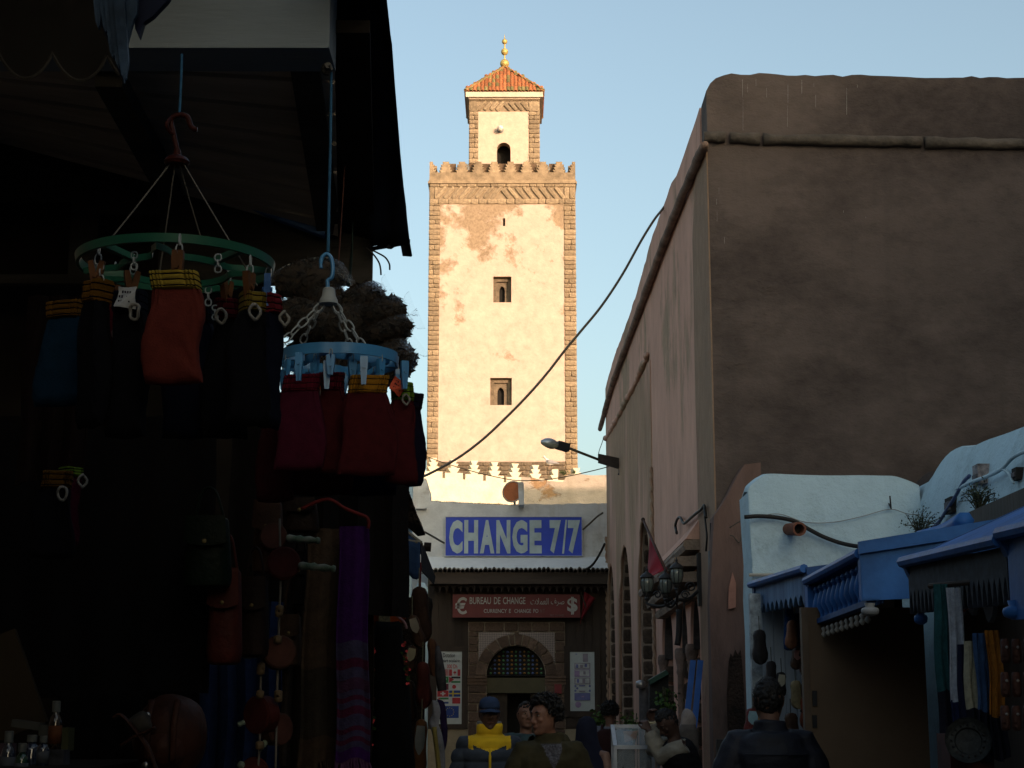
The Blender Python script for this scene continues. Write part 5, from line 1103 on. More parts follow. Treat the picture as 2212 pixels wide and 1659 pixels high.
for i in range(9):
    x, y = (2170 + 24 * (i % 3), 1380 + 72 * (i // 3)); Y_ = 6.3; a = at(x, y, Y_); t = thing('leather_pouch', ['small', 'dark', 'flat'][i % 3] + ' leather pouch in the ' + ['top', 'middle', 'bottom'][i // 3] + ' row by the right border', 'pouch', a, 'pouches on the right border')
    W_, H_ = px(Y_, 20), px(Y_, 52); b = MB(); b.loft([[Vector((a.x + W_ / 2 * k_ * math.cos(q), Y_ + 0.02 * k_ * math.sin(q), a.z - H_ * f_)) for q in [6.283 * j / 14 for j in range(14)]] for f_, k_ in ((0, .7), (.1, .9), (.5, 1), (.9, 1), (1, .7))]); part('body', b, M_leath, t, True)
    b = MB(); b.ball((a.x, Y_ - 0.022, a.z - H_ * 0.35), 0.006, 8, 6); part('stud', b, M_galv, t)
b = MB(); b.span((2.25, 5.2, 0), (2.30, 6.2, 2.2)); single('display_board', b, mat('brown_display', (0.03, 0.017, 0.012), 0.8), 'dark display board behind the pouches at the right border', 'display board')
ALB[0] = 0.4  # shop's deep shade put into its colours: every base colour below is scaled down
# ================================================================ LEFT: open shop under a board roof
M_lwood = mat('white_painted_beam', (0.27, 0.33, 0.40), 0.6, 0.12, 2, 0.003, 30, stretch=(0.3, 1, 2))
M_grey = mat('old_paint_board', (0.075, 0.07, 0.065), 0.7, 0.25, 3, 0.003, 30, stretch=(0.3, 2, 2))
M_black = mat('black_wood', (0.025, 0.021, 0.019), 0.8, 0.25, 3)  # one near-black wood for the shop's walls, roof sheet and table
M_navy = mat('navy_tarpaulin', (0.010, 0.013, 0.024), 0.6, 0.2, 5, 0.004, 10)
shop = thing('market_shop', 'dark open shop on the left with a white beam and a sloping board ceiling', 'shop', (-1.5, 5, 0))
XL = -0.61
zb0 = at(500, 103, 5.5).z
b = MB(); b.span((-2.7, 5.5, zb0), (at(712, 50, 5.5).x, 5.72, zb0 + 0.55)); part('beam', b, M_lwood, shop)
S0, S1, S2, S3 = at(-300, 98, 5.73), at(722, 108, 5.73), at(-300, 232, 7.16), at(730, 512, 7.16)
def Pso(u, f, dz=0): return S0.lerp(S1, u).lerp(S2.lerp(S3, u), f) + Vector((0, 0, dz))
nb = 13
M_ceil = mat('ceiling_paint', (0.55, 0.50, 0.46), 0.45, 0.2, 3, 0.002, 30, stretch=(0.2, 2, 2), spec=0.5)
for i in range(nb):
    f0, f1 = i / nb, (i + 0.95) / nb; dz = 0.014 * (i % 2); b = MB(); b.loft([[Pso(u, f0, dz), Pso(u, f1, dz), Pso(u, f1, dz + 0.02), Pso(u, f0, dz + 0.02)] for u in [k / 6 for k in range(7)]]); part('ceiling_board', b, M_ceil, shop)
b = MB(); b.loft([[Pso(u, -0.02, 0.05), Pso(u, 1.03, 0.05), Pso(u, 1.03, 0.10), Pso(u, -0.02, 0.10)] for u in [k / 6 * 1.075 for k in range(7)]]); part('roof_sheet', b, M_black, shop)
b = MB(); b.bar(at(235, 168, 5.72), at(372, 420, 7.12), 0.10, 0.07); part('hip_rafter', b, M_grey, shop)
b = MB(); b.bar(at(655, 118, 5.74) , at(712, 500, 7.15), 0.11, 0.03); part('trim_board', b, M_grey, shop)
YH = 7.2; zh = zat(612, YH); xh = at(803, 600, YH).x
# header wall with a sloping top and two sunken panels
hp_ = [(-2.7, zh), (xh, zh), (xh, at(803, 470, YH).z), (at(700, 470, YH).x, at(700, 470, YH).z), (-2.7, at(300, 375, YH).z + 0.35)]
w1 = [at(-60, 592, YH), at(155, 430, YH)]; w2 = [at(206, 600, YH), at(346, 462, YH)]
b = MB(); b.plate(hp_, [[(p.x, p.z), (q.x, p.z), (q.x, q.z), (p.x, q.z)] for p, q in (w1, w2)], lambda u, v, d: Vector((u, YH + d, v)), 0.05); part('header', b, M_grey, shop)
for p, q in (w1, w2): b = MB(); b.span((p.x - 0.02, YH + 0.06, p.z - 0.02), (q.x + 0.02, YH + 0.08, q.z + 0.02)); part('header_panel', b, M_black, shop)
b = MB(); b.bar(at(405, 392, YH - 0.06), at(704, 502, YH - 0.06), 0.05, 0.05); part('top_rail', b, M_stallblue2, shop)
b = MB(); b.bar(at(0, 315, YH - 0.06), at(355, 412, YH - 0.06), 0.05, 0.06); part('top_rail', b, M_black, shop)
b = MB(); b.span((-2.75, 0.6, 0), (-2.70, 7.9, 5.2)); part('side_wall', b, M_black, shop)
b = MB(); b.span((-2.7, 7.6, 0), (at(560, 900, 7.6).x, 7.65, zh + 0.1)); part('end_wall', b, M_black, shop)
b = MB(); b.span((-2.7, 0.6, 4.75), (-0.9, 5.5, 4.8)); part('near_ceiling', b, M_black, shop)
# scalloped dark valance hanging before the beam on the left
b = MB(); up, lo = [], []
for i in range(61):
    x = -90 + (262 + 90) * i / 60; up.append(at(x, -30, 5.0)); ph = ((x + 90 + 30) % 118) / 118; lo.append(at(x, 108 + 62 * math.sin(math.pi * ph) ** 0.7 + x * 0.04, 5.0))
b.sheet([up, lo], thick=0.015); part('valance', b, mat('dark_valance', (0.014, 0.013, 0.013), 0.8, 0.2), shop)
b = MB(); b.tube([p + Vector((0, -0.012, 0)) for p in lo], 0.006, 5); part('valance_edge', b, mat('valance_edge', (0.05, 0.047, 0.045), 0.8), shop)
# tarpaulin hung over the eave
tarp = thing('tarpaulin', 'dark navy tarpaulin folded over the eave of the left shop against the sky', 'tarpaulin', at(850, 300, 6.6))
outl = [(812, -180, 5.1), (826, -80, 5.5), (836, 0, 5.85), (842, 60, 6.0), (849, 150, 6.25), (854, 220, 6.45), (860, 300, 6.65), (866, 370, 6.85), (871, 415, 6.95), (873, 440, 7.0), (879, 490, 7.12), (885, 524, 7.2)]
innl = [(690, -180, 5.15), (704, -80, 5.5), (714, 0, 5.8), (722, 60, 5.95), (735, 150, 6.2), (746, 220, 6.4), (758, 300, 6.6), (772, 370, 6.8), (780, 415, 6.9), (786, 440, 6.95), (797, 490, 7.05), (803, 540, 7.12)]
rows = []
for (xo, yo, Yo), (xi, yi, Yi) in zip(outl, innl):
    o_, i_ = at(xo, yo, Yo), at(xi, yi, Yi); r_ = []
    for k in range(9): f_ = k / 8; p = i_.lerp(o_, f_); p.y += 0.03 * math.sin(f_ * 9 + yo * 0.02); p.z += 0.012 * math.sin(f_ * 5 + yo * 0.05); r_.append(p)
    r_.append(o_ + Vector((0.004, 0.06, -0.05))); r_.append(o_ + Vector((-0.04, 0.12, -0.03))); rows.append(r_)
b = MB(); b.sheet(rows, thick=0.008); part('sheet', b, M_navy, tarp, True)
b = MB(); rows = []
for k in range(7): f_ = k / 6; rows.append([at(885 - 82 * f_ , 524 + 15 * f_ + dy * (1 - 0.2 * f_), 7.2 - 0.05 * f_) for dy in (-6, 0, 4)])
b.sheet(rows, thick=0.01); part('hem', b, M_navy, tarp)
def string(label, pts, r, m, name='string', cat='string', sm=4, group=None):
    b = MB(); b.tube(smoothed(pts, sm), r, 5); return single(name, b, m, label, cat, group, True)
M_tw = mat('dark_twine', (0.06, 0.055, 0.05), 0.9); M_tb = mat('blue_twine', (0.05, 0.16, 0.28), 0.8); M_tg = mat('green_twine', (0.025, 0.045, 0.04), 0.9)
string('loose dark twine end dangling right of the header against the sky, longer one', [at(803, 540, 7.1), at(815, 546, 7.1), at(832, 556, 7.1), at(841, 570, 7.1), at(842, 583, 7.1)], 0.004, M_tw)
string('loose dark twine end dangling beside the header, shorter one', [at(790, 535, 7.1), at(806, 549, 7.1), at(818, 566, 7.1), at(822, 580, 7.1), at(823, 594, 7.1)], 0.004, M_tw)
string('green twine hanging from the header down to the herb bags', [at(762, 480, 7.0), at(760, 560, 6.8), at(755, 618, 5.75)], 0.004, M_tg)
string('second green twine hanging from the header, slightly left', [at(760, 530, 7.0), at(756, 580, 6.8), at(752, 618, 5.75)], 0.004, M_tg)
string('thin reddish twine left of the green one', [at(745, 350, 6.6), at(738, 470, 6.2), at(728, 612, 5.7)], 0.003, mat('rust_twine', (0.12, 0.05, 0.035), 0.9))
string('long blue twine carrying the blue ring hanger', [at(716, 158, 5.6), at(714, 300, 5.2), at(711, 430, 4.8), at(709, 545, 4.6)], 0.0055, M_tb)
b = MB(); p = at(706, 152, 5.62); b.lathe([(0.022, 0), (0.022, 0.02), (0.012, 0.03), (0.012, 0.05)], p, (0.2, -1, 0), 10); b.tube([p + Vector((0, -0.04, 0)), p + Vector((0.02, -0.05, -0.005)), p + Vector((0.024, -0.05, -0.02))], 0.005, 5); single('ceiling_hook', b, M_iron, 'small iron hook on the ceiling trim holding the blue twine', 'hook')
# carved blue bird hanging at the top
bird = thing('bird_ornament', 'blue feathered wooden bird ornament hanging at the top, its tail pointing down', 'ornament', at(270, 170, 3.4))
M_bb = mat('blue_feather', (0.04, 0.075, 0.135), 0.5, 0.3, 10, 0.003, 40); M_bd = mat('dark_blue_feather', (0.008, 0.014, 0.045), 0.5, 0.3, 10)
def feather(pts, Y_, th, m, name='tail_feather'):
    pp = [at(x, y, Y_) for x, y in pts]; b = MB(); b.prism([(p.x, p.z) for p in pp], lambda u, v: Vector((u, Y_, v)), lambda u, v: Vector((u, Y_ + th, v))); part(name, b, m, bird)
for k, (x0, y0, x1, y1, w_) in enumerate(((215, -60, 212, 60, 11), (222, -60, 228, 70, 12), (230, -60, 243, 125, 12), (240, -60, 255, 145, 12), (252, -60, 268, 172, 13))):
    for yy, ww_ in ((y1, w_),): feather([(x0 - w_, y0), (x0 + w_, y0), (x1 + w_ * 0.7, y1 - 40), (x1 + w_ * 0.25, y1 - 6), (x1, y1), (x1 - w_ * 0.5, y1 - 14), (x1 - w_ * 0.9, y1 - 50)], 3.40 - 0.012 * k, 0.014, M_bb if k < 4 else M_bb)
feather([(204, -60), (225, -60), (250, 60), (268, 178), (258, 160), (235, 95), (212, 40)], 3.43, 0.012, M_bd)
feather([(280, -60), (400, -60), (362, 0), (330, 34), (310, 48), (300, 80), (292, 62), (288, 20)], 3.42, 0.02, M_bd, 'wing')
feather([(262, -60), (300, -60), (296, 30), (288, 44), (276, 90), (270, 150), (262, 90)], 3.385, 0.012, M_bb, 'wing')
b = MB(); b.ball(at(262, -90, 3.41), (0.075, 0.05, 0.11), 14, 10); part('body', b, M_bd, bird, True)
# folded trousers clipped to ring hangers
CL = {}
def cloth(nm, c, bump=0.002):
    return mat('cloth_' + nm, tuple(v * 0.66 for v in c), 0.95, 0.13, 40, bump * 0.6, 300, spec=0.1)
def trousers(c, w_, h, body, band, rot, label, group, seed=0, bandh=0.17, flare=1.25, loop=None, tagc=None, tilt=0.0, fold=0.12):
    """folded cotton trousers: c = middle of the waistband top, rot about z; gathered band with stitched rows, body widening below"""
    r = random.Random(seed); t = thing('folded_trousers', label, 'trousers', c, group)
    M_ = Matrix.Rotation(rot, 3, 'Z') @ Matrix.Rotation(tilt, 3, 'Y'); th = 0.020; n = 44; ph = r.uniform(0, 6)
    def ring(f_, wk, dk, ruf, rf, n=44):
        o = [];
        for j in range(n):
            a = 6.2832 * j / n; ca, sa = math.cos(a), math.sin(a); x = math.copysign(abs(ca) ** 0.35, ca) * w_ / 2 * wk; y = math.copysign(abs(sa) ** 0.6, sa) * th * dk
            y += ruf * math.sin(x / w_ * rf * 6.2832 + ph) * (1 if sa > 0 else 1) ;
            x += 0.006 * math.sin(f_ * 8 + ph) ; z = -h * f_ - 0.010 * h * math.cos(x / w_ * 5) * (f_ > 0.9)
            o.append(c + M_ @ Vector((x, y, z)))
        return o
    b = MB(); k = 13; b.loft([ring(bandh * i / k, 1.0 - 0.01 * (i % 4 == 3), (0.8 if i in (0, k) else 1.15) * (0.93 if i % 4 == 3 else 1), 0.0030, 13, 110) for i in range(k + 1)]); part('waistband', b, cloth(*band), t, 55)
    for s_ in (3, 7, 11):
        ff = bandh * s_ / k; q = ring(ff, 1.006, 1.12, 0.0030, 13, 110); b = MB(); b.tube(q, 0.0013, 4, closed=True); part('stitch_row', b, cloth('thread', (0.015, 0.012, 0.012)), t)
    m = 16; rows = []
    for i in range(m + 1):
        f_ = i / m; F_ = bandh * 0.97 + (1 - bandh * 0.97) * f_; wk = 1.0 + (flare - 1) * (0.72 * min(1, f_ * 3.2) ** 0.7 + 0.28 * f_)
        rows.append(ring(F_, wk, (0.8 + 0.25 * math.sin(math.pi * min(1, f_ * 1.1))) * (0.35 if i == m else 1), 0.0026 * (1 - f_) + fold * 0.02 * f_, 9 * (1 - f_) + 1.3))
    b = MB(); b.loft(rows); part('body', b, cloth(*body), t, 70)
    if loop:
        x0, z0 = loop; p = c + M_ @ Vector((x0 * w_, -th * 1.5, z0 * h)); L_ = 0.030; pts = [p + M_ @ Vector((L_ * 0.33 * math.sin(a) * (1 - 0.45 * math.cos(a)) + 0.003 * math.sin(2 * a), -0.004 + 0.004 * math.sin(3 * a), -L_ * 0.5 * (1 - math.cos(a)))) for a in [6.2832 * i / 14 for i in range(14)]]
        b = MB(); b.tube(pts, 0.0032, 6, closed=True); part('drawstring', b, cloth('cord_white', (0.6, 0.57, 0.52)), t, True)
    if tagc:
        x0, z0, tw_, tl_, tcol, an = tagc; b = MB(); p = c + M_ @ Vector((x0 * w_, -th * 1.7, z0 * h)); q = Matrix.Rotation(an, 3, 'Y')
        b.sheet([[p + M_ @ (q @ Vector((tw_ * (i / 4 - .5), 0.006 * math.sin(i * 0.9 + j), -tl_ * j / 4))) for i in range(5)] for j in range(5)], thick=0.002); tg = part('paper_tag', b, mat('tag_' + tcol[0], tuple(min(1, v * 1.6) for v in tcol[1]), 0.7, 0.08, 6), t)
        b = MB()
        for j in range(3):
            for i in range(5):
                if r.random() < 0.75: b.box(p + M_ @ (q @ Vector((tw_ * (-0.28 + 0.13 * i), -0.004 - 0.002, -tl_ * (0.28 + 0.22 * j)))), (tw_ * 0.08, 0.0008, tl_ * r.uniform(0.04, 0.13)))
        part('tag_print', b, mat('tag_ink', (0.04, 0.035, 0.05), 0.8), t)
    return t
def peg(c, rot, m, parent, l=0.075, open_=0.10):
    M_ = Matrix.Rotation(rot, 3, 'Z'); b = MB()
    for s_ in (-1, 1):
        q = Matrix.Rotation(s_ * open_, 3, 'Y'); b.loft([[c + M_ @ (q @ Vector((s_ * 0.004 + dx, dy, z_))) for dx, dy in ((-w2, -0.006), (w2, -0.006), (w2, 0.006), (-w2, 0.006))] for z_, w2 in ((0.035, 0.0045), (0.02, 0.006), (-0.005, 0.0055), (-l + 0.04, 0.004))])
    b.tube([c + M_ @ Vector((0, -0.010, 0.004)), c + M_ @ Vector((0, 0.010, 0.004))], 0.005, 6)
    return part('peg', b, m, parent)
def chainlink(c0, c1, n, m, parent, w_=0.006, r=0.0016, name='chain_link'):
    c0, c1 = Vector(c0), Vector(c1)
    for i in range(n):
        a = c0.lerp(c1, i / n); e = c0.lerp(c1, (i + 1) / n); d = (e - a); l = d.length; d.normalize(); sx = d.cross(Vector((0, 1, 0)) if i % 2 == 0 else Vector((1, 0, 0.1))).normalized(); b = MB(); mid = (a + e) / 2
        b.tube([mid + d * (l * 0.56 * math.cos(t)) + sx * (w_ * math.copysign(abs(math.sin(t)) ** 0.6, math.sin(t))) for t in [6.2832 * k / 12 for k in range(12)]], r, 5, closed=True); part(name, b, m, parent)
# ---- green ring hanger
YG = 3.1; cg = at(380, 572, YG); RG = px(YG, 213) * 1.0
gh = thing('ring_hanger', 'dark green plastic ring hanger with orange hook carrying folded trousers', 'clothes hanger', cg, 'ring hangers of the left shop')
M_gp = mat('green_plastic', (0.018, 0.16, 0.095), 0.35, 0.12, 6, spec=0.5); M_op = mat('rust_plastic', (0.06, 0.013, 0.009), 0.4, 0.1); M_wp = mat('grey_white_plastic', (0.55, 0.6, 0.62), 0.5, 0.1); M_tan = mat('tan_plastic', (0.20, 0.085, 0.035), 0.5, 0.15)
def hoop(c, R0, h, th, m, parent, wob=None, n=64, name='ring'):
    b = MB(); b.loft([[c + Vector((math.cos(a) * (R0 + dr + (wob(a) if wob else 0)), math.sin(a) * (R0 + dr + (wob(a) if wob else 0)), dz)) for dr, dz in ((-th / 2, -h / 2), (-th, h / 2), (th, h / 2), (th / 2, -h / 2))] for a in [6.2832 * i / n for i in range(n + 1)]], cap=False); return part(name, b, m, parent, 40)
hoop(cg, RG, 0.016, 0.006, M_gp, gh); hoop(cg + Vector((0, 0, -0.012)), RG * 0.56, 0.012, 0.005, M_gp, gh, lambda a: 0.045 * max(0, math.cos(4 * a)) ** 6 * 1.6, name='inner_ring')
for k in range(4):
    a = R(45 + 90 * k) + 0.15; b = MB(); b.bar(cg + Vector((math.cos(a), math.sin(a), 0)) * RG * 0.60 + Vector((0, 0, -0.010)), cg + Vector((math.cos(a), math.sin(a), 0)) * RG * 0.985, 0.012, 0.012); part('spoke', b, M_gp, gh)
hub = at(382, 348, YG)
b = MB(); b.lathe([(0.022, 0), (0.026, 0.006), (0.021, 0.014), (0.009, 0.02), (0.006, 0.032)], hub - Vector((0, 0, 0.008)), (0, 0, 1), 16); part('hub', b, M_op, gh, 40)
hk = [(383, 335), (381, 318), (377, 300), (374, 286), (378, 272), (369, 262), (375, 252), (391, 248), (404, 252), (409, 262), (412, 272), (420, 279), (426, 280)]
b = MB(); b.tube(smoothed([at(x, y, YG) for x, y in hk[:4]] + [at(x, y, YG) for x, y in hk[5:]], 5), 0.0055, 8); part('hook', b, M_op, gh, True)
b = MB(); b.tube(smoothed([at(377, 292, YG), at(366, 284, YG - 0.01), at(360, 268, YG - 0.02), at(372, 252, YG), at(386, 247, YG)], 5), 0.0038, 8); part('hook', b, M_op, gh, True)
M_str = mat('pale_string', (0.22, 0.205, 0.18), 0.9)
for k, (ax_, ay_) in enumerate(((222, 537), (436, 520), (556, 618), (340, 620))):
    p = at(ax_, ay_, YG - 0.1 if k in (0, 2) else YG + 0.12); b = MB(); b.tube(sag(hub + Vector((0.012 * (ax_ - 380) / 200, 0, 0)), p, 0.002, 6), 0.0017, 5); part('suspension_string', b, M_str, gh)
string('blue twine holding the orange hook of the green hanger', [at(393, 118, YG + 0.1), at(391, 180, YG + 0.05), at(388, 247, YG)], 0.003, M_tb)
GT = 'folded trousers on the green ring hanger'
def gp(x, y, Y_): return at(x, y, Y_)
K_black = ('black', (0.010, 0.010, 0.014)); K_navy = ('navy', (0.010, 0.014, 0.035))
specs = [ # x of band middle, band top, band width, height, Y, body, band, rot, label
 (381, 588, 108, 255, 2.91, ('rust_orange', (0.27, 0.054, 0.040)), ('yellow', (0.70, 0.49, 0.07)), R(-3), 'rust orange folded trousers with a yellow waistband, front of the green hanger', None, None, 1.20),
 (540, 632, 52, 300, 3.00, K_black, ('ochre', (0.42, 0.30, 0.05)), R(30), 'black folded trousers with an ochre waistband at the right front of the green hanger', (-0.05, -0.12), None, 1.9),
 (580, 636, 40, 300, 3.10, K_navy, ('crimson', (0.34, 0.035, 0.055)), R(55), 'navy folded trousers with a crimson waistband at the right end of the green hanger', (0.3, -0.14), None, 1.8),
 (492, 648, 50, 310, 3.22, K_black, ('wine', (0.20, 0.018, 0.030)), R(20), 'black folded trousers with a wine red waistband, right rear of the green hanger', (-0.4, -0.10), None, 2.0),
 (288, 630, 70, 330, 3.02, K_black, K_navy, R(-15), 'black folded trousers with a white paper tag, left of the rust orange pair', (0.38, -0.12), (0.12, 0.0, 0.040, 0.040, ('white', (0.42, 0.44, 0.46)), 0.12), 1.35),
 (212, 608, 50, 330, 3.00, K_black, ('amber', (0.26, 0.12, 0.015)), R(-40), 'black folded trousers with an amber waistband at the left front of the green hanger', None, None, 1.6),
 (152, 652, 90, 235, 3.14, ('petrol', (0.012, 0.055, 0.115)), ('amber', (0.26, 0.12, 0.015)), R(-20), 'petrol blue folded trousers with an amber waistband at the far left of the green hanger', None, None, 1.7),
 (248, 640, 50, 110, 3.28, ('raspberry', (0.16, 0.015, 0.03)), ('raspberry', (0.16, 0.015, 0.03)), R(15), 'short raspberry folded trousers at the rear left of the green hanger', (0.2, -0.7), None, 1.2),
 (420, 660, 70, 300, 3.30, K_navy, K_navy, R(-6), 'navy folded trousers hidden behind the rust orange pair', None, None, 1.9)]
for i, (x, y, w_, h, Y_, bd, bn, rot, lab, lp, tg, fl) in enumerate(specs):
    trousers(gp(x, y, Y_), px(Y_, w_), px(Y_, h), bd, bn, rot, lab, GT, 20 + i, 0.17 if h < 270 else 0.15, fl, lp, tg)
    if i not in (6,):
        pz = gp(x + (6 if i == 0 else 0), y - 2, Y_ - 0.0); peg(pz + Vector((0, -0.016, 0)), rot + (0 if i == 0 else 0.7), M_tan if i not in (2,) else M_stallblue2, gh, 0.070, 0.05 if i == 0 else 0.20); chainlink(pz + Vector((0, -0.01, 0.03)), pz + Vector((0, -0.004, 0.068)), 2, M_wp, gh)
for x, y0, y1, Y_ in ((290, 545, 582, 2.95), (471, 550, 588, 2.95), (217, 570, 608, 2.98), (450, 620, 660, 3.2), (465, 660, 690, 3.2)): chainlink(at(x, y0, Y_), at(x, y1, Y_), 3, M_wp, gh)
# ---- blue ring hanger
YBl = 4.6; cb = at(732, 778, YBl); RB = px(YBl, 130)
bh = thing('ring_hanger', 'bright blue plastic ring hanger with white chains carrying dark red trousers', 'clothes hanger', cb, 'ring hangers of the left shop')
M_bp = mat('sky_blue_plastic', (0.085, 0.40, 0.85), 0.35, 0.12, 7, spec=0.5)
hoop(cb, RB, 0.030, 0.005, M_bp, bh, lambda a: -0.006 * max(0, math.cos(4 * a)) ** 8, name='ring'); hoop(cb + Vector((0, 0, -0.006)), RB * 0.55, 0.022, 0.005, M_bp, bh, lambda a: 0.055 * max(0, math.cos(4 * a + 0.8)) ** 3, name='inner_ring')
for k in range(4): a = R(20 + 90 * k); b = MB(); b.bar(cb + Vector((math.cos(a), math.sin(a), 0)) * RB * 0.6, cb + Vector((math.cos(a), math.sin(a), 0)) * RB * 0.98, 0.012, 0.02); part('spoke', b, M_bp, bh)
hb = at(710, 648, YBl)
b = MB(); b.lathe([(0.028, -0.012), (0.026, 0.0), (0.020, 0.012), (0.018, 0.032), (0.013, 0.036)], hb, (0, 0, 1), 14); part('hub', b, M_wp, bh, 40)
hk = [(708, 632), (708, 618), (708, 606), (716, 600), (719, 586), (718, 568), (713, 554), (705, 549), (696, 556), (693, 570), (694, 580)]
b = MB(); b.tube(smoothed([at(x, y, YBl) for x, y in hk], 5), [0.0085] * 45 + [0.007] * 6, 8, flat=0.7); part('hook', b, M_bp, bh, True)
for k, (x, y, Y_) in enumerate(((612, 738, YBl - 0.06), (787, 752, YBl - 0.13), (652, 740, YBl + 0.1), (758, 752, YBl + 0.1))): chainlink(hb + Vector((0.018 * (1 if x > 700 else -1), 0, -0.012)), at(x, y, Y_), 5, M_wp, bh, 0.0095, 0.0026)
for k in range(14):
    a = 6.2832 * k / 14 + 0.2; rr_ = RB * (1.0 if k % 2 == 0 else 0.72); p = cb + Vector((math.cos(a) * rr_, math.sin(a) * rr_, -0.055)); chainlink(p + Vector((0, 0, 0.02)), p + Vector((0, 0, 0.05)), 1, M_wp, bh, 0.004)
    peg(p, a + 1.57, M_bp, bh, 0.062, 0.10)
GB = 'folded trousers on the blue ring hanger'
spb = [(798, 812, 86, 222, 4.47, ('deep_red', (0.135, 0.020, 0.026)), ('amber2', (0.75, 0.34, 0.03)), R(4), 'dark red folded trousers with an amber waistband, front of the blue hanger', None, None, 1.48),
 (652, 810, 84, 212, 4.50, ('wine2', (0.130, 0.016, 0.045)), ('crimson2', (0.26, 0.018, 0.05)), R(-10), 'wine red folded trousers with a crimson waistband at the left front of the blue hanger', None, None, 1.34),
 (716, 806, 66, 222, 4.56, ('deep_red', (0.135, 0.020, 0.026)), ('crimson2', (0.26, 0.018, 0.05)), R(-3), 'dark red folded trousers with an orange tag left of the amber banded pair', (-0.42, -0.17), (-0.45, -0.05, 0.036, 0.044, ('orange', (0.55, 0.13, 0.04)), 0.1), 1.25),
 (866, 826, 46, 225, 4.56, ('deep_red', (0.135, 0.020, 0.026)), ('lime', (0.28, 0.5, 0.06)), R(28), 'dark red folded trousers with a lime waistband and red tag on the blue hanger', (0.02, -0.14), (-0.25, 0.0, 0.040, 0.044, ('vermilion', (0.55, 0.09, 0.045)), 0.5), 1.65),
 (892, 850, 38, 205, 4.66, ('midnight', (0.016, 0.014, 0.04)), ('midnight', (0.016, 0.014, 0.04)), R(35), 'midnight blue folded trousers at the right rear of the blue hanger', None, None, 1.5),
 (690, 850, 120, 225, 4.74, ('oxblood', (0.060, 0.010, 0.014)), ('oxblood', (0.060, 0.010, 0.014)), R(0), 'oxblood folded trousers hanging behind and below the front row of the blue hanger', None, None, 1.25),
 (600, 850, 70, 240, 4.72, ('oxblood', (0.060, 0.010, 0.014)), ('oxblood', (0.060, 0.010, 0.014)), R(-25), 'oxblood folded trousers at the left rear of the blue hanger', None, None, 1.3),
 (790, 870, 90, 205, 4.78, ('midnight', (0.016, 0.014, 0.04)), ('midnight', (0.016, 0.014, 0.04)), R(8), 'midnight blue folded trousers behind the amber banded pair', None, None, 1.6)]
for i, (x, y, w_, h, Y_, bd, bn, rot, lab, lp, tg, fl) in enumerate(spb):
    trousers(at(x, y, Y_), px(Y_, w_), px(Y_, h), bd, bn, rot, lab, GB, 40 + i, 0.185, fl, lp, tg)
for x, y, Y_, rot in ((640, 782, 4.43, -0.1), (780, 790, 4.41, 0.1), (868, 800, 4.5, 0.4), (700, 800, 4.46, 0.2)):
    peg(at(x + 6, y + 6, Y_), rot, M_bp, bh, 0.085, 0.04)
# clear bags of dried leaves
M_leafdark = mat('dried_leaf', (0.055, 0.034, 0.018), 0.8, 0.5, 25, col2=(0.006, 0.004, 0.003))
M_film = bpy.data.materials.new('clear_film'); M_film.use_nodes = True; N, L, B_ = nodes_of(M_film)
tr = N.new('ShaderNodeBsdfTransparent'); gl_ = N.new('ShaderNodeBsdfGlossy'); gl_.inputs['Roughness'].default_value = 0.16; df = N.new('ShaderNodeBsdfDiffuse'); df.inputs[0].default_value = (0.5, 0.53, 0.55, 1)
lw = N.new('ShaderNodeLayerWeight'); lw.inputs[0].default_value = 0.05; nz0 = N.new('ShaderNodeTexNoise'); nz0.inputs['Scale'].default_value = 22; bn0 = N.new('ShaderNodeBump'); bn0.inputs['Distance'].default_value = 0.008
L.new(nz0.outputs[0], bn0.inputs['Height'])
for q_ in (gl_, lw): L.new(bn0.outputs[0], q_.inputs['Normal'])
m1, m2 = N.new('ShaderNodeMixShader'), N.new('ShaderNodeMixShader'); m2.inputs[0].default_value = 0.02
L.new(lw.outputs['Fresnel'], m1.inputs[0]); L.new(tr.outputs[0], m1.inputs[1]); L.new(gl_.outputs[0], m1.inputs[2]); L.new(m1.outputs[0], m2.inputs[1]); L.new(df.outputs[0], m2.inputs[2])
L.new(m2.outputs[0], N['Material Output'].inputs[0])
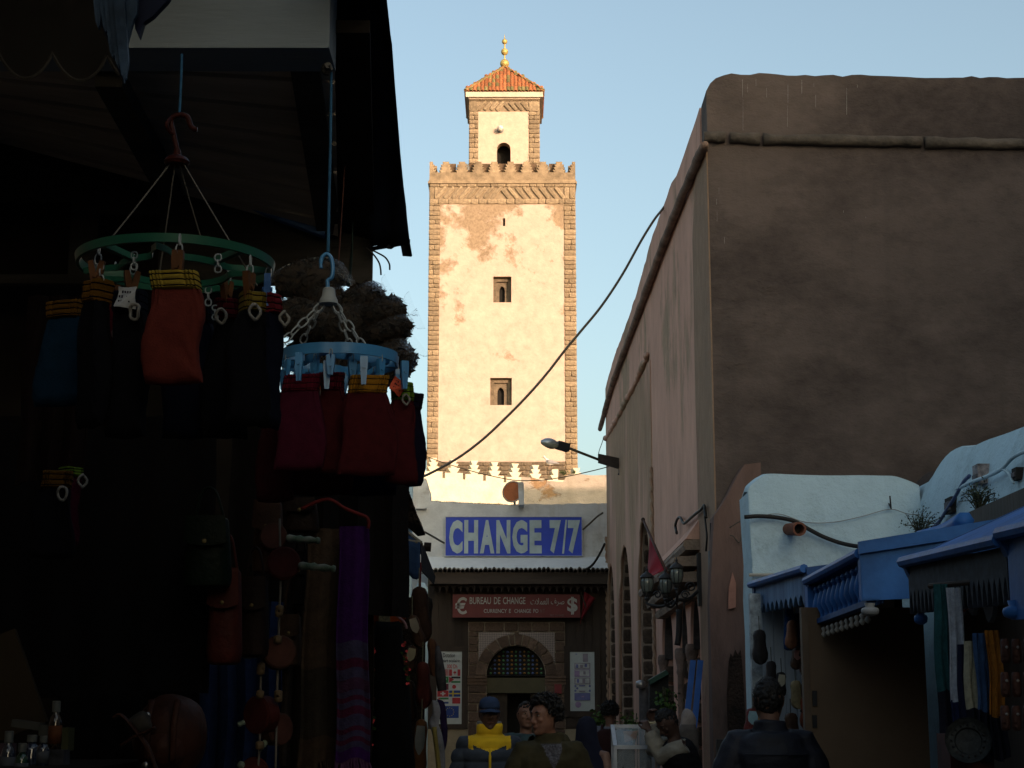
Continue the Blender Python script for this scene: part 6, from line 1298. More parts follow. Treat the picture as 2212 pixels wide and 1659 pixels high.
def herb_bag(x, y, rx, ry, Y_, ang, label, seed, flap=1.0):
    r = random.Random(seed); c = at(x, y, Y_); t = thing('herb_bag', label, 'bag', c, 'clear bags of dried leaves')
    a, h = px(Y_, rx), px(Y_, ry); q = Matrix.Rotation(ang, 3, 'Y')
    b = MB(); b.ball((0, 0, 0), (a * 0.98, 0.07, h * 1.0), 22, 14)
    for p in b.v: p *= 1 + 0.16 * noise.noise(p * 14 + Vector((seed, 0, 0)))
    for p in b.v: p.xyz = c + q @ p
    part('contents', b, M_leafdark, t)
    lf = MB()
    for i in range(520):
        u = r.uniform(0, 6.283); v = math.asin(r.uniform(-1, 1)); d = Vector((math.cos(u) * math.cos(v) * a, math.sin(u) * math.cos(v) * 0.075, math.sin(v) * h)); p = c + q @ d
        e = Vector((r.gauss(0, 1), r.gauss(0, 1), r.gauss(0, 1))).normalized(); s2 = e.cross(Vector((r.gauss(0, 1), r.gauss(0, 1), r.gauss(0, 1)))).normalized(); l = r.uniform(0.02, 0.05)
        lf.add([p - e * l * .5, p + s2 * l * .28, p + e * l * .5, p - s2 * l * .28], [(0, 1, 2, 3)])
    part('leaf', lf, M_leafdark, t, stuff=True)
    rows = []; n = 20
    for i in range(11):
        f_ = i / 10 * 2 - 1; k_ = math.sqrt(max(0.02, 1 - f_ * f_ * 0.96)); rr_ = [c + q @ (Vector((f_ * a * 1.12, math.cos(w2) * 0.09 * k_, math.sin(w2) * h * 1.1 * (0.35 + 0.65 * k_))) * (1 + 0.05 * noise.noise(Vector((f_ * 3, w2 * 2, seed))))) for w2 in [6.283 * j / n for j in range(n)]]; rows.append(rr_)
    if flap:
        for g_ in (1.25, 1.25 + 0.22 * flap): rows.append([c + q @ Vector((a * g_, math.cos(w2) * 0.006 + 0.012 * math.sin(w2 * 2 + seed), math.sin(w2) * h * (0.75 + 0.15 * (g_ > 1.3)))) for w2 in [6.283 * j / n for j in range(n)]])
    b = MB(); b.loft(rows, cap=False); part('film', b, M_film, t, True); return t
HB = [(668, 606, 74, 44, 5.72, R(-12), 'big tied sack of dried leaves, uppermost left of the blue hook', 0.0), (780, 652, 52, 34, 5.66, R(-28), 'clear bag of dried leaves right of the blue hook, topmost of the right stack', 0.9), (826, 680, 50, 34, 5.6, R(-20), 'clear bag of dried leaves, second of the right stack', 1.0), (836, 718, 54, 28, 5.54, R(-24), 'clear bag of dried leaves, third of the right stack', 1.2), (848, 782, 50, 42, 5.5, R(-38), 'clear bag of dried leaves, lowest of the right stack', 1.0), (652, 690, 60, 44, 5.6, R(10), 'clear bag of dried leaves left behind the white chains', 0.5), (745, 705, 56, 46, 5.62, R(-20), 'clear bag of dried leaves behind the white chains, middle one', 0.5), (690, 772, 74, 44, 5.7, R(5), 'bag of dried leaves behind the blue ring, lower left', 0.3), (790, 790, 60, 44, 5.68, R(-15), 'bag of dried leaves behind the blue ring, lower right', 0.3), (700, 650, 46, 36, 5.72, R(-5), 'bag of dried leaves just below the tied sack', 0.0)]
for i, (x, y, rx, ry, Y_, an, lab, fl) in enumerate(HB): herb_bag(x, y, rx, ry, Y_, -an if False else an, lab, 70 + i, fl)
b = MB();
p = at(722, 590, 5.68); b.ball(p, (0.02, 0.02, 0.03), 8, 6)
for k in range(5): b.tube([p, p + Vector((0.03 + 0.01 * k, 0, 0.03 - 0.016 * k)), p + Vector((0.045 + 0.006 * k, 0.01, 0.01 - 0.02 * k))], [0.006, 0.010, 0.004], 5)
single('bag_tie', b, M_film, 'bunched clear plastic neck of the tied sack behind the blue hook', 'bag neck', None, True)
# goods hanging and standing in the left shop
def sc(c, k=1.0): return tuple(v * k for v in c)
# scarves
scarf('scarf', 'long brown scarf with a dark patterned foot left of the purple one', 664, 738, 1142, 1650, 6.05, (0.085, 0.058, 0.040), group='long scarves in the left shop', seed=31, wv=1.6, ruf=0.012, bands=[(0, .60, 'brown', (0.085, 0.058, 0.040)), (.60, .89, 'darkpattern', (0.040, 0.033, 0.026)), (.89, 1, 'brown', (0.075, 0.050, 0.034))], lean=0.10, amp2=-0.10, fringe=26)
PU = (0.055, 0.012, 0.115); MV = (0.060, 0.055, 0.120); RS = (0.085, 0.014, 0.045)
scarf('scarf', 'purple scarf whose lower half is banded in mauve and red', 731, 796, 1137, 1642, 5.95, (0.13, 0.06, 0.14), group='long scarves in the left shop', seed=32, wv=1.3, ruf=0.010, lean=0.14, amp2=0.10, fringe=22, m=60,
      bands=[(0, .5, 'purple', PU), (.5, .575, 'mauve', MV), (.575, .615, 'rose', RS), (.615, .66, 'mauve', MV), (.66, .71, 'rosedark', (0.07, 0.03, 0.07)), (.71, .735, 'mauve', MV), (.735, .755, 'rose', RS), (.755, .78, 'mauve', MV), (.78, .815, 'rose', RS), (.815, .865, 'mauve', MV), (.865, .885, 'rose', RS), (.885, .91, 'mauve', MV), (.91, .93, 'rose', RS), (.93, .955, 'mauve', MV), (.955, 1, 'purple', PU)])
scarf('scarf', 'grey-brown cloth hanging behind the long brown scarf', 618, 668, 1240, 1660, 6.3, (0.06, 0.048, 0.04), group='long scarves in the left shop', seed=33, wv=1.5)
def hanger(label, pts, r, m, Y_, name='clothes_hanger'):
    t = thing(name, label, 'clothes hanger', at(pts[0][0], pts[0][1], Y_)); b = MB(); b.tube(smoothed([at(x, y, Y_) for x, y in pts], 4), r, 6); part('frame', b, m, t, True); return t
hanger('dull red clothes hanger sloping over the two long scarves', [(650, 1100), (690, 1082), (716, 1080), (745, 1098), (780, 1112), (793, 1118), (797, 1130), (795, 1142)], 0.007, mat('red_hanger', (0.16, 0.02, 0.02), 0.4), 5.9)
# orange embroidered jacket on a hanger
def garment_outline(label, name, cat, pts, Y_, th, m, puff=0.02, group=None):
    """soft garment from its outline: a pillowed slab"""
    c = Vector((sum(p[0] for p in pts) / len(pts), sum(p[1] for p in pts) / len(pts), 0)); t = thing(name, label, cat, at(c.x, max(p[1] for p in pts), Y_), group)
    sm_ = smoothed([Vector((p[0], p[1], 0)) for p in pts + [pts[0]]], 4)[:-1]
    b = MB(); b.loft([[at(c.x + (p.x - c.x) * k, c.y + (p.y - c.y) * k, Y_ - d) for p in sm_] for k, d in ((0.3, th + puff), (0.62, th + puff * 0.85), (0.86, th + puff * 0.4), (1.0, th * 0.5), (1.0, -th * 0.5), (0.86, -th - puff * 0.4), (0.4, -th - puff))])
    for p in b.v: p.y += 0.012 * noise.noise(p * 9);
    part('body', b, m, t, True); return t
M_kaf = mat('orange_cotton', (0.30, 0.065, 0.022), 0.9, 0.15, 20, 0.004, 60)
kf = garment_outline('orange embroidered short robe on an orange hanger', 'embroidered_robe', 'robe', [(815, 1218), (826, 1222), (836, 1222), (846, 1226), (858, 1248), (868, 1280), (878, 1318), (874, 1340), (858, 1350), (830, 1352), (806, 1350), (796, 1330), (794, 1290), (798, 1245)], 7.6, 0.02, M_kaf, 0.03)
M_emb = mat('embroidery', (0.20, 0.17, 0.11), 0.8, 0.6, 60, 0.004, 90, col2=(0.03, 0.05, 0.05))
for pts in ([(812, 1222), (816, 1240), (822, 1262), (826, 1290), (824, 1350)], [(842, 1226), (838, 1244), (832, 1262), (832, 1290), (838, 1350)]):
    b = MB(); q = [at(x, y, 7.6 - 0.062) for x, y in pts]; b.sheet([[p + Vector((-0.013, 0, 0)), p, p + Vector((0.013, 0, 0))] for p in smoothed(q, 4)], thick=0.006); part('trim', b, M_emb, kf)
b = MB(); b.ball(at(823, 1268, 7.53), (0.017, 0.008, 0.02), 8, 6); part('badge', b, mat('yellow_thread', (0.28, 0.22, 0.02), 0.8), kf, True)
hanger('orange plastic hanger holding the embroidered robe', [(814, 1208), (815, 1202), (822, 1202), (824, 1214), (820, 1228), (814, 1240), (818, 1250), (826, 1248), (832, 1238), (826, 1228), (820, 1228)], 0.007, mat('orange_hanger', (0.38, 0.09, 0.02), 0.4), 7.5)
hanger('pale pink empty hanger in front of the orange robe', [(826, 1268), (833, 1278), (833, 1290), (826, 1298), (827, 1304), (808, 1310), (800, 1318), (796, 1326), (797, 1330)], 0.006, mat('pink_hanger', (0.34, 0.20, 0.24), 0.4), 7.4)
hanger('right half of the pale pink hanger in front of the orange robe', [(827, 1304), (840, 1310), (852, 1322), (856, 1330), (862, 1334), (872, 1342), (877, 1352), (878, 1358)], 0.006, mat('pink_hanger', (0.34, 0.20, 0.24), 0.4), 7.4)
rc = scarf('cloth', 'dull red cloth showing between the purple scarf and the orange robe', 790, 808, 1140, 1260, 7.9, (0.20, 0.045, 0.03), seed=35, wv=1)
bd = garment_outline('long black dress with dark floral borders below the orange robe', 'black_dress', 'dress', [(812, 1342), (846, 1344), (866, 1346), (872, 1400), (884, 1480), (890, 1580), (892, 1700), (806, 1700), (804, 1560), (800, 1440)], 7.3, 0.03, mat('black_cotton', (0.006, 0.006, 0.007), 0.95, 0.1, 10), 0.05)
r = random.Random(8); M_fl = [mat('print_red', (0.10, 0.015, 0.02), 0.8), mat('print_green2', (0.03, 0.07, 0.02), 0.8), mat('print_rust', (0.12, 0.04, 0.02), 0.8)]
for q in range(3):
    b = MB()
    for i in range(26):
        side = r.random() < 0.5; y = r.uniform(1380, 1480) if side else r.uniform(1400, 1620); x = (872 + (y - 1380) * 0.08 + r.gauss(0, 2.5)) if side else (803 + r.gauss(0, 3)); p = at(x, y, 7.22); s_ = r.uniform(0.004, 0.010); a0 = r.uniform(0, 6)
        b.add([p + Vector((s_ * math.cos(a0 + 1.2566 * k), 0, s_ * math.sin(a0 + 1.2566 * k))) for k in range(5)], [(0, 1, 2, 3, 4)])
    part('flower_print', b, M_fl[q], bd, stuff=True)
# slippers and leather goods on the right edge of the shop
GL = 'slippers hanging at the left shop front'
shoe(at(913, 1430, 8.4), px(8.4, 98), px(8.4, 36), ('oxred', (0.10, 0.022, 0.018)), 'slipper', 'dark red slipper hanging sole out left of the flag poster', 0.05, None, GL)
shoe(at(911, 1554, 8.3), px(8.3, 130), px(8.3, 34), ('honey', (0.17, 0.075, 0.028)), 'slipper', 'honey coloured slipper with a grey lining at the bottom edge', -0.06, ('grey', (0.22, 0.24, 0.24)), GL)
shoe(at(905, 1268, 8.6), px(8.6, 120), px(8.6, 46), ('darkbrown', (0.045, 0.022, 0.015)), 'slipper', 'dark brown slipper hanging under the blue awning', 0.08, None, GL)
shoe(at(890, 1330, 8.5), px(8.5, 70), px(8.5, 30), ('brown2', (0.07, 0.035, 0.022)), 'slipper', 'brown slipper with a pale lining below the awning', 0.3, ('pale', (0.30, 0.27, 0.22)), GL)
shoe(at(925, 1290, 8.7), px(8.7, 95), px(8.7, 30), ('black3', (0.02, 0.016, 0.015)), 'slipper', 'black slipper hanging highest beside the awning corner', -0.1, None, GL)
shoe(at(893, 1395, 8.5), px(8.5, 60), px(8.5, 30), ('brown3', (0.05, 0.026, 0.018)), 'slipper', 'small brown slipper with a cream lining above the dark red one', -0.2, ('cream2', (0.32, 0.29, 0.20)), GL)
shoe(at(932, 1380, 8.6), px(8.6, 80), px(8.6, 26), ('tan3', (0.11, 0.05, 0.028)), 'slipper', 'tan slipper edge on beside the grey rolled cloth', 0.1, None, GL)
shoe(at(884, 1470, 8.5), px(8.5, 90), px(8.5, 30), ('dk4', (0.03, 0.016, 0.012)), 'slipper', 'very dark slipper behind the dark red one', 0.05, None, GL)
b = MB(); p, q = at(945, 1395, 8.2), at(955, 1492, 8.2); b.tube([p, p.lerp(q, .15), p.lerp(q, .6), q], [0.008, 0.016, 0.026, 0.022], 12); single('rolled_cloth', b, mat('grey_cloth_roll', (0.10, 0.10, 0.115), 0.9, 0.3, 12), 'grey rolled cloth hanging just left of the flag poster', 'cloth roll', None, True)
garment_outline('white cloth with purple patches hanging at the corner below the flag poster', 'white_cloth', 'cloth', [(934, 1512), (946, 1516), (952, 1540), (946, 1560), (956, 1590), (962, 1640), (958, 1700), (948, 1690), (942, 1620), (932, 1580), (927, 1560), (934, 1540)], 8.1, 0.012, mat('white_cotton', (0.32, 0.33, 0.38), 0.9, 0.3, 8), 0.015)
garment_outline('dark purple cloth hanging beside the white cloth', 'purple_cloth', 'cloth', [(944, 1510), (960, 1518), (966, 1560), (966, 1600), (958, 1640), (962, 1700), (950, 1700), (950, 1600), (954, 1560)], 8.2, 0.012, mat('purple_cotton', (0.03, 0.02, 0.07), 0.9, 0.3, 8), 0.015)
string('yellow tasselled cord hanging below the white cloth', [at(938, 1570, 8.0), at(941, 1600, 8.0), at(946, 1640, 8.0), at(950, 1690, 8.0)], 0.012, mat('yellow_cord', (0.30, 0.25, 0.08), 0.9), 'tassel_cord', 'cord')
# leather bags deeper in the shop
M_lb = {k: mat('bag_' + k, c, 0.55, 0.25, 7, 0.004, 50) for k, c in (('maroon', (0.085, 0.018, 0.014)), ('brown', (0.070, 0.034, 0.022)), ('dark', (0.022, 0.012, 0.010)), ('tan', (0.095, 0.055, 0.034)), ('black', (0.012, 0.010, 0.010)), ('green', (0.003, 0.010, 0.005)))}
def lbag(label, x0, x1, y0, y1, Y_, k, strap=60, taper=0.8, stitch=True):
    a, c = at(x0, y0, Y_), at(x1, y1, Y_); cx_, W_, H_ = (a.x + c.x) / 2, (c.x - a.x) / 2, a.z - c.z; t = thing('leather_bag', label, 'bag', (cx_, Y_, c.z), 'leather bags in the left shop')
    b = MB(); b.loft([[Vector((cx_ + W_ * k_ * math.copysign(abs(math.cos(q)) ** 0.6, math.cos(q)), Y_ + 0.05 * k_ * math.sin(q), a.z - H_ * f_)) for q in [6.283 * j / 20 for j in range(20)]] for f_, k_ in ((0, taper * 0.9), (.03, taper), (.4, (1 + taper) / 2), (.85, 1), (.97, .93), (1, .7))]); part('body', b, M_lb[k], t, 50)
    b = MB(); b.sheet([[Vector((cx_ + W_ * u * (taper + (1 - taper) * f_) * 0.97, Y_ - 0.055 - 0.008 * (1 - u * u), a.z - H_ * f_ + (0.05 * H_ * u * u if f_ > 0.4 else 0))) for u in [k2 / 5 - 1 for k2 in range(11)]] for f_ in (-0.01, 0.2, 0.42)], thick=0.006); part('flap', b, M_lb[k], t)
    if strap: b = MB(); b.tube(smoothed([Vector((cx_ - W_ * .6, Y_, a.z)), Vector((cx_ - W_ * .3, Y_, a.z + px(Y_, strap))), Vector((cx_ + W_ * .2, Y_, a.z + px(Y_, strap))), Vector((cx_ + W_ * .6, Y_, a.z))], 5), 0.010, 6, flat=0.4); part('strap', b, M_lb[k], t, True)
    b = MB(); b.ball((cx_, Y_ - 0.066, a.z - H_ * 0.36), (0.009, 0.005, 0.009), 8, 6); part('clasp', b, mat('dull_brass', (0.22, 0.17, 0.08), 0.5, metal=0.5), t, True)
    return t
lbag('maroon leather bag with a stitched seam hanging before the blue cloth', 452, 522, 1232, 1436, 4.9, 'maroon', 70)
lbag('brown leather bag hanging just left of the green and white drum handles', 548, 612, 1085, 1240, 5.5, 'brown', 0)
lbag('very dark leather bag with small buckles between the maroon and the brown bag', 520, 580, 1250, 1420, 5.2, 'dark', 60)
lbag('tan leather bag behind the lower drum', 604, 652, 1330, 1440, 6.2, 'tan', 70)
lbag('dark green bag hanging with loose straps left of the maroon bag', 400, 500, 1120, 1270, 4.8, 'green', 60)
lbag('dark leather bag below the oxblood trousers', 612, 690, 1080, 1150, 6.0, 'dark', 0)
lbag('black leather bag next to the long brown scarf, half hidden', 630, 668, 1195, 1310, 6.2, 'black', 30)
# small rattle drums strung on cords, their painted handles sticking out
M_handle = mat('painted_handle', (0.28, 0.30, 0.26), 0.5, 0.7, 22, col2=(0.02, 0.12, 0.06)); M_bead2 = mat('wooden_bead', (0.20, 0.14, 0.08), 0.6)
def drum(label, x, y, rx, Y_, k, face, hend, hs):
    c = at(x, y, Y_); t = thing('rattle_drum', label, 'drum', c, 'small drums strung in the left shop'); r0 = px(Y_, rx); f_ = Vector(face).normalized()
    b = MB(); b.lathe([(r0 * 0.9, -0.026), (r0, -0.022), (r0, 0.022), (r0 * 0.9, 0.026)], c, f_, 24); part('shell', b, M_lb[k], t, 40)
    for s_ in (-1, 1): b = MB(); b.lathe([(0.003, s_ * 0.0285), (r0 * 0.89, s_ * 0.0275), (r0 * 0.90, s_ * 0.024)], c, f_, 24); part('skin', b, mat('drum_skin_' + k, sc((0.10, 0.04, 0.03) if k != 'maroon' else (0.075, 0.016, 0.016)), 0.7, 0.3, 10), t)
    e = at(hend[0], hend[1], Y_ - 0.03); d = (e - c).normalized(); s0 = c + d * r0 * 0.98; L_ = (e - s0).length
    b = MB(); q = d.to_track_quat('Z', 'Y'); b.lathe([(0.010 * hs, 0), (0.013 * hs, L_ * .1), (0.010 * hs, L_ * .3), (0.014 * hs, L_ * .42), (0.009 * hs, L_ * .5), (0.013 * hs, L_ * .7), (0.008 * hs, L_ * .88), (0.012 * hs, L_ * .93), (0.010 * hs, L_)], s0, d, 12); part('handle', b, M_handle, t, True)
    return t
drum('round dark red drum, upper, its green and white handle pointing right', 612, 1218, 36, 5.3, 'maroon', (0.25, -1, 0.05), (724, 1229), 1.0)
drum('small drum hidden behind the brown bag, its handle topmost on the right', 590, 1160, 30, 5.45, 'brown', (0.2, -1, 0), (690, 1168), 1.0)
drum('round brown drum with its handle pointing left', 602, 1410, 36, 5.3, 'brown', (0.3, -1, 0.1), (526, 1417), 0.9)
drum('dark maroon drum seen half edge on, lowest of the left cord', 565, 1544, 40, 5.3, 'maroon', (-0.75, -1, 0), (514, 1566), 0.7)
drum('reddish drum seen edge on with a handle pointing down, lowest on the right cord', 597, 1575, 34, 5.35, 'brown', (1.1, -1, 0), (560, 1620), 0.8)
drum('red drum cut off by the bottom edge', 550, 1668, 30, 5.3, 'maroon', (0.1, -1, 0.2), (516, 1650), 0.9)
string('cord of the right-hand string of drums', [at(604, 1120, 5.3), at(606, 1260, 5.3), at(603, 1330, 5.3), at(600, 1440, 5.3), at(598, 1520, 5.3), at(595, 1680, 5.3)], 0.004, M_str, 'drum_cord', 'cord')
string('cord of the left-hand string of drums', [at(566, 1390, 5.28), at(564, 1450, 5.28), at(562, 1530, 5.28), at(561, 1600, 5.28), at(556, 1690, 5.28)], 0.004, M_str, 'drum_cord', 'cord')
BL = ['wooden bead on the right drum cord, topmost, just above its twin', 'wooden bead on the right drum cord, second from the top', 'wooden bead touching the top of the brown drum on the right cord', 'upper of two wooden beads above the lowest drum on the right cord', 'lower of two wooden beads above the lowest drum on the right cord', 'wooden bead on the left drum cord beside the white handle, upper of two', 'wooden bead on the left drum cord beside the white handle, lower of two', 'wooden bead sitting on top of the half edge on maroon drum', 'wooden bead on the left cord below the maroon drum']
k = 0
for x, y in ((604, 1316), (603, 1324), (600, 1382), (601, 1500), (601, 1508), (564, 1440), (563, 1449), (562, 1500), (561, 1610)):
    b = MB(); p = at(x, y, 5.27); b.lathe([(0.004, -0.014), (0.013, -0.010), (0.013, 0.010), (0.004, 0.014)], p, (0, 0, 1), 10)
    single('bead', b, M_bead2, BL[k], 'bead', 'beads on the drum cords', True); k += 1
# blue cloth curtain behind, dark racks
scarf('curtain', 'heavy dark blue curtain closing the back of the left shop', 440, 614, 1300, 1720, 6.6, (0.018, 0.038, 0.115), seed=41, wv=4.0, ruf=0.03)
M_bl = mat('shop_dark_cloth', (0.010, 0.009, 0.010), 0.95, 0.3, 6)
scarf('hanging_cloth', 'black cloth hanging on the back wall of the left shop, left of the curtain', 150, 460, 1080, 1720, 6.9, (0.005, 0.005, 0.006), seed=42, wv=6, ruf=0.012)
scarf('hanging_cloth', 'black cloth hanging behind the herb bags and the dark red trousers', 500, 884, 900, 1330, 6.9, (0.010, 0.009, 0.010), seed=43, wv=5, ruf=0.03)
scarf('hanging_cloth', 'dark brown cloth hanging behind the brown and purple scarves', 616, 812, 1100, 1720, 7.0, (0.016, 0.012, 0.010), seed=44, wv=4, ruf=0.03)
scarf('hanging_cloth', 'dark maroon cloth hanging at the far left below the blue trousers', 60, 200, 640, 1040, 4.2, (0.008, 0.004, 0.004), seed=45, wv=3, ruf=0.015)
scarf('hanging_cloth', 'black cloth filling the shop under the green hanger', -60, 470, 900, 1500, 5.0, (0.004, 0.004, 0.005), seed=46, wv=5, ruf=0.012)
# second batch of trousers in the gloom, far left
trousers(at(120, 1018, 3.6), px(3.6, 64), px(3.6, 190), ('black', (0.01, 0.01, 0.014)), ('amber', (0.26, 0.12, 0.015)), 0.2, 'black folded trousers with an amber waistband in the gloom at the far left', 'folded trousers in the gloom', 90, 0.2, 1.4, (0.3, -0.2))
trousers(at(150, 1010, 3.7), px(3.7, 40), px(3.7, 170), ('wine2', (0.130, 0.016, 0.045)), ('lime', (0.17, 0.30, 0.035)), 0.9, 'wine red folded trousers with a lime waistband in the gloom at the far left', 'folded trousers in the gloom', 91, 0.12, 1.2, (0.3, -0.1))
# small blue fabric awning farther along, roofs and white posts behind it
aw = thing('fabric_awning', 'small dark blue fabric awning with pale piping at the far end of the left shop', 'awning', at(875, 1270, 10.5)); YA = 10.5
M_awn = mat('awning_blue', (0.024, 0.055, 0.135), 0.85, 0.15, 6, 0.004, 40)
T0, T1, T2, T3 = at(818, 1108, YA - 0.2), at(814, 1158, YA - 0.35), at(910, 1172, YA - 0.35), at(936, 1240, YA + 0.9)
def quadsheet(p00, p10, p01, p11, n=8, sagv=0.0):
    return [[p00.lerp(p10, i / n).lerp(p01.lerp(p11, i / n), j / n) - Vector((0, 0, sagv * math.sin(math.pi * i / n) * math.sin(math.pi * j / n))) for i in range(n + 1)] for j in range(n + 1)]
b = MB(); b.sheet(quadsheet(T1, T2, T0, at(818, 1104, YA - 0.2), 8, 0.02), thick=0.008); part('side_panel', b, M_awn, aw, True)
rows = []
for j in range(7): rows.append([at(816 + (908 - 816) * i / 12, 1160 + 12 * i / 12 + (j / 6) * (66 + 10 * i / 12 - 7 * math.sin(i * 1.05)), YA - 0.36 + 0.015 * math.sin(i * 1.3 + j * .5)) for i in range(13)])
b = MB(); b.sheet(rows, thick=0.008); part('valance', b, M_awn, aw, True)
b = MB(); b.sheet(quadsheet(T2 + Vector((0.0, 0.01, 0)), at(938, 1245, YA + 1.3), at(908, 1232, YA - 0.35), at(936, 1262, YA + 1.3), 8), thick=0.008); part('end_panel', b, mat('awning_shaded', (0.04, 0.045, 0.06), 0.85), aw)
b = MB(); b.sheet(quadsheet(at(820, 1104, YA), at(910, 1170, YA - 0.34), at(850, 1104, YA + 1.4), at(938, 1238, YA + 1.3), 6), thick=0.008); part('top_panel', b, M_awn, aw)
M_pip = mat('pale_piping', (0.26, 0.25, 0.21), 0.8)
for q in ([T0, T0.lerp(T2, .5) + Vector((0, 0, 0.01)), T2], [T1, T2], [T0, T1]): b = MB(); b.tube(q, 0.010, 6); part('piping', b, M_pip, aw)
b = MB(); b.tube([at(908, 1215, YA - 0.37), at(907, 1300, YA - 0.37), at(906, 1440, YA - 0.37), at(905, 1640, YA - 0.37)], 0.007, 6); part('red_cord', b, mat('red_cord', (0.12, 0.02, 0.02), 0.8), aw)
b = MB(); b.tube([at(916, 1181, YA + 0.2), at(931, 1182, YA + 0.2)], 0.03, 8); part('pole_end', b, M_black, aw)
rf = thing('roof_eave', 'ragged brown roof edge hanging over the lane behind the blue awning', 'roof', at(890, 1130, 12.5))
M_rag = mat('ragged_matting', (0.040, 0.030, 0.024), 0.9, 0.4, 14, 0.02, 30)
for k, pts in enumerate(([(836, 1064), (878, 1058), (886, 1080), (896, 1100), (903, 1131), (886, 1132), (866, 1110)], [(790, 1060), (842, 1062), (864, 1090), (874, 1122), (840, 1124), (800, 1110)])):
    pp = [at(x, y, 12.5 + 0.3 * k) for x, y in pts]; b = MB(); b.prism([(p.x, p.z) for p in pp], lambda u, v: Vector((u, 12.5 + .3 * k, v)), lambda u, v: Vector((u, 13.4 + .3 * k, v))); roughen(b, 0.02, 8); part('matting', b, M_rag, rf)
b = MB()
for i in range(26):
    f_ = i / 25; p = at(878 + 25 * f_, 1058 + 73 * f_, 12.48); b.box(p, (0.03, 0.05, 0.02), Matrix.Rotation(rnd.uniform(-0.6, 0.6), 3, 'Y'))
part('ragged_edge', b, M_rag, rf, stuff=True)
for k, (x0, x1, y0, y1, Y_, lab) in enumerate(((868, 886, 1118, 1170, 13.2, 'white post showing between the ragged roof and the blue awning'), (888, 922, 1252, 1330, 12.2, 'white rounded post top under the blue awning'))):
    a, c = at(x0, y0, Y_), at(x1, y1, Y_); R0 = (c.x - a.x) / 2; b = MB(); b.lathe([(R0 * 0.4, a.z), (R0 * 0.85, a.z - 0.04), (R0, a.z - 0.12), (R0, 0.0)] if k else [(R0, a.z + 0.3), (R0, 0.0)], ((a.x + c.x) / 2, Y_ + 0.3, 0), (0, 0, 1), 18)
    single('white_post', b, M_stallwhite, lab, 'post', 'white posts in the left row', True)
b = MB(); b.span((-2.3, 9.2, 0.0), (at(862, 1300, 9.4).x, 9.25, at(862, 1262, 9.4).z)); b2 = thing('shoe_stall', 'dark wooden stall behind the slippers, left of the exchange office', 'stall', (-1.4, 9.2, 0)); part('panel', b, M_black, b2)
b = MB(); b.span((-2.3, 9.6, 0.0), (at(918, 1400, 9.6).x, 9.65, at(900, 1290, 9.6).z)); part('panel', b, mat('dark_goods', (0.022, 0.015, 0.012), 0.9, 0.5, 12, 0.02), b2)
# two wooden shelves, bottles, boxes and a leather knapsack at the bottom left
tb = thing('wooden_table', 'dark wooden table at the bottom left carrying bottles', 'table', at(70, 1640, 4.2)); YT_ = 4.2; zt_ = zat(1650, YT_)
b = MB(); b.span((-1.9, 3.9, zt_ - 0.05), (at(260, 1650, YT_).x, 4.6, zt_)); part('top', b, M_black, tb)
for x in (-1.85, at(250, 1650, YT_).x): b = MB(); b.span((x, 3.95, 0), (x + 0.06, 4.0, zt_ - 0.05)); part('leg', b, M_black, tb)
def bottle(label, x, yb, yt, w_, Y_, glass, cap, lab=None):
    c = at(x, yb, Y_); h = at(x, yt, Y_).z - c.z; R0 = px(Y_, w_) / 2; t = thing('bottle', label, 'bottle', c, 'bottles on the bottom left table')
    b = MB(); b.lathe([(R0 * .9, 0), (R0, h * .03), (R0, h * .55), (R0 * .75, h * .68), (R0 * .45, h * .74), (R0 * .45, h * .8)], c, (0, 0, 1), 16); part('body', b, glass, t, 40)
    b = MB(); b.lathe([(R0 * .62, h * .78), (R0 * .62, h), (R0 * .5, h * 1.01), (.002, h * 1.01)], c, (0, 0, 1), 14); part('cap', b, cap, t, 40)
    if lab: b = MB(); b.lathe([(R0 * 1.02, h * .12), (R0 * 1.02, h * .5)], c, (0, 0, 1), 16); part('label_band', b, lab, t, True)
gd = mat('dark_glass', (0.03, 0.02, 0.015), 0.1, 0.1, 3, spec=0.6); gg = mat('green_glass', (0.015, 0.06, 0.03), 0.1, spec=0.6); gb = mat('blueish_glass', (0.03, 0.04, 0.07), 0.08, spec=0.7); cw = mat('white_cap', (0.16, 0.17, 0.16), 0.4); lo_ = mat('orange_label', (0.14, 0.05, 0.02), 0.7); lg_ = mat('grey_label', (0.10, 0.11, 0.13), 0.7)
bottle('tall dark bottle with a white cap, standing highest', 117, 1620, 1515, 28, 4.2, gd, cw, lo_); bottle('bluish clear bottle with a white cap', 66, 1655, 1588, 34, 4.1, gb, cw); bottle('small clear bottle with a white cap right of the bluish one', 91, 1655, 1590, 26, 4.05, gb, cw, lg_); bottle('green bottle with a white cap at the bottom edge', 44, 1690, 1606, 28, 4.0, gg, cw, lg_); bottle('small pale bottle at the left border', 14, 1690, 1580, 30, 4.05, gb, cw, lg_)
def bx3(name, label, x0, x1, y0, y1, Y_, dep, m, rot=0):
    a, c = at(x0, y0, Y_), at(x1, y1, Y_); b = MB(); b.box(((a.x + c.x) / 2, Y_ + dep / 2, (a.z + c.z) / 2), (c.x - a.x, dep, a.z - c.z), Matrix.Rotation(rot, 3, 'Y')); return single(name, b, m, label, 'box', 'cartons among the bottles')
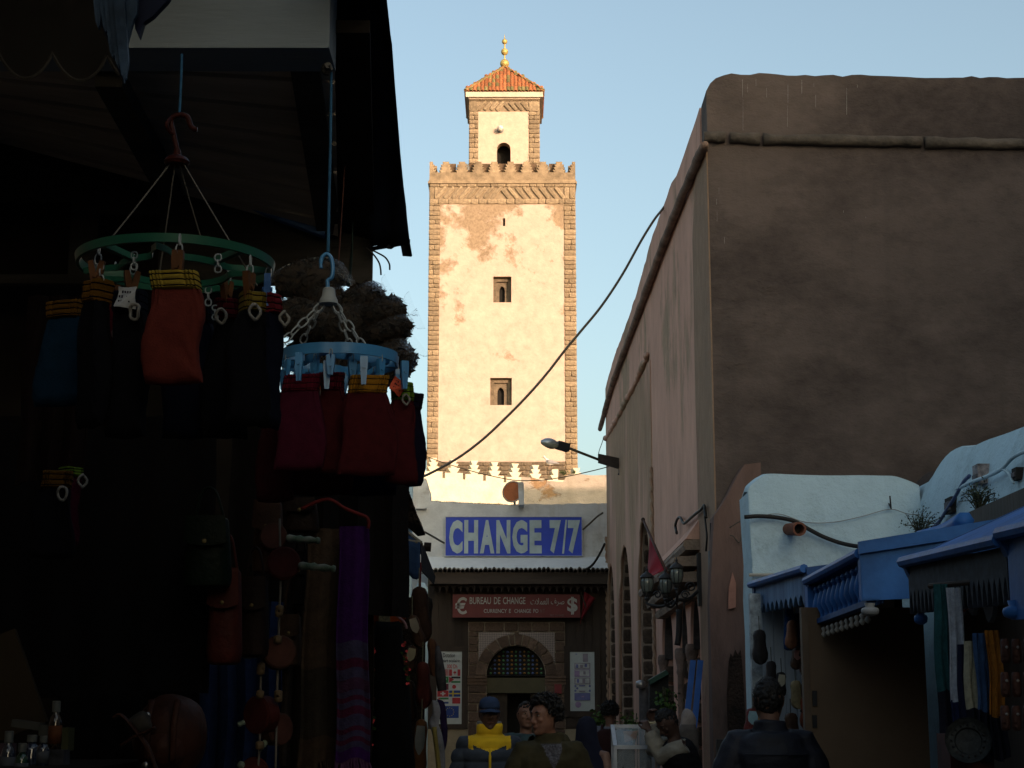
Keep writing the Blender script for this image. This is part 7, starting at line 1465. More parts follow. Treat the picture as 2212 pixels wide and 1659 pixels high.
bx3('carton', 'olive carton behind the tall dark bottle', 118, 146, 1572, 1622, 4.35, .06, mat('olive_card', (0.075, 0.08, 0.04), 0.8)); bx3('carton', 'long pale carton lying across the bottles', 24, 86, 1558, 1574, 4.3, .05, mat('pale_card', (0.085, 0.085, 0.075), 0.8), R(8)); bx3('carton', 'bluish white carton at the bottom edge below the tall bottle', 106, 134, 1620, 1690, 4.1, .06, mat('blue_card', (0.085, 0.09, 0.11), 0.8, 0.4, 20)); bx3('carton', 'pinkish carton at the left border', -10, 18, 1606, 1650, 4.1, .06, mat('pink_card', (0.11, 0.07, 0.085), 0.8)); bx3('carton', 'small white carton beside the tall dark bottle', 84, 106, 1566, 1590, 4.3, .05, mat('pale_card', (0.085, 0.085, 0.075), 0.8))
b = MB(); b.bar(at(-20, 1380, 4.5), at(50, 1580, 4.5), 0.14, 0.02, (0, 1, 0)); single('leaning_board', b, mat('raw_board', (0.05, 0.036, 0.022), 0.8, 0.2, 3), 'brown board leaning at the left border behind the bottles', 'board')
kn = thing('knapsack', 'round brown leather knapsack with straps at the bottom left', 'knapsack', at(360, 1659, 4.3)); c = at(368, 1590, 4.3)
M_kn = mat('knapsack_leather', (0.060, 0.024, 0.016), 0.5, 0.3, 6, 0.004, 40)
b = MB(); b.ball(c, (px(4.3, 78), 0.11, px(4.3, 88)), 26, 18); roughen(b, 0.006, 12); part('body', b, M_kn, kn, True)
b = MB(); b.ball(c + Vector((0, -0.06, -0.03)), (px(4.3, 50), 0.07, px(4.3, 46)), 20, 12); part('pocket', b, M_kn, kn, True)
for dx in (-0.03, 0.035): b = MB(); b.tube(smoothed([c + Vector((dx, -0.10, 0.09)), c + Vector((dx, -0.135, 0.03)), c + Vector((dx, -0.135, -0.06))], 4), 0.009, 6, flat=0.4); part('strap', b, M_kn, kn, True)
for dz in (0.05, -0.07): b = MB(); b.ball(c + Vector((-0.03, -0.145, dz)), (0.009, 0.004, 0.011), 8, 6); part('buckle', b, mat('steel_buckle', (0.4, 0.4, 0.4), 0.3, metal=0.9), kn, True)
for k, (pts, lab) in enumerate((([(245, 1500 + 50), (262, 1545), (290, 1575), (320, 1620), (345, 1680)], 'brown leather belt looping down beside the knapsack, left one'), ([(262, 1610), (290, 1592), (318, 1580), (335, 1572)], 'brown leather belt lying across the other one'), ([(305, 1590), (325, 1625), (345, 1690)], 'brown leather belt looping down beside the knapsack, right one'))):
    b = MB(); b.tube(smoothed([at(x, y, 4.0) for x, y in pts], 5), 0.014, 8, flat=0.3); single('leather_belt', b, M_kn, lab, 'belt', 'belts beside the knapsack', True)
garment_outline('crumpled grey cloth tucked by the knapsack', 'crumpled_cloth', 'cloth', [(270, 1560), (290, 1545), (310, 1535), (325, 1548), (330, 1575), (310, 1590), (285, 1585)], 4.05, 0.02, mat('grey_rag', (0.055, 0.05, 0.045), 0.9), 0.02)
ALB[0] = 1.0
# street lamp, cables
lampT = thing('street_lamp', 'street lamp with a silver head on an arm reaching out from the pink wall', 'street lamp', atX(1340, 1002, BX))
h0, h1 = at(1168, 955, 28.6), at(1206, 962, 28.7); dL = (h1 - h0).normalized(); lc = h0.lerp(h1, 0.52)
q = Matrix((dL, Vector((0, 1, 0)), dL.cross(Vector((0, 1, 0))))).transposed()
def egg(zs, k0, k1, s_, top):
    b = MB(); rings = []; n = 20; L_ = (h1 - h0).length
    for i in range(13):
        t = i / 12; rr_ = math.sin(math.pi * min(0.985, t * 0.93 + 0.035)) ** 0.55 * (0.75 + 0.25 * t); ring = []
        for j in range(n):
            a = math.pi * j / (n - 1); ring.append(h0 + dL * (L_ * t) + Vector((0, 1, 0)) * (0.115 * rr_ * math.cos(a)) + Vector((0, 0, 1)) * (s_ * (0.115 if top else 0.10) * rr_ * math.sin(a)))
        rings.append(ring)
    b.loft(rings, cap=True); return b
part('hood', egg(0, 0, 0, 1, True), mat('lamp_aluminium', (0.42, 0.46, 0.50), 0.35, 0.1, metal=0.6), lampT, 40)
part('glass_bowl', egg(0, 0, 0, -1, False), mat('lamp_bowl', (0.30, 0.31, 0.27), 0.15, 0.08, spec=0.6), lampT, 40)
c0, c1 = at(1204, 961, 28.72), at(1228, 968, 28.8)
b = MB(); b.bar(c0, c1, 0.13, 0.14); part('collar', b, M_iron, lampT)
a0, a1 = at(1226, 967, 28.8), at(1296, 994, 29.3)
b = MB(); b.tube([a0, a1], 0.024, 10); part('arm', b, mat('lamp_arm', (0.10, 0.085, 0.06), 0.6, 0.2, 8), lampT, True)
b = MB(); b.loft([[p + Vector((0, s1 * w_, s2 * w_ * 1.1)) for s1, s2 in ((-1, -1), (1, -1), (1, 1), (-1, 1))] for p, w_ in ((at(1292, 990, 29.3), 0.07), (at(1347, 1004, 29.6), 0.085))]); part('wall_bracket', b, mat('bracket_grey', (0.07, 0.06, 0.055), 0.7, 0.2, 8), lampT)
b = MB(); p = at(1338, 1014, 29.45); b.tube([p, p - Vector((0, 0, 0.06)), p - Vector((0.02, 0, 0.10))], 0.015, 6); part('bolt', b, M_iron, lampT)
M_bcab = mat('brown_cable', (0.10, 0.08, 0.05), 0.6)
cab = [(1442, 436), (1430, 455), (1413, 475), (1385, 520), (1345, 592), (1300, 660), (1255, 715), (1220, 757), (1190, 796), (1160, 832), (1125, 870), (1090, 905), (1050, 943), (1010, 975), (975, 998), (940, 1017), (915, 1029), (880, 1042)]
def along(pts, Y0, Y1): n = len(pts) - 1; return [at(x, y, Y0 + (Y1 - Y0) * i / n) for i, (x, y) in enumerate(pts)]
pc = along(cab, 20.5, 12.0); pc[0] = atX(1442, 436, BX + 0.05); pc[1] = atX(1431, 452, BX - 0.02)
b = MB(); sm_ = smoothed(pc, 5); b.tube(sm_, [0.016 - 0.006 * i / len(sm_) for i in range(len(sm_))], 8); single('cable', b, M_bcab, 'thick brown cable sweeping down across the minaret from the pink building', 'cable', None, True)
wire('wire', 'thin wire sagging across the merlons towards the pink building', 'wire', along([(905, 980), (960, 1000), (1020, 1018), (1070, 1030), (1120, 1038), (1180, 1036), (1240, 1026), (1300, 1012), (1318, 1006)], 30, 29), 0.009, M_bcab, 4)
wire('wire', 'short slack wire from the lamp bracket up the far edge of the pink building', 'wire', along([(1292, 990), (1294, 975), (1300, 958), (1304, 945)], 29.3, 31), 0.007, M_bcab, 4)
wire('cable', 'stay cable at the left end of the blue sign', 'cable', along([(870, 1130), (890, 1138), (915, 1148), (940, 1162), (959, 1173)], 30, Y1), 0.02, M_bcab, 4)
wire('cable', 'stay cable at the right end of the blue sign', 'cable', along([(1259, 1144), (1275, 1130), (1290, 1116), (1302, 1108)], Y1, 33), 0.02, M_bcab, 4)
wire('cable', 'dark cable drooping from the pink building to the tiled ledge', 'cable', along([(1262, 1232), (1278, 1222), (1290, 1206), (1300, 1188), (1306, 1175)], YB - 0.7, 32), 0.025, M_cable, 4)
wire('cable', 'black cable bundle looping over the hood of the triple window', 'cable', [atX(x, y, BX - 0.05) for x, y in ((1462, 1152), (1459, 1135), (1464, 1120), (1470, 1118), (1476, 1130), (1482, 1128), (1500, 1112), (1515, 1100), (1521, 1092), (1523, 1104), (1525, 1118))], 0.016, M_cable, 4)
wire('cable', 'thin black cable hanging down the ochre corner strip', 'cable', [atX(x, y, BX - 0.05) for x, y in ((1521, 1096), (1524, 1130), (1527, 1160), (1525, 1190))], 0.010, M_cable, 4)
wire('wire', 'pale wire loop hanging on the reddish wall beside the white wall', 'wire', [at(x, y, 15.25) for x, y in ((1577, 1156), (1584, 1158), (1590, 1166), (1596, 1172), (1600, 1166), (1602, 1156))], 0.005, M_str, 4)
wire('wire', 'pale wire stretched from the black cable end to the reddish wall', 'wire', [at(x, y, 14.0) for x, y in ((1576, 1140), (1592, 1130), (1606, 1122), (1618, 1118))], 0.005, M_str, 4)
b = MB(); a = at(1531, 1190, 15.5); c = at(1540, 1240, 15.5); b.span((a.x, 15.45, c.z), (c.x, 15.56, a.z)); t = thing('junction_box', 'small grey junction box at the foot of the brown corner', 'box', (a.x, 15.5, c.z)); part('body', b, mat('box_grey', (0.075, 0.08, 0.09), 0.6), t); b = MB(); b.tube([at(1536, 1130, 15.5), at(1536, 1192, 15.5)], 0.012, 6); part('conduit', b, M_cable, t)
# gull on a merlon
g = thing('seagull', 'white and grey seagull standing on the broken merlon', 'bird', gull_c); s_ = 1.0; c = gull_c + Vector((0, -0.1, 0.19))
M_gw = mat('gull_white', (0.75, 0.74, 0.72), 0.8, 0.05); M_gg = mat('gull_grey', (0.34, 0.32, 0.32), 0.8, 0.1)
b = MB(); b.loft([[c + Vector((x, w_ * math.cos(q), z_ + h_ * math.sin(q))) for q in [6.283 * j / 16 for j in range(16)]] for x, w_, h_, z_ in ((-0.205, 0.018, 0.016, 0.165), (-0.185, 0.035, 0.038, 0.170), (-0.155, 0.042, 0.046, 0.165), (-0.135, 0.042, 0.048, 0.135), (-0.115, 0.06, 0.068, 0.075), (-0.06, 0.085, 0.090, 0.02), (0.02, 0.09, 0.090, -0.005), (0.10, 0.07, 0.062, -0.015), (0.17, 0.04, 0.032, -0.02), (0.24, 0.03, 0.012, -0.03))]); part('body', b, M_gw, g, True)
for s2 in (-1, 1):
    b = MB(); b.loft([[c + Vector((x, s2 * (y + 0.012 * math.cos(q)), z_ + h_ * math.sin(q))) for q in [6.283 * j / 12 for j in range(12)]] for x, y, h_, z_ in ((-0.09, 0.07, 0.03, 0.03), (0.0, 0.093, 0.062, 0.015), (0.12, 0.075, 0.045, -0.01), (0.24, 0.035, 0.022, -0.03), (0.31, 0.02, 0.008, -0.045))]); part('wing', b, M_gg, g, True)
    b = MB(); b.tube([c + Vector((0.01, s2 * 0.03, -0.07)), c + Vector((0.015, s2 * 0.03, -0.13)), c + Vector((0.0, s2 * 0.03, -0.19))], 0.008, 6); b.bar(c + Vector((-0.05, s2 * 0.03, -0.187)), c + Vector((0.01, s2 * 0.03, -0.187)), 0.03, 0.006); part('leg', b, mat('gull_leg', (0.5, 0.3, 0.2), 0.7), g)
b = MB(); b.tube([c + Vector((-0.2, 0, 0.166)), c + Vector((-0.235, 0, 0.160)), c + Vector((-0.255, 0, 0.150))], [0.012, 0.009, 0.003], 8); part('beak', b, mat('gull_beak', (0.6, 0.4, 0.1), 0.5), g, True)
for s2 in (-1, 1): b = MB(); b.ball(c + Vector((-0.178, s2 * 0.034, 0.178)), 0.006, 6, 5); part('eye', b, M_iron, g, True)
# weeds on walls
weed(at(1219, 1026, YW + 0.3), 0.14, 0.14, 16, 'little green weed on the left end of the high part of the stained wall', 51, None, mat('bright_weed', (0.07, 0.11, 0.03), 0.8), 0.03)
weed(at(1240, 1024, YW + 0.3), 0.10, 0.10, 10, 'smaller green weed on top of the stained wall, nearer the pink building', 52, None, mat('bright_weed', (0.07, 0.11, 0.03), 0.8), 0.03)
b = MB(); rg = random.Random(3)
for i in range(420):
    x = rg.uniform(932, 1096); p = at(x, 1083 + (x - 932) * 0.041 + 1.5, YB + rg.uniform(-0.02, 0.3)); d = Vector((rg.gauss(0, .4), rg.gauss(0, .4), 1)).normalized() * rg.uniform(0.02, 0.055) * (0.4 + 0.9 * max(0, noise.noise(Vector((x * 0.06, 0, 0))) + 0.4)); sx = Vector((0.006, 0, 0))
    b.add([p - sx, p + sx, p + d], [(0, 1, 2)])
o = structure('dry_moss', b, mat('dry_moss', (0.16, 0.13, 0.05), 0.9, 0.3, 20), kind='stuff')
# red flag on a pole, wall lanterns
fT = thing('flag', 'red flag drooping from a slanting pole on the pink building above the lanterns', 'flag', at(1446, 1248, 17.1))
pp0, pp1 = at(1446, 1250, 17.1), at(1389, 1122, 17.9)
b = MB(); b.tube([pp0, pp1], [0.016, 0.013], 8); part('pole', b, mat('flag_pole', (0.07, 0.03, 0.02), 0.6, 0.2, 6), fT, True)
b = MB(); b.ball(pp1, 0.022, 10, 8); part('pole_knob', b, M_darkwood, fT, True)
rows = []; n = 14
for i in range(n + 1):
    f_ = i / n; rows.append([])
    for j in range(11):
        g_ = j / 10; x0, y0 = 1404 + (1440 - 1404) * g_, 1160 + (1228 - 1160) * g_
        x1, y1 = 1397 + (1408 - 1397) * g_, 1244 + 2 * math.sin(g_ * 3)
        x = x0 + (x1 - x0) * f_ ** 1.1 + 1.2 * math.sin(7 * g_ + 2 * f_); y = y0 + (y1 - y0) * f_
        rows[-1].append(at(x, y, 17.75 - 0.55 * g_ + 0.05 * math.sin(8 * g_ + 3 * f_) * (0.3 + f_)))
b = MB(); b.sheet(rows, thick=0.005); part('cloth', b, mat('flag_cloth_red', (0.23, 0.012, 0.022), 0.85, 0.12, 8), fT, True)
lt = thing('wall_lantern', 'black iron wall bracket with three glass lanterns on the pink building', 'lantern', atX(1500, 1310, BX))
M_lg = mat('lantern_glass', (0.10, 0.12, 0.115), 0.12, 0.15, 8, spec=0.6)
LC = [(1398, 1266, 16.9), (1438, 1268, 16.5), (1462, 1246, 16.2)]
def lantern(x, y, Y_):
    c = at(x, y, Y_); k = px(Y_, 1) * 0.78
    b = MB(); b.lathe([(19 * k, 22 * k), (20 * k, 24 * k), (17 * k, 29 * k), (10 * k, 35 * k), (5 * k, 38 * k), (3 * k, 42 * k), (4.5 * k, 45 * k), (2 * k, 49 * k), (0.5 * k, 56 * k)], c, (0, 0, 1), 20); cp_ = part('cap', b, M_iron, lt, 40)
    b = MB(); b.lathe([(9 * k, -20 * k), (14 * k, -12 * k), (17.5 * k, 2 * k), (17.5 * k, 12 * k), (16 * k, 21 * k)], c, (0, 0, 1), 20); gp_ = part('glass', b, M_lg, lt, True)
    for j in range(8):
        a = 6.283 * j / 8 + 0.2; b = MB(); b.tube([c + Vector((math.cos(a) * r_ * k, math.sin(a) * r_ * k, z_ * k)) for r_, z_ in ((9.4, -20), (14.5, -12), (18, 2), (18, 12), (16.6, 22))], 1.3 * k, 5); part('glazing_bar', b, M_iron, gp_)
    b = MB(); b.lathe([(15 * k, -18 * k), (11 * k, -20 * k), (10 * k, -26 * k), (6 * k, -30 * k), (8 * k, -34 * k), (4 * k, -40 * k)], c, (0, 0, 1), 16); part('base', b, M_iron, lt, 40)
    return c - Vector((0, 0, 40 * k))
bs = [lantern(*q_) for q_ in LC]
wp = atX(1501, 1292, BX - 0.02); wp.y = 16.9; wp.x = BX - 0.03;
b = MB(); b.span((BX - 0.05, 16.85, wp.z - 0.12), (BX - 0.0, 16.95, wp.z + 0.42)); part('backplate', b, M_iron, lt)
hubc = at(1462, 1296, 16.6)
b = MB(); b.tube(smoothed([wp + Vector((0, 0, 0.05)), (wp + hubc) / 2 + Vector((0, 0, -0.02)), hubc], 5), 0.018, 8); part('arm', b, M_iron, lt, True)
for q_ in bs: b = MB(); b.tube(smoothed([hubc, (hubc + q_) / 2 + Vector((0, 0, -0.06)), q_ - Vector((0, 0, 0.03)), q_ + Vector((0, 0, 0.02))], 5), 0.014, 8); part('arm', b, M_iron, lt, True)
def scroll(c, R0, u, v): return [c + (u * math.cos(a) + v * math.sin(a)) * R0 * (1 - a / 12) for a in [i * 0.4 for i in range(22)]]
ex = Vector((1, 0, 0)); ez = Vector((0, 0, 1))
for k_, (c_, R0) in enumerate(((at(1492, 1268, 16.8), 0.055), (at(1480, 1285, 16.7), 0.045), (at(1420, 1285, 16.7), 0.04), (at(1428, 1270, 16.7), 0.035), (at(1448, 1300, 16.6), 0.04))):
    b = MB(); b.tube(scroll(c_, R0, ex if k_ % 2 else -ex, ez), 0.008, 5); part('scroll', b, M_iron, lt, True)
for x in (1462, 1478): b = MB(); b.tube([at(x, 1300, 16.6), at(x, 1318, 16.6)], [0.014, 0.004], 6); part('finial', b, M_iron, lt)
wire('downpipe', 'dark curved pipe below the lanterns on the pink wall', 'pipe', [at(1467, 1316, 17.2), at(1467, 1345, 17.2), at(1466, 1372, 17.2), at(1463, 1394, 17.2)], 0.035, M_iron, 4)
# leaning planks, boards, posts and plants along the pink wall
M_pbl = mat('bright_blue_paint', (0.025, 0.105, 0.36), 0.5, 0.12, 4, 0.003, 20)
for k_, (x0, x1, lab) in enumerate(((1497, 1482, 'bright blue plank leaning on the pink wall, left of two'), (1513, 1501, 'bright blue plank leaning on the pink wall, right of two'))):
    p, q_ = at(x0, 1427, 16.4), at(x1 - 10, 1660, 16.1); q_ = p + (q_ - p) * ((p.z - 0.01) / (p.z - q_.z)); b = MB(); b.bar(p, q_, 0.055, 0.03, (0, 1, 0)); single('blue_plank', b, M_pbl, lab, 'plank', 'blue planks on the pink wall')
t = thing('menu_stand', 'dark upright board with a green sloping top beside the blue planks', 'stand', at(1425, 1600, 17.5)); a = at(1402, 1478, 17.6); c = at(1442, 1660, 17.6)
pp = [at(x, y, 17.6) for x, y in ((1403, 1476), (1410, 1466), (1436, 1450), (1444, 1456), (1446, 1640), (1404, 1640))]
b = MB(); b.prism([(p.x, max(0.1, p.z)) for p in pp], lambda u, v: Vector((u, 17.6, v)), lambda u, v: Vector((u, 17.75, v))); part('board', b, mat('dark_slate', (0.012, 0.014, 0.016), 0.7), t)
b = MB(); b.bar(at(1402, 1474, 17.58), at(1440, 1452, 17.58), 0.2, 0.05); part('green_top', b, mat('dark_green_paint', (0.02, 0.06, 0.045), 0.6), t)
b = MB(); b.span((at(1404, 1600, 17.6).x, 17.62, 0), (at(1446, 1600, 17.6).x, 17.72, 0.15)); part('foot', b, M_iron, t)
t = thing('grey_post', 'slim grey post with a round metal cap in front of the arches', 'post', at(1392, 1600, 18.5)); c = at(1392, 1484, 18.5)
b = MB(); b.lathe([(0.09, 0), (0.07, 0.05), (0.062, c.z)], (c.x, 18.5, 0), (0, 0, 1), 14); part('shaft', b, mat('grey_paint', (0.075, 0.075, 0.08), 0.6, 0.3, 10), t, 40)
b = MB(); p = at(1384, 1478, 18.4); b.lathe([(0.01, -0.05), (0.05, -0.04), (0.058, 0), (0.05, 0.03), (0.01, 0.045)], p, (0, 0, 1), 14); part('cap', b, mat('bright_metal', (0.35, 0.35, 0.35), 0.35, metal=0.7), t, True)
M_lv = mat('broad_leaf', (0.055, 0.12, 0.02), 0.6, 0.4, 14, rand=0.1)
def bush(x, y, Y_, w_, h, n, label, seed, leaf=0.06):
    c = at(x, y, Y_); r = random.Random(seed); t = thing('climbing_plant', label, 'plant', Vector((c.x, c.y, 0)), 'leafy plants by the pink wall'); st = MB(); lf = MB(); base = Vector((c.x, c.y, 0.02))
    for i in range(7):
        tip = c + Vector((r.uniform(-1, 1) * w_, r.uniform(-.5, .5) * w_, r.uniform(-0.4, 1) * h)); st.tube(smoothed([base, base.lerp(tip, .55) + Vector((r.gauss(0, .06), r.gauss(0, .06), 0)), tip], 4), 0.008, 5)
    for i in range(n):
        p = c + Vector((r.gauss(0, .5) * w_, r.gauss(0, .4) * w_, r.gauss(0, .5) * h)); d = Vector((r.gauss(0, 1), r.gauss(0, 1), r.gauss(-.3, .6))).normalized(); s2 = d.cross(Vector((r.gauss(0, 1), r.gauss(0, 1), r.gauss(0, 1)))).normalized(); l = leaf * r.uniform(.6, 1.4); up = s2.cross(d) * 0.1 * l
        lf.add([p, p + d * l * .35 + s2 * l * .36 + up, p + d * l * .75 + s2 * l * .26 + up, p + d * l, p + d * l * .75 - s2 * l * .26 + up, p + d * l * .35 - s2 * l * .36 + up], [(0, 1, 2, 3), (0, 3, 4, 5)])
    part('stem', st, M_stem, t); part('leaf', lf, M_lv, t, stuff=True); return t
bush(1296, 1562, 26.5, 0.16, 0.22, 130, 'leafy plant behind the person with the rucksack, by the banknote poster', 61); bush(1358, 1568, 25.8, 0.14, 0.20, 110, 'leafy plant in front of the middle arch', 62); bush(1440, 1515, 17.3, 0.12, 0.16, 130, 'dark leafy plant between the menu stand and the blue planks', 63, 0.045); bush(1290, 1600, 26, 0.14, 0.14, 90, 'low leafy plant beside the dark veiled woman', 64)
b = MB(); a = at(1283, 1575, YB - 0.05); c = at(1293, 1590, YB - 0.05); b.span((a.x, YB - 0.06, c.z), (c.x, YB - 0.036, a.z)); single('small_notice', b, mat('grey_notice', (0.10, 0.12, 0.12), 0.7), 'small grey notice on the beige wall below the banknote poster', 'notice')
# black sign with pale lettering at the bottom, in front of the reddish wall
t = thing('lettered_sign', 'black sign with a pale green band and pale Arabic letters at the bottom edge', 'sign', at(1578, 1720, 12.6)); a, c = at(1556, 1606, 12.6), at(1606, 1730, 12.6)
b = MB(); b.span((a.x, 12.6, c.z), (c.x, 12.63, a.z)); part('panel', b, mat('sign_pale_green', (0.11, 0.13, 0.09), 0.6), t)
b = MB(); b.plate([(a.x - .03, c.z - .03), (c.x + .03, c.z - .03), (c.x + .03, a.z + .03), (a.x - .03, a.z + .03)], [[(a.x, c.z), (c.x, c.z), (c.x, a.z), (a.x, a.z)]], lambda u, v, d: Vector((u, 12.58 + d, v)), 0.05); part('frame', b, M_iron, t)
pp = [at(x, y, 12.6) for x, y in ((1556.5, 1622), (1570, 1617), (1590, 1617), (1605, 1619), (1605, 1652), (1556.5, 1658))]; b = MB(); b.prism([(p.x, p.z) for p in pp], lambda u, v: Vector((u, 12.592, v)), lambda u, v: Vector((u, 12.602, v))); part('black_band', b, M_iron, t)
for s2, x0, x1, y0, y1 in (('\uFEEB', 1573, 1588, 1624, 1632), ('\u0627', 1583, 1586, 1638, 1649), ('\u0631', 1571, 1580, 1642, 1653)): lettering(t, mat('letter_cream', (0.22, 0.22, 0.17), 0.6), s2, x0, x1, y0, y1, 12.590, 0.02)
# vendor's glass case
Yc0, Yc1 = 15.0, 15.55; cart = thing('display_case', 'small vendor case with white metal frame and sloping glass top', 'display case', at(1375, 1659, 15.2))
M_al = mat('white_metal', (0.30, 0.32, 0.35), 0.4, 0.1, metal=0.2); M_glass = mat('case_glass', (0.45, 0.50, 0.50), 0.05, 0.02, alpha=0.16, spec=0.7)
fl, fr_ = at(1329, 1614, Yc0), at(1422, 1614, Yc0); bl, br = at(1336, 1569, Yc1), at(1404, 1569, Yc1); br = Vector((fr_.x, Yc1, bl.z)); bl.x = fl.x + 0.01
legs = [(fl, 0), (fr_, 0), (bl, 0), (br, 0)]
for p, _ in legs: b = MB(); b.bar(p, Vector((p.x, p.y, 0)), 0.028, 0.028, (0, 1, 0)); part('leg', b, M_al, cart)
for p, q_ in ((fl, fr_), (bl, br), (fl, bl), (fr_, br)): b = MB(); b.bar(p, q_, 0.035, 0.035); part('top_rail', b, M_al, cart)
for dz in (0.42, 0.75):
    for p, q_ in ((fl, fr_), (Vector((bl.x, Yc1, fl.z)), Vector((br.x, Yc1, fl.z))), (fl, Vector((bl.x, Yc1, fl.z))), (fr_, Vector((br.x, Yc1, fl.z)))): b = MB(); b.bar(p - Vector((0, 0, dz)), q_ - Vector((0, 0, dz)), 0.02, 0.02); part('rail', b, M_al, cart)
    b = MB(); b.span((fl.x, Yc0, fl.z - dz), (fr_.x, Yc1, fl.z - dz - 0.012)); part('shelf', b, M_darkwood, cart)
b = MB(); b.add([fl, fr_, br, bl] + [p - Vector((0, 0, 0.006)) for p in (fl, fr_, br, bl)], [(0, 1, 2, 3), (7, 6, 5, 4), (0, 4, 5, 1), (1, 5, 6, 2), (2, 6, 7, 3), (3, 7, 4, 0)]); part('glass_top', b, M_glass, cart)
b = MB(); b.span((fl.x + .01, Yc0 - .004, fl.z - .74), (fr_.x - .01, Yc0, fl.z - .02)); part('glass_front', b, M_glass, cart)
b = MB(); b.add([at(1346, 1580, Yc1 - 0.12), at(1378, 1578, Yc1 - 0.12), at(1374, 1596, Yc0 + .2), at(1350, 1604, Yc0 + .2)], [(0, 1, 2, 3)]); part('paper_sheet', b, mat('kraft_paper', (0.16, 0.095, 0.06), 0.8), cart)
M_bun = mat('baked_goods', (0.10, 0.045, 0.018), 0.7, 0.4, 12, 0.006)
rb_ = random.Random(4); pm = MB(); pm.ball((0, 0, 0), (1, 1, .55), 12, 8); roughen(pm, 0.12, 2); pmesh = pm.mesh('pastry', M_bun)
for i in range(26):
    o = piece('pastry', pmesh, (fl.x + 0.05 + (i % 7) * 0.045 + rb_.uniform(-.01, .01), Yc0 + 0.06 + 0.11 * (i // 7), fl.z - 0.385 + rb_.uniform(0, .02)), cart, (0, 0, rb_.uniform(0, 6)), (0.030, 0.026, 0.030))
b = MB(); b.ball(at(1408, 1600, Yc0 + 0.1), (0.045, 0.035, 0.035), 14, 10); roughen(b, 0.016, 16); b2 = single('paper_bag', b, mat('white_paper', (0.38, 0.39, 0.40), 0.8), 'crumpled white paper bag lying on the glass case', 'paper bag', None, True)
b = MB(); cbb = at(1486, 1560, 15.3); b.ball(cbb, (0.075, 0.05, 0.115), 16, 12); roughen(b, 0.03, 9);
for p in b.v: p.z = max(p.z, cbb.z - 0.105)
t = thing('sack', 'pale full sack standing behind the vendor at the foot of the blue planks', 'sack', Vector((cbb.x, 15.3, 0))); part('sack_top', b, mat('pale_sackcloth', (0.26, 0.22, 0.20), 0.9, 0.2, 10), t, True)
b = MB(); b.lathe([(0.10, 0), (0.11, 0.3), (0.095, cbb.z - 0.1), (0.07, cbb.z - 0.02)], (cbb.x, 15.3, 0), (0, 0, 1), 14); part('sack_body', b, mat('dull_sackcloth', (0.08, 0.065, 0.055), 0.9, 0.2, 10), t, True)
# ================================================================ PEOPLE
def union(mb, voxel, smooth=3, it=None):
    """one continuous skin round everything in mb"""
    me = bpy.data.meshes.new('tmp'); me.from_pydata([tuple(p) for p in mb.v], [], mb.f)
    bm = bmesh.new(); bm.from_mesh(me); bmesh.ops.recalc_face_normals(bm, faces=bm.faces); bm.to_mesh(me); bm.free()
    ob = bpy.data.objects.new('tmp', me); COL.objects.link(ob)
    m = ob.modifiers.new('r', 'REMESH'); m.mode = 'VOXEL'; m.voxel_size = voxel; m.adaptivity = 0
    if smooth: s_ = ob.modifiers.new('s', 'SMOOTH'); s_.factor = 0.5; s_.iterations = smooth
    dg = bpy.context.evaluated_depsgraph_get(); r = bpy.data.meshes.new_from_object(ob.evaluated_get(dg))
    o = MB(); o.v = [v.co.copy() for v in r.vertices]; o.f = [tuple(p.vertices) for p in r.polygons]; o.m = [0] * len(o.f)
    o.n = [v.normal.copy() for v in r.vertices]
    bpy.data.objects.remove(ob); bpy.data.meshes.remove(me); bpy.data.meshes.remove(r); return o
def folds(mb, fn):
    for p, n_ in zip(mb.v, mb.n): p += n_ * fn(p)
    return mb
def split(mb, pred):
    a, c = MB(), MB()
    for keep, o in ((True, a), (False, c)):
        ids = {};
        for f in mb.f:
            ce = sum((mb.v[i] for i in f), Vector()) / len(f)
            if bool(pred(ce)) == keep:
                for i in f:
                    if i not in ids: ids[i] = len(o.v); o.v.append(mb.v[i])
                o.f.append(tuple(ids[i] for i in f)); o.m.append(0)
    return a, c
def skinmat(k, c): return mat('skin_' + k, c, 0.55, 0.10, 14, 0.0015, 120, spec=0.35)
M_hair = mat('black_hair', (0.008, 0.007, 0.007), 0.6, 0.3, 40, 0.004, 160)
M_eye = mat('eye_white', (0.22, 0.20, 0.18), 0.5); M_iris = mat('iris_dark', (0.015, 0.010, 0.008), 0.15); M_brow = M_hair; M_lip = mat('lips', (0.16, 0.065, 0.055), 0.5)
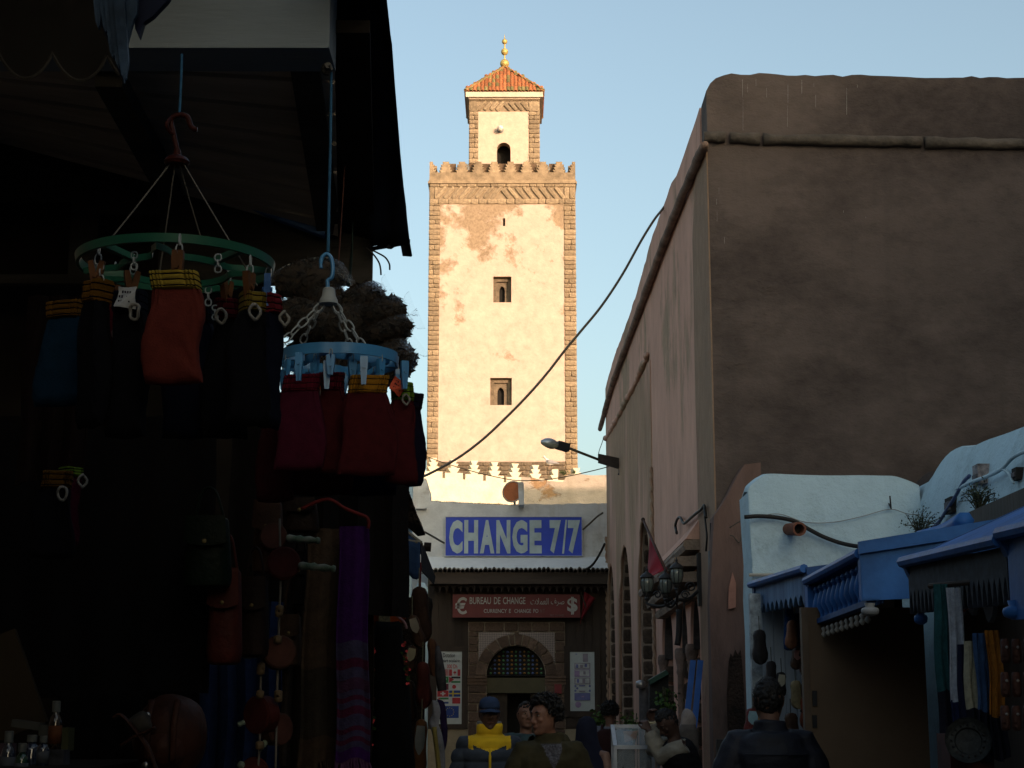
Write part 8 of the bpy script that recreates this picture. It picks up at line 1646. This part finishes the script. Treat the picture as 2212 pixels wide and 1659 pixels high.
class Person:
    def __init__(s, label, X, Y, H, yaw=0.0, skin=('a', (0.16, 0.085, 0.058)), head_yaw=0.0, head_pitch=0.0, lean=0.0, lean_dir=(0, -1, 0), voxel=0.008, group=None, hands=None, elbows=None, stride=0.0, z0=0.0, curl=0.5):
        s.k = H / 1.75; s.base = Vector((X, Y, z0)); s.M = Matrix.Rotation(yaw, 3, 'Z'); s.t = thing('person', label, 'person', s.base, group)
        s.lean = lean; s.la = Vector(lean_dir).normalized().cross(Vector((0, 0, 1))); s.la = -s.la; s.skin = skinmat(*skin); s.voxel = voxel
        s.hy, s.hp = head_yaw, head_pitch; s.hands_w = hands or {}; s.el = elbows or {}; s.stride = stride; s.curl = curl
        s.j = {}
        for sd in (-1, 1):
            s.j['sh', sd] = s.bend(Vector((0.178 * sd, 0.0, 1.415)))
            s.j['el', sd] = s.bend(Vector(s.el.get(sd, (0.245 * sd, 0.03, 1.13))))
            s.j['wr', sd] = s.bend(Vector((0.255 * sd, -0.05, 0.885)))
            if sd in s.hands_w:
                w_ = s.loc(Vector(s.hands_w[sd])); s.j['wr', sd] = w_
                a = s.j['sh', sd]; d = w_ - a; L_ = d.length; up, fo = 0.29, 0.26
                if L_ > up + fo - 0.005:
                    w_ = a + d * ((up + fo - 0.005) / L_); s.j['wr', sd] = w_; d = w_ - a; L_ = d.length
                x = (up * up - fo * fo + L_ * L_) / (2 * L_); h = math.sqrt(max(0, up * up - x * x)); dn = Vector((0.25 * sd, 0.15, -1)); dn = (dn - d.normalized() * dn.dot(d.normalized())).normalized()
                s.j['el', sd] = a + d.normalized() * x + dn * h
        s.neck = s.bend(Vector((0, 0.005, 1.475))); s.headc = s.bend(Vector((0, -0.015, 1.635)))
        s.HR = s.bendR() @ Matrix.Rotation(head_yaw, 3, 'Z') @ Matrix.Rotation(head_pitch, 3, 'X')
    def bendR(s): return Matrix.Rotation(s.lean, 3, s.la) if s.lean else Matrix.Identity(3)
    def bend(s, p):
        if not s.lean: return p
        piv = Vector((0, 0, 0.93)); return piv + s.bendR() @ (p - piv)
    def W(s, p): return s.base + s.M @ (p * s.k)
    def loc(s, w_): return (s.M.transposed() @ (w_ - s.base)) / s.k
    def Hd(s, p): return s.headc + s.HR @ p
    def torso_rings(s, e, z0=0.86, z1=1.47, n=24, belly=0.0):
        prof = [(0.80, .165, .118), (0.86, .168, .120), (0.95, .165, .117), (1.08, .145, .105), (1.22, .162, .115), (1.34, .178, .118), (1.42, .150, .090), (1.455, .085, .068), (1.48, .062, .060)]
        return [[s.bend(Vector((math.cos(q) * (rx + e), math.sin(q) * (ry + e) - belly * max(0, -math.sin(q)) * (z < 1.25), z))) for q in [6.2832 * j / n for j in range(n)]] for z, rx, ry in prof if z0 - 1e-6 <= z <= z1 + 1e-6]
    def legs(s, mb, e, z_end=0.09):
        for sd in (-1, 1):
            st = s.stride * sd; hip, kn, an = Vector((.092 * sd, 0, .90)), Vector((.098 * sd, -.02 - st * .5, .49)), Vector((.10 * sd, .01 - st, z_end))
            mb.tube([hip + Vector((0, 0, .05)), hip - Vector((0, 0, .06)), hip.lerp(kn, .5), kn, kn.lerp(an, .3), an.lerp(kn, .1), an], [.095 + e, .092 + e, .075 + e, .058 + e, .058 + e, .043 + e, .040 + e], 16)
        return mb
    def arm(s, mb, sd, e, wrist=True, n=14, cut=1.0):
        a, el, w_ = s.j['sh', sd], s.j['el', sd], s.j['wr', sd]; wc = el.lerp(w_, cut)
        mb.tube([a.lerp(s.bend(Vector((0, 0, 1.40))), .35), a, a.lerp(el, .5), el, el.lerp(w_, .35), el.lerp(w_, .7) if cut > .7 else el.lerp(wc, .8), wc], [.058 + e * .3, .056 + e * .45, .050 + e, .043 + e, .043 + e, .034 + e, .029 + e], n); return mb
    def hand(s, mb, sd):
        el, w_ = s.j['el', sd], s.j['wr', sd]; d = (w_ - el).normalized(); up = Vector((0, -1, 0)) if abs(d.y) < 0.8 else Vector((1, 0, 0)); nx = (up - d * up.dot(d)).normalized(); sx = d.cross(nx)
        mb.loft([[w_ + d * t + nx * (math.cos(q) * a) + sx * (math.sin(q) * c) for q in [6.283 * j / 12 for j in range(12)]] for t, a, c in ((-.02, .027, .022), (.02, .034, .018), (.06, .042, .017), (.09, .042, .015))])
        cs = sx * (-sd)
        for i, (off, L_) in enumerate(((.031, .075), (.010, .084), (-.011, .078), (-.031, .060))):
            p = w_ + d * .085 + nx * off; q1 = p + (d * math.cos(s.curl) + cs * math.sin(s.curl)) * L_ * .45; q2 = q1 + (d * math.cos(2 * s.curl) + cs * math.sin(2 * s.curl)) * L_ * .32; q3 = q2 + (d * math.cos(2.8 * s.curl) + cs * math.sin(2.8 * s.curl)) * L_ * .26
            mb.tube([p - d * .03, p, q1, q2, q3], [.010, .0098, .009, .0082, .006], 8)
        p = w_ + d * .025 + nx * .028; mb.tube([p, p + nx * .024 + d * .022 + cs * .012, p + nx * .030 + d * .052 + cs * .024, p + nx * .028 + d * .074 + cs * .034], [.014, .012, .010, .007], 8); return mb
    def head_shape(s, mb):
        H = s.Hd; n, m = 28, 20; rings = []
        for i in range(m + 1):
            t = i / m; z = -0.125 + 0.245 * t; rr = []
            kx = [0.036, 0.050, 0.058, 0.063, 0.067, 0.071, 0.074, 0.075, 0.075, 0.0755, 0.076, 0.077, 0.0775, 0.077, 0.075, 0.071, 0.064, 0.055, 0.043, 0.028, 0.006][i]
            yf = [-.078, -.088, -.090, -.089, -.089, -.090, -.090, -.090, -.091, -.091, -.093, -.096, -.095, -.092, -.087, -.080, -.070, -.057, -.042, -.024, -.004][i]
            yb = [-.01, .012, .030, .042, .052, .062, .072, .080, .086, .091, .095, .097, .098, .097, .093, .087, .078, .066, .050, .030, .004][i]
            for j in range(n):
                q = 6.2832 * j / n; cx, sy = math.cos(q), math.sin(q); x = kx * math.copysign(abs(cx) ** 0.85, cx); y = (yb if sy > 0 else -yf) * math.copysign(abs(sy) ** 0.9, sy)
                rr.append(H(Vector((x, y, z))))
            rings.append(rr)
        mb.loft(rings)
        mb.tube([H(Vector((0, -.090, .018))), H(Vector((0, -.103, -.006))), H(Vector((0, -.116, -.030))), H(Vector((0, -.107, -.042)))], [.009, .011, .0135, .008], 10)
        for sd in (-1, 1):
            mb.ball(H(Vector((.012 * sd, -.099, -.036))), .010, 8, 6)
            mb.ball(H(Vector((.033 * sd, -.083, .032))), Vector((.026, .012, .007)), 10, 6, rot=s.HR)
            mb.ball(H(Vector((.042 * sd, -.072, -.020))), Vector((.022, .018, .018)), 10, 8, rot=s.HR)
            e_ = MB(); mb.ball(H(Vector((.079 * sd, .008, -.008))), Vector((.009, .020, .032)), 10, 8, rot=s.HR)
            mb.ball(H(Vector((.084 * sd, .016, .006))), Vector((.007, .013, .018)), 8, 6, rot=s.HR)
        mb.ball(H(Vector((0, -.090, -.060))), Vector((.024, .012, .006)), 10, 6, rot=s.HR); mb.ball(H(Vector((0, -.088, -.072))), Vector((.021, .013, .007)), 10, 6, rot=s.HR)
        mb.ball(H(Vector((0, -.078, -.106))), Vector((.024, .018, .018)), 10, 8, rot=s.HR)
        mb.tube([s.neck - Vector((0, 0, .06)), s.neck, H(Vector((0, .022, -.06))), H(Vector((0, .020, -.02)))], [.068, .058, .054, .052], 16); return mb
    def body(s, feet=True):
        mb = MB(); mb.loft(s.torso_rings(0.0)); s.legs(mb, 0.0)
        for sd in (-1, 1): s.arm(mb, sd, 0.0); s.hand(mb, sd)
        for sd in (-1, 1): st = s.stride * sd; mb.loft([[Vector((.10 * sd + math.cos(q) * w_, y - st, max(.0, h + math.sin(q) * h))) for q in [6.283 * j / 12 for j in range(12)]] for y, w_, h in ((.06, .03, .035), (.03, .036, .05), (-.05, .042, .042), (-.13, .045, .025), (-.175, .025, .014))])
        s.head_shape(mb); mb.v = [s.W(p) for p in mb.v]; u = union(mb, s.voxel, 2); s.bodypart = part('body', u, s.skin, s.t, True); return s
    def face(s, beard=False):
        for sd in (-1, 1):
            b = MB(); b.ball(s.W(s.Hd(Vector((.032 * sd, -.081, .012)))), Vector((.0135, .0125, .0060)) * s.k, 12, 8, rot=s.M @ s.HR); e = part('eye', b, M_eye, s.t, True)
            b = MB(); b.ball(s.W(s.Hd(Vector((.032 * sd, -.091, .012)))), Vector((.0075, .005, .0075)) * s.k, 10, 6, rot=s.M @ s.HR); part('iris', b, M_iris, e, True)
            b = MB(); b.tube([s.W(s.Hd(Vector(p))) for p in ((.014 * sd, -.0965, .030), (.034 * sd, -.0945, .038), (.054 * sd, -.078, .030))], [.003, .0042, .002], 6); part('eyebrow', b, M_brow, s.t, True)
            b = MB(); b.tube([s.W(s.Hd(Vector(p))) for p in ((.018 * sd, -.0905, .017), (.033 * sd, -.0935, .0215), (.047 * sd, -.083, .016))], .0018, 5); part('eyelid', b, M_brow, s.t, True)
        b = MB(); b.tube([s.W(s.Hd(Vector(p))) for p in ((-.025, -.087, -.066), (-.01, -.1005, -.0645), (0, -.1015, -.0655), (.01, -.1005, -.0645), (.025, -.087, -.066))], .0022, 5); part('mouth', b, M_lip, s.t, True)
        if beard:
            mb = MB()
            for i in range(70):
                a = rnd.uniform(-1.25, 1.25); z = rnd.uniform(-.118, -.05 - .0 * abs(a));
                if abs(a) < .35 and -.085 < z: continue
                mb.ball(s.Hd(Vector((math.sin(a) * .070, -math.cos(a) * .082, z))), .010, 6, 4)
            mb.v = [s.W(p) for p in mb.v]; part('beard', union(mb, .007, 1), M_hair, s.t, True)
        return s
    def hair(s, kind='short', m=None):
        mb = MB(); r = random.Random(int(s.base.y * 100))
        if kind == 'curly':
            for i in range(900):
                u = r.uniform(0, 6.283); v = math.asin(r.uniform(-0.55, 1)); d = Vector((math.cos(u) * math.cos(v), math.sin(u) * math.cos(v), math.sin(v)))
                if d.y < -0.50 and d.z < 0.58: continue
                if d.z < -0.25 and d.y < 0.0: continue
                p = Vector((d.x * .114, .016 + d.y * .122, .034 + d.z * .122)); mb.ball(s.Hd(p * r.uniform(.86, 1.10)), r.uniform(.006, .0125), 6, 4)
            mb.ball(s.Hd(Vector((0, .018, .036))), Vector((.082, .09, .09)), 16, 12, rot=s.HR); vx = .0052
        else:
            for i in range(420):
                u = r.uniform(0, 6.283); v = math.asin(r.uniform(-0.9, 1)); d = Vector((math.cos(u) * math.cos(v), math.sin(u) * math.cos(v), math.sin(v)))
                if d.y < -0.25 and d.z < 0.55: continue
                if d.z < -0.05 and d.y < 0.12: continue
                mb.ball(s.Hd(Vector((d.x * .0775, .006 + d.y * .094, .012 + d.z * .110))), r.uniform(.010, .014), 6, 4)
            mb.ball(s.Hd(Vector((0, .020, .030))), Vector((.074, .080, .088)), 16, 12, rot=s.HR); vx = .0062
        mb.v = [s.W(p) for p in mb.v]; u = union(mb, vx, 0); h_ = part('hair', u, m or M_hair, s.t, True); fz = MB(); ku = kind == 'curly'
        for i in range(2600 if ku else 1300):
            j = r.randrange(len(u.v)); p, n_ = u.v[j], u.n[j]; L_ = r.uniform(.006, .026) if ku else r.uniform(.003, .010); g = Vector((r.gauss(0, 1), r.gauss(0, 1), r.gauss(0, 1))); w_ = n_.cross(g).normalized() * .0012
            q1 = p + (n_ + g * .5).normalized() * L_ * .6; q2 = q1 + (n_ * .3 + g).normalized() * L_ * .6; fz.add([p - w_, p + w_, q1 + w_, q1 - w_, q2], [(0, 1, 2, 3), (3, 2, 4)])
        part('hair_strands', fz, m or M_hair, h_, stuff=True); return s
    def jacket(s, m, e=0.035, z0=0.80, sleeve=1.0, quilt=0.0, voxel=None, name='jacket', fold=0.008, collar=None, zsp=None, zmat=None, zname='yoke', sm=None, belly=0.0):
        mb = MB(); mb.loft(s.torso_rings(e, z0, 1.46, belly=belly));
        sl = MB() if sm else mb
        for sd in (-1, 1): s.arm(sl, sd, e * 0.85, cut=sleeve)
        if collar: cz, cr = collar; mb.loft([[s.bend(Vector((math.cos(q) * (cr + .012 + dd), math.sin(q) * (cr + dd) + .004, z))) for q in [6.283 * j / 20 for j in range(20)]] for z, dd in ((1.40, .03), (1.45, .018), (cz, .012), (cz + .012, .0), (cz, -.012), (1.44, -.02))])
        W_ = s.W; inv = s.loc
        def fn(p):
            q = inv(p); v = fold * noise.noise(Vector((q.x * 6, q.y * 6, q.z * 11))) + fold * .6 * noise.noise(Vector((q.x * 15, q.y * 15, q.z * 22 + 5)))
            if quilt: v += quilt * (abs(math.sin(math.pi * q.z / .105)) ** .5 - .6)
            return v * s.k
        mb.v = [W_(p) for p in mb.v]; u = folds(union(mb, voxel or s.voxel * 1.1, 3), fn)
        if zsp:
            a, c = split(u, lambda p: zsp(inv(p))); s.jk = part(name, c, m, s.t, True); part(zname, a, zmat, s.t, True)
        else: s.jk = part(name, u, m, s.t, True)
        if sm: sl.v = [W_(p) for p in sl.v]; part('sleeves', folds(union(sl, voxel or s.voxel * 1.1, 3), fn), sm, s.t, True)
        return s
    def trousers(s, m, e=0.028):
        mb = MB(); mb.loft(s.torso_rings(0.02, .80, .96)); s.legs(mb, e); mb.v = [s.W(p) for p in mb.v]; part('trousers', folds(union(mb, .012, 3), lambda p: .006 * noise.noise(p * 12)), m, s.t, True)
        for sd in (-1, 1): st = s.stride * sd; b = MB(); b.loft([[s.W(Vector((.10 * sd + math.cos(q) * w_, y - st, max(.0, h + math.sin(q) * h)))) for q in [6.283 * j / 14 for j in range(14)]] for y, w_, h in ((.085, .03, .03), (.06, .045, .055), (-.05, .05, .05), (-.14, .053, .033), (-.20, .03, .02))]); part('shoe', b, mat('dark_shoe', (0.02, 0.018, 0.016), 0.5), s.t, True)
        return s
def clothm(nm, c, v=0.15, sc_=10, b=0.003): return mat('wear_' + nm, c, 0.92, v, sc_, b, 200, spec=0.1)
def ground_x(x, Y_): return at(x, 1540, Y_).x
def height_for(y_top, Y_): return zat(y_top, Y_)
# man with the yellow-yoked padded jacket and blue cap
Y_ = 13.2; p1_ = Person('person in a blue cap and grey padded jacket with yellow yoke walking nearer', ground_x(1057, Y_), Y_, height_for(1509, Y_), 0.05, ('b', (0.055, 0.028, 0.020)), 0.05, 0.05, stride=0.10, voxel=0.0075, elbows={-1: (-0.25, 0.05, 1.14), 1: (0.242, 0.03, 1.13)})
p1_.body().face(); M_pj = clothm('slate_padding', (0.034, 0.044, 0.062), 0.15, 5); M_yel = clothm('yellow_padding', (0.50, 0.33, 0.018), 0.08, 5)
p1_.jacket(M_pj, 0.044, 0.80, 0.97, 0.020, collar=(1.545, .075), zsp=lambda q: (q.z > 1.335 + abs(q.x) * 0.40 - (0.035 if abs(q.x) > 0.13 else 0) and abs(q.x) < 0.168), zmat=M_yel).trousers(clothm('dark_denim', (0.02, 0.024, 0.035)))
b = MB(); b.tube([p1_.W(Vector((0, -0.118 - 0.044 - 0.012 + (0.055 if z > 1.40 else 0.018 if z > 1.3 else -0.001), z))) for z in (0.80, 0.9, 1.0, 1.1, 1.2, 1.30, 1.36)], 0.010, 6); part('zip', b, M_yel, p1_.t)
b = MB(); b.loft([[p1_.W(Vector((math.cos(q) * (r_ + .012), math.sin(q) * r_ + .004, z))) for q in [6.283 * j / 22 for j in range(22)]] for z, r_ in ((1.46, .068), (1.53, .076), (1.565, .088), (1.575, .080), (1.54, .066))]); part('collar_lining', b, clothm('grey_fleece', (0.15, 0.16, 0.17)), p1_.t, True)
M_cap = clothm('blue_cap', (0.022, 0.038, 0.082), 0.12, 8)
mb = MB(); mb.loft([[p1_.W(p1_.Hd(Vector((math.cos(q) * kx, math.sin(q) * ky + .004, z)))) for q in [6.283 * j / 28 for j in range(28)]] for z, kx, ky in ((.036, .083, .102), (.06, .084, .103), (.09, .079, .096), (.112, .064, .078), (.126, .040, .048), (.130, .01, .012))]); cp_ = part('cap', mb, M_cap, p1_.t, True)
b = MB(); b.loft([[p1_.W(p1_.Hd(Vector((math.sin(a) * rr_ * .078, -.012 - math.cos(a) * rr_ * 0.1 - (0.05 * math.cos(a) if rr_ > 1 else 0), z_ - .012 * (rr_ > 1) - .010 * abs(math.sin(a)))))) for a in [-1.3 + 2.6 * j / 14 for j in range(15)]] for rr_, z_ in ((0.9, .042), (1.12, .036), (1.12, .030), (0.9, .036))], cap=False, closed=False); part('cap_peak', b, M_cap, cp_, True)
b = MB(); b.ball(p1_.W(p1_.Hd(Vector((0, .004, .131)))), .006, 8, 5); part('cap_button', b, M_cap, cp_, True)
# man with the curly hair in the olive jacket, face turned to the left
Y_ = 11.5; p2_ = Person('person with big curly black hair in an olive jacket looking to the left', ground_x(1186, Y_), Y_, height_for(1512, Y_), 0.10, ('c', (0.155, 0.075, 0.050)), -1.0, 0.06, stride=0.12, voxel=0.0062, elbows={-1: (-0.27, 0.04, 1.13), 1: (0.275, 0.04, 1.13)})
p2_.headc.x -= 0.035
p2_.body().face().hair('curly'); M_ol = clothm('olive_canvas', (0.040, 0.035, 0.019), 0.18, 6)
p2_.jacket(M_ol, 0.047, 0.80, 0.97, 0, voxel=.009, fold=0.014, collar=(1.515, .080), zsp=lambda q: (q.y < -0.04 and 1.27 + 2.2 * abs(q.x - 0.012) < q.z < 1.45 and abs(q.x) < .075), zmat=clothm('plaid_shirt', (0.085, 0.085, 0.10), 0.4, 60), zname='shirt_front').trousers(clothm('dark_denim', (0.02, 0.024, 0.035)))
W2 = p2_.W
b = MB(); b.loft([[W2(Vector((math.cos(q) * (rx + .01 * math.sin(3 * q)), math.sin(q) * ry + .03 + yo, z - .055 * max(0, -math.sin(q)) + .015 * math.sin(2 * q)))) for q in [-1.05 + 4.25 * j / 24 for j in range(25)]] for z, rx, ry, yo in ((1.415, .150, .105, 0), (1.455, .158, .125, .005), (1.50, .138, .125, .02), (1.515, .112, .108, .02), (1.49, .095, .09, .01), (1.44, .09, .08, 0))], cap=False, closed=False); folds_ = roughen(b, .008, 12); part('hood_collar', b, M_ol, p2_.jk, True)
for sd in (-1, 1):
    b = MB(); b.sheet([[W2(Vector((sd * (.055 + .095 * u), -.172 - .014 + .040 * u * u + (.004 if v < .5 else 0), 1.245 - .062 * v + .016 * v * math.cos((u - .5) * 3.2)))) for u in [i / 8 for i in range(9)]] for v in (0, .5, 1)], thick=.008); part('pocket_flap', b, M_ol, p2_.jk, True)
b = MB(); b.tube([W2(Vector((.012 + .004 * math.sin(z * 30), -.177 + (.03 if z > 1.2 else 0.0), z))) for z in (.82, .92, 1.02, 1.1, 1.16, 1.21)], .007, 6); part('zip', b, M_iron, p2_.jk)
for sd in (-1, 1): b = MB(); b.sheet([[W2(Vector((sd * (.012 + .055 * u) + .012, -.125 + .06 * u - .012 * v, 1.36 + .105 * u - .045 * v))) for u in [i / 5 for i in range(6)]] for v in (0, 1)], thick=.006); part('shirt_collar', b, clothm('plaid_shirt', (0.085, 0.085, 0.10), 0.4, 60), p2_.t, True)
# man behind in a dark patterned T-shirt
Y_ = 16.0; p3_ = Person('person in a dark patterned T-shirt half hidden behind the curly haired one', ground_x(1136, Y_), Y_, height_for(1518, Y_), 0.0, ('d', (0.12, 0.062, 0.042)), 0.25, 0.0, voxel=0.008)
p3_.body().face().hair('short')
M_cam = mat('camouflage_print', (0.02, 0.045, 0.055), 0.9, 0.5, 9, col2=(0.006, 0.008, 0.012)); p3_.jacket(M_cam, 0.02, 0.80, 0.0 + 0.02, name='t_shirt').trousers(clothm('black_trousers', (0.012, 0.012, 0.014)))
for k_, (x, z, c) in enumerate(((0.06, 1.33, 'red'), (-0.06, 1.36, 'dullblue'), (0.0, 1.37, 'dullblue'), (-0.10, 1.26, 'green'), (0.03, 1.24, 'green'), (-0.03, 1.30, 'navy'))):
    b = MB(); r = random.Random(k_); b.add([p3_.W(Vector((x + .035 * r.uniform(.5, 1.2) * math.cos(a), -.150, z + .014 * r.uniform(.5, 1.2) * math.sin(a)))) for a in [.8 * j for j in range(8)]], [tuple(range(8))]); part('shirt_print', b, fcol[c], p3_.t)
# veiled woman, seen from behind and the side
Y_ = 14.2; p4_ = Person('person veiled in a long dark navy robe standing right of the curly haired one', ground_x(1268, Y_), Y_, height_for(1552, Y_), R(150), ('e', (0.14, 0.08, 0.06)), 0.2, 0.15, voxel=0.011)
p4_.body().face(); M_veil = clothm('navy_veil', (0.010, 0.012, 0.024), 0.2, 6)
mb = MB(); n = 30
mb.loft([[p4_.W(Vector((math.cos(q) * rx, math.sin(q) * ry + yo, z))) for q in [6.283 * j / n for j in range(n)]] for z, rx, ry, yo in ((.05, .30, .26, 0), (.5, .27, .22, 0), (.9, .245, .19, 0), (1.2, .235, .165, 0), (1.36, .215, .145, 0), (1.44, .165, .125, 0), (1.50, .118, .125, 0), (1.58, .100, .122, .005), (1.68, .092, .112, .005), (1.745, .066, .078, .005), (1.772, .02, .025, .005))])
for p in mb.v: q_ = p4_.loc(p); p += Vector((.010 * math.sin(q_.x * 40 + q_.z * 5), .012 * math.sin(q_.x * 38 + 1), 0)) * (1 if q_.z < 1.4 else .3)
part('robe', mb, M_veil, p4_.t, True)
# person bending down beside her
Y_ = 14.9; p5_ = Person('person in a blue-grey top bending down beside the glass case', ground_x(1286, Y_), Y_, 1.60, R(70), ('e', (0.14, 0.08, 0.06)), 0, 0.5, lean=R(72), lean_dir=(0, -1, 0), voxel=0.010, hands={-1: at(1310, 1720, 14.8), 1: at(1314, 1725, 14.95)})
p5_.body().face().hair('short'); p5_.jacket(clothm('bluegrey_cotton', (0.045, 0.055, 0.085)), 0.04, 0.80, 0.92).trousers(clothm('blue_denim', (0.035, 0.055, 0.115)))
# person with a rucksack walking away
Y_ = 22.0; p6_ = Person('person with a dark rucksack over a pale grey jacket walking past the arches', ground_x(1317, Y_), Y_, height_for(1521, Y_), R(172), ('a', (0.13, 0.07, 0.05)), 0.1, 0.05, voxel=0.011, stride=.1)
p6_.body().hair('curly'); p6_.jacket(clothm('pale_grey_jacket', (0.12, 0.125, 0.15)), 0.045, 0.80, 0.97).trousers(clothm('black_trousers', (0.012, 0.012, 0.014)))
mb = MB(); mb.loft([[p6_.W(Vector((math.cos(q) * rx + .03, .215 + math.sin(q) * ry, z))) for q in [6.283 * j / 18 for j in range(18)]] for z, rx, ry in ((.98, .12, .07), (1.02, .15, .09), (1.25, .155, .10), (1.38, .13, .085), (1.43, .07, .04))])
rk = single('rucksack', mb, clothm('maroon_pack', (0.030, 0.014, 0.014)), 'dark maroon rucksack on the back of the person walking away', 'rucksack', None, True)
for sd in (-1, 1): b = MB(); b.tube(smoothed([p6_.W(Vector(p)) for p in ((.09 * sd, .16, 1.42), (.10 * sd, .04, 1.485), (.105 * sd, -.12, 1.40), (.12 * sd, -.17, 1.25))], 4), .018, 6, flat=.4); part('strap', b, clothm('maroon_pack', (0.030, 0.014, 0.014)), rk, True)
# street vendor reaching over the case
Y_ = 14.7; vx_ = ground_x(1492, Y_); p7_ = Person('person in a dark top with pale sleeves reaching over the glass case, head bowed', vx_, Y_, 1.70, R(-62), ('b', (0.075, 0.04, 0.028)), 0.0, 0.42, lean=R(20), lean_dir=(0, -1, 0), voxel=0.0075, hands={-1: at(1408, 1557, 15.0), 1: at(1402, 1578, 14.7)}, curl=0.8)
p7_.body().face().hair('short'); p7_.jacket(clothm('black_vest', (0.010, 0.010, 0.012)), 0.04, 0.80, 0.93, sm=clothm('cream_sleeve', (0.24, 0.22, 0.18), 0.15, 8), fold=.012).trousers(clothm('black_trousers', (0.012, 0.012, 0.014)))
wv = p7_.W(p7_.j['wr', -1]); dv = (p7_.W(p7_.j['wr', -1]) - p7_.W(p7_.j['el', -1])).normalized()
b = MB(); qv = dv.to_track_quat('Z', 'Y'); b.tube([wv - dv * .012 + qv @ Vector((.034 * math.cos(a), .034 * math.sin(a), 0)) for a in [6.283 * i / 16 for i in range(16)]], .010, 6, closed=True, flat=1); single('wristwatch', b, mat('watch_pale', (0.45, 0.40, 0.25), 0.4), 'pale wristwatch on the raised wrist of the vendor', 'watch', None, True)
# man in the dark jacket seen from behind, right foreground
Y_ = 9.8; p8_ = Person('person in a dark blue leather jacket seen from behind in the right foreground', ground_x(1662, Y_), Y_, height_for(1467, Y_), R(182), ('a', (0.13, 0.07, 0.05)), R(-8), 0.0, voxel=0.0075, stride=.08, elbows={-1: (-0.285, 0.0, 1.12), 1: (0.285, 0.0, 1.12)})
p8_.body().face().hair('short')
M_lj = mat('dark_leather_jacket', (0.008, 0.010, 0.018), 0.65, 0.25, 8, 0.002, 90, spec=0.3)
p8_.jacket(M_lj, 0.055, 0.80, 0.97, 0, fold=.008, collar=(1.515, .068)).trousers(clothm('black_trousers', (0.012, 0.012, 0.014)))
b = MB(); b.tube([p8_.W(Vector((x, .118 + .055 + .008 - .9 * x * x, 1.335 + .02 * abs(x)))) for x in [-.17 + .34 * i / 16 for i in range(17)]], .005, 5); part('yoke_seam', b, M_lj, p8_.jk)
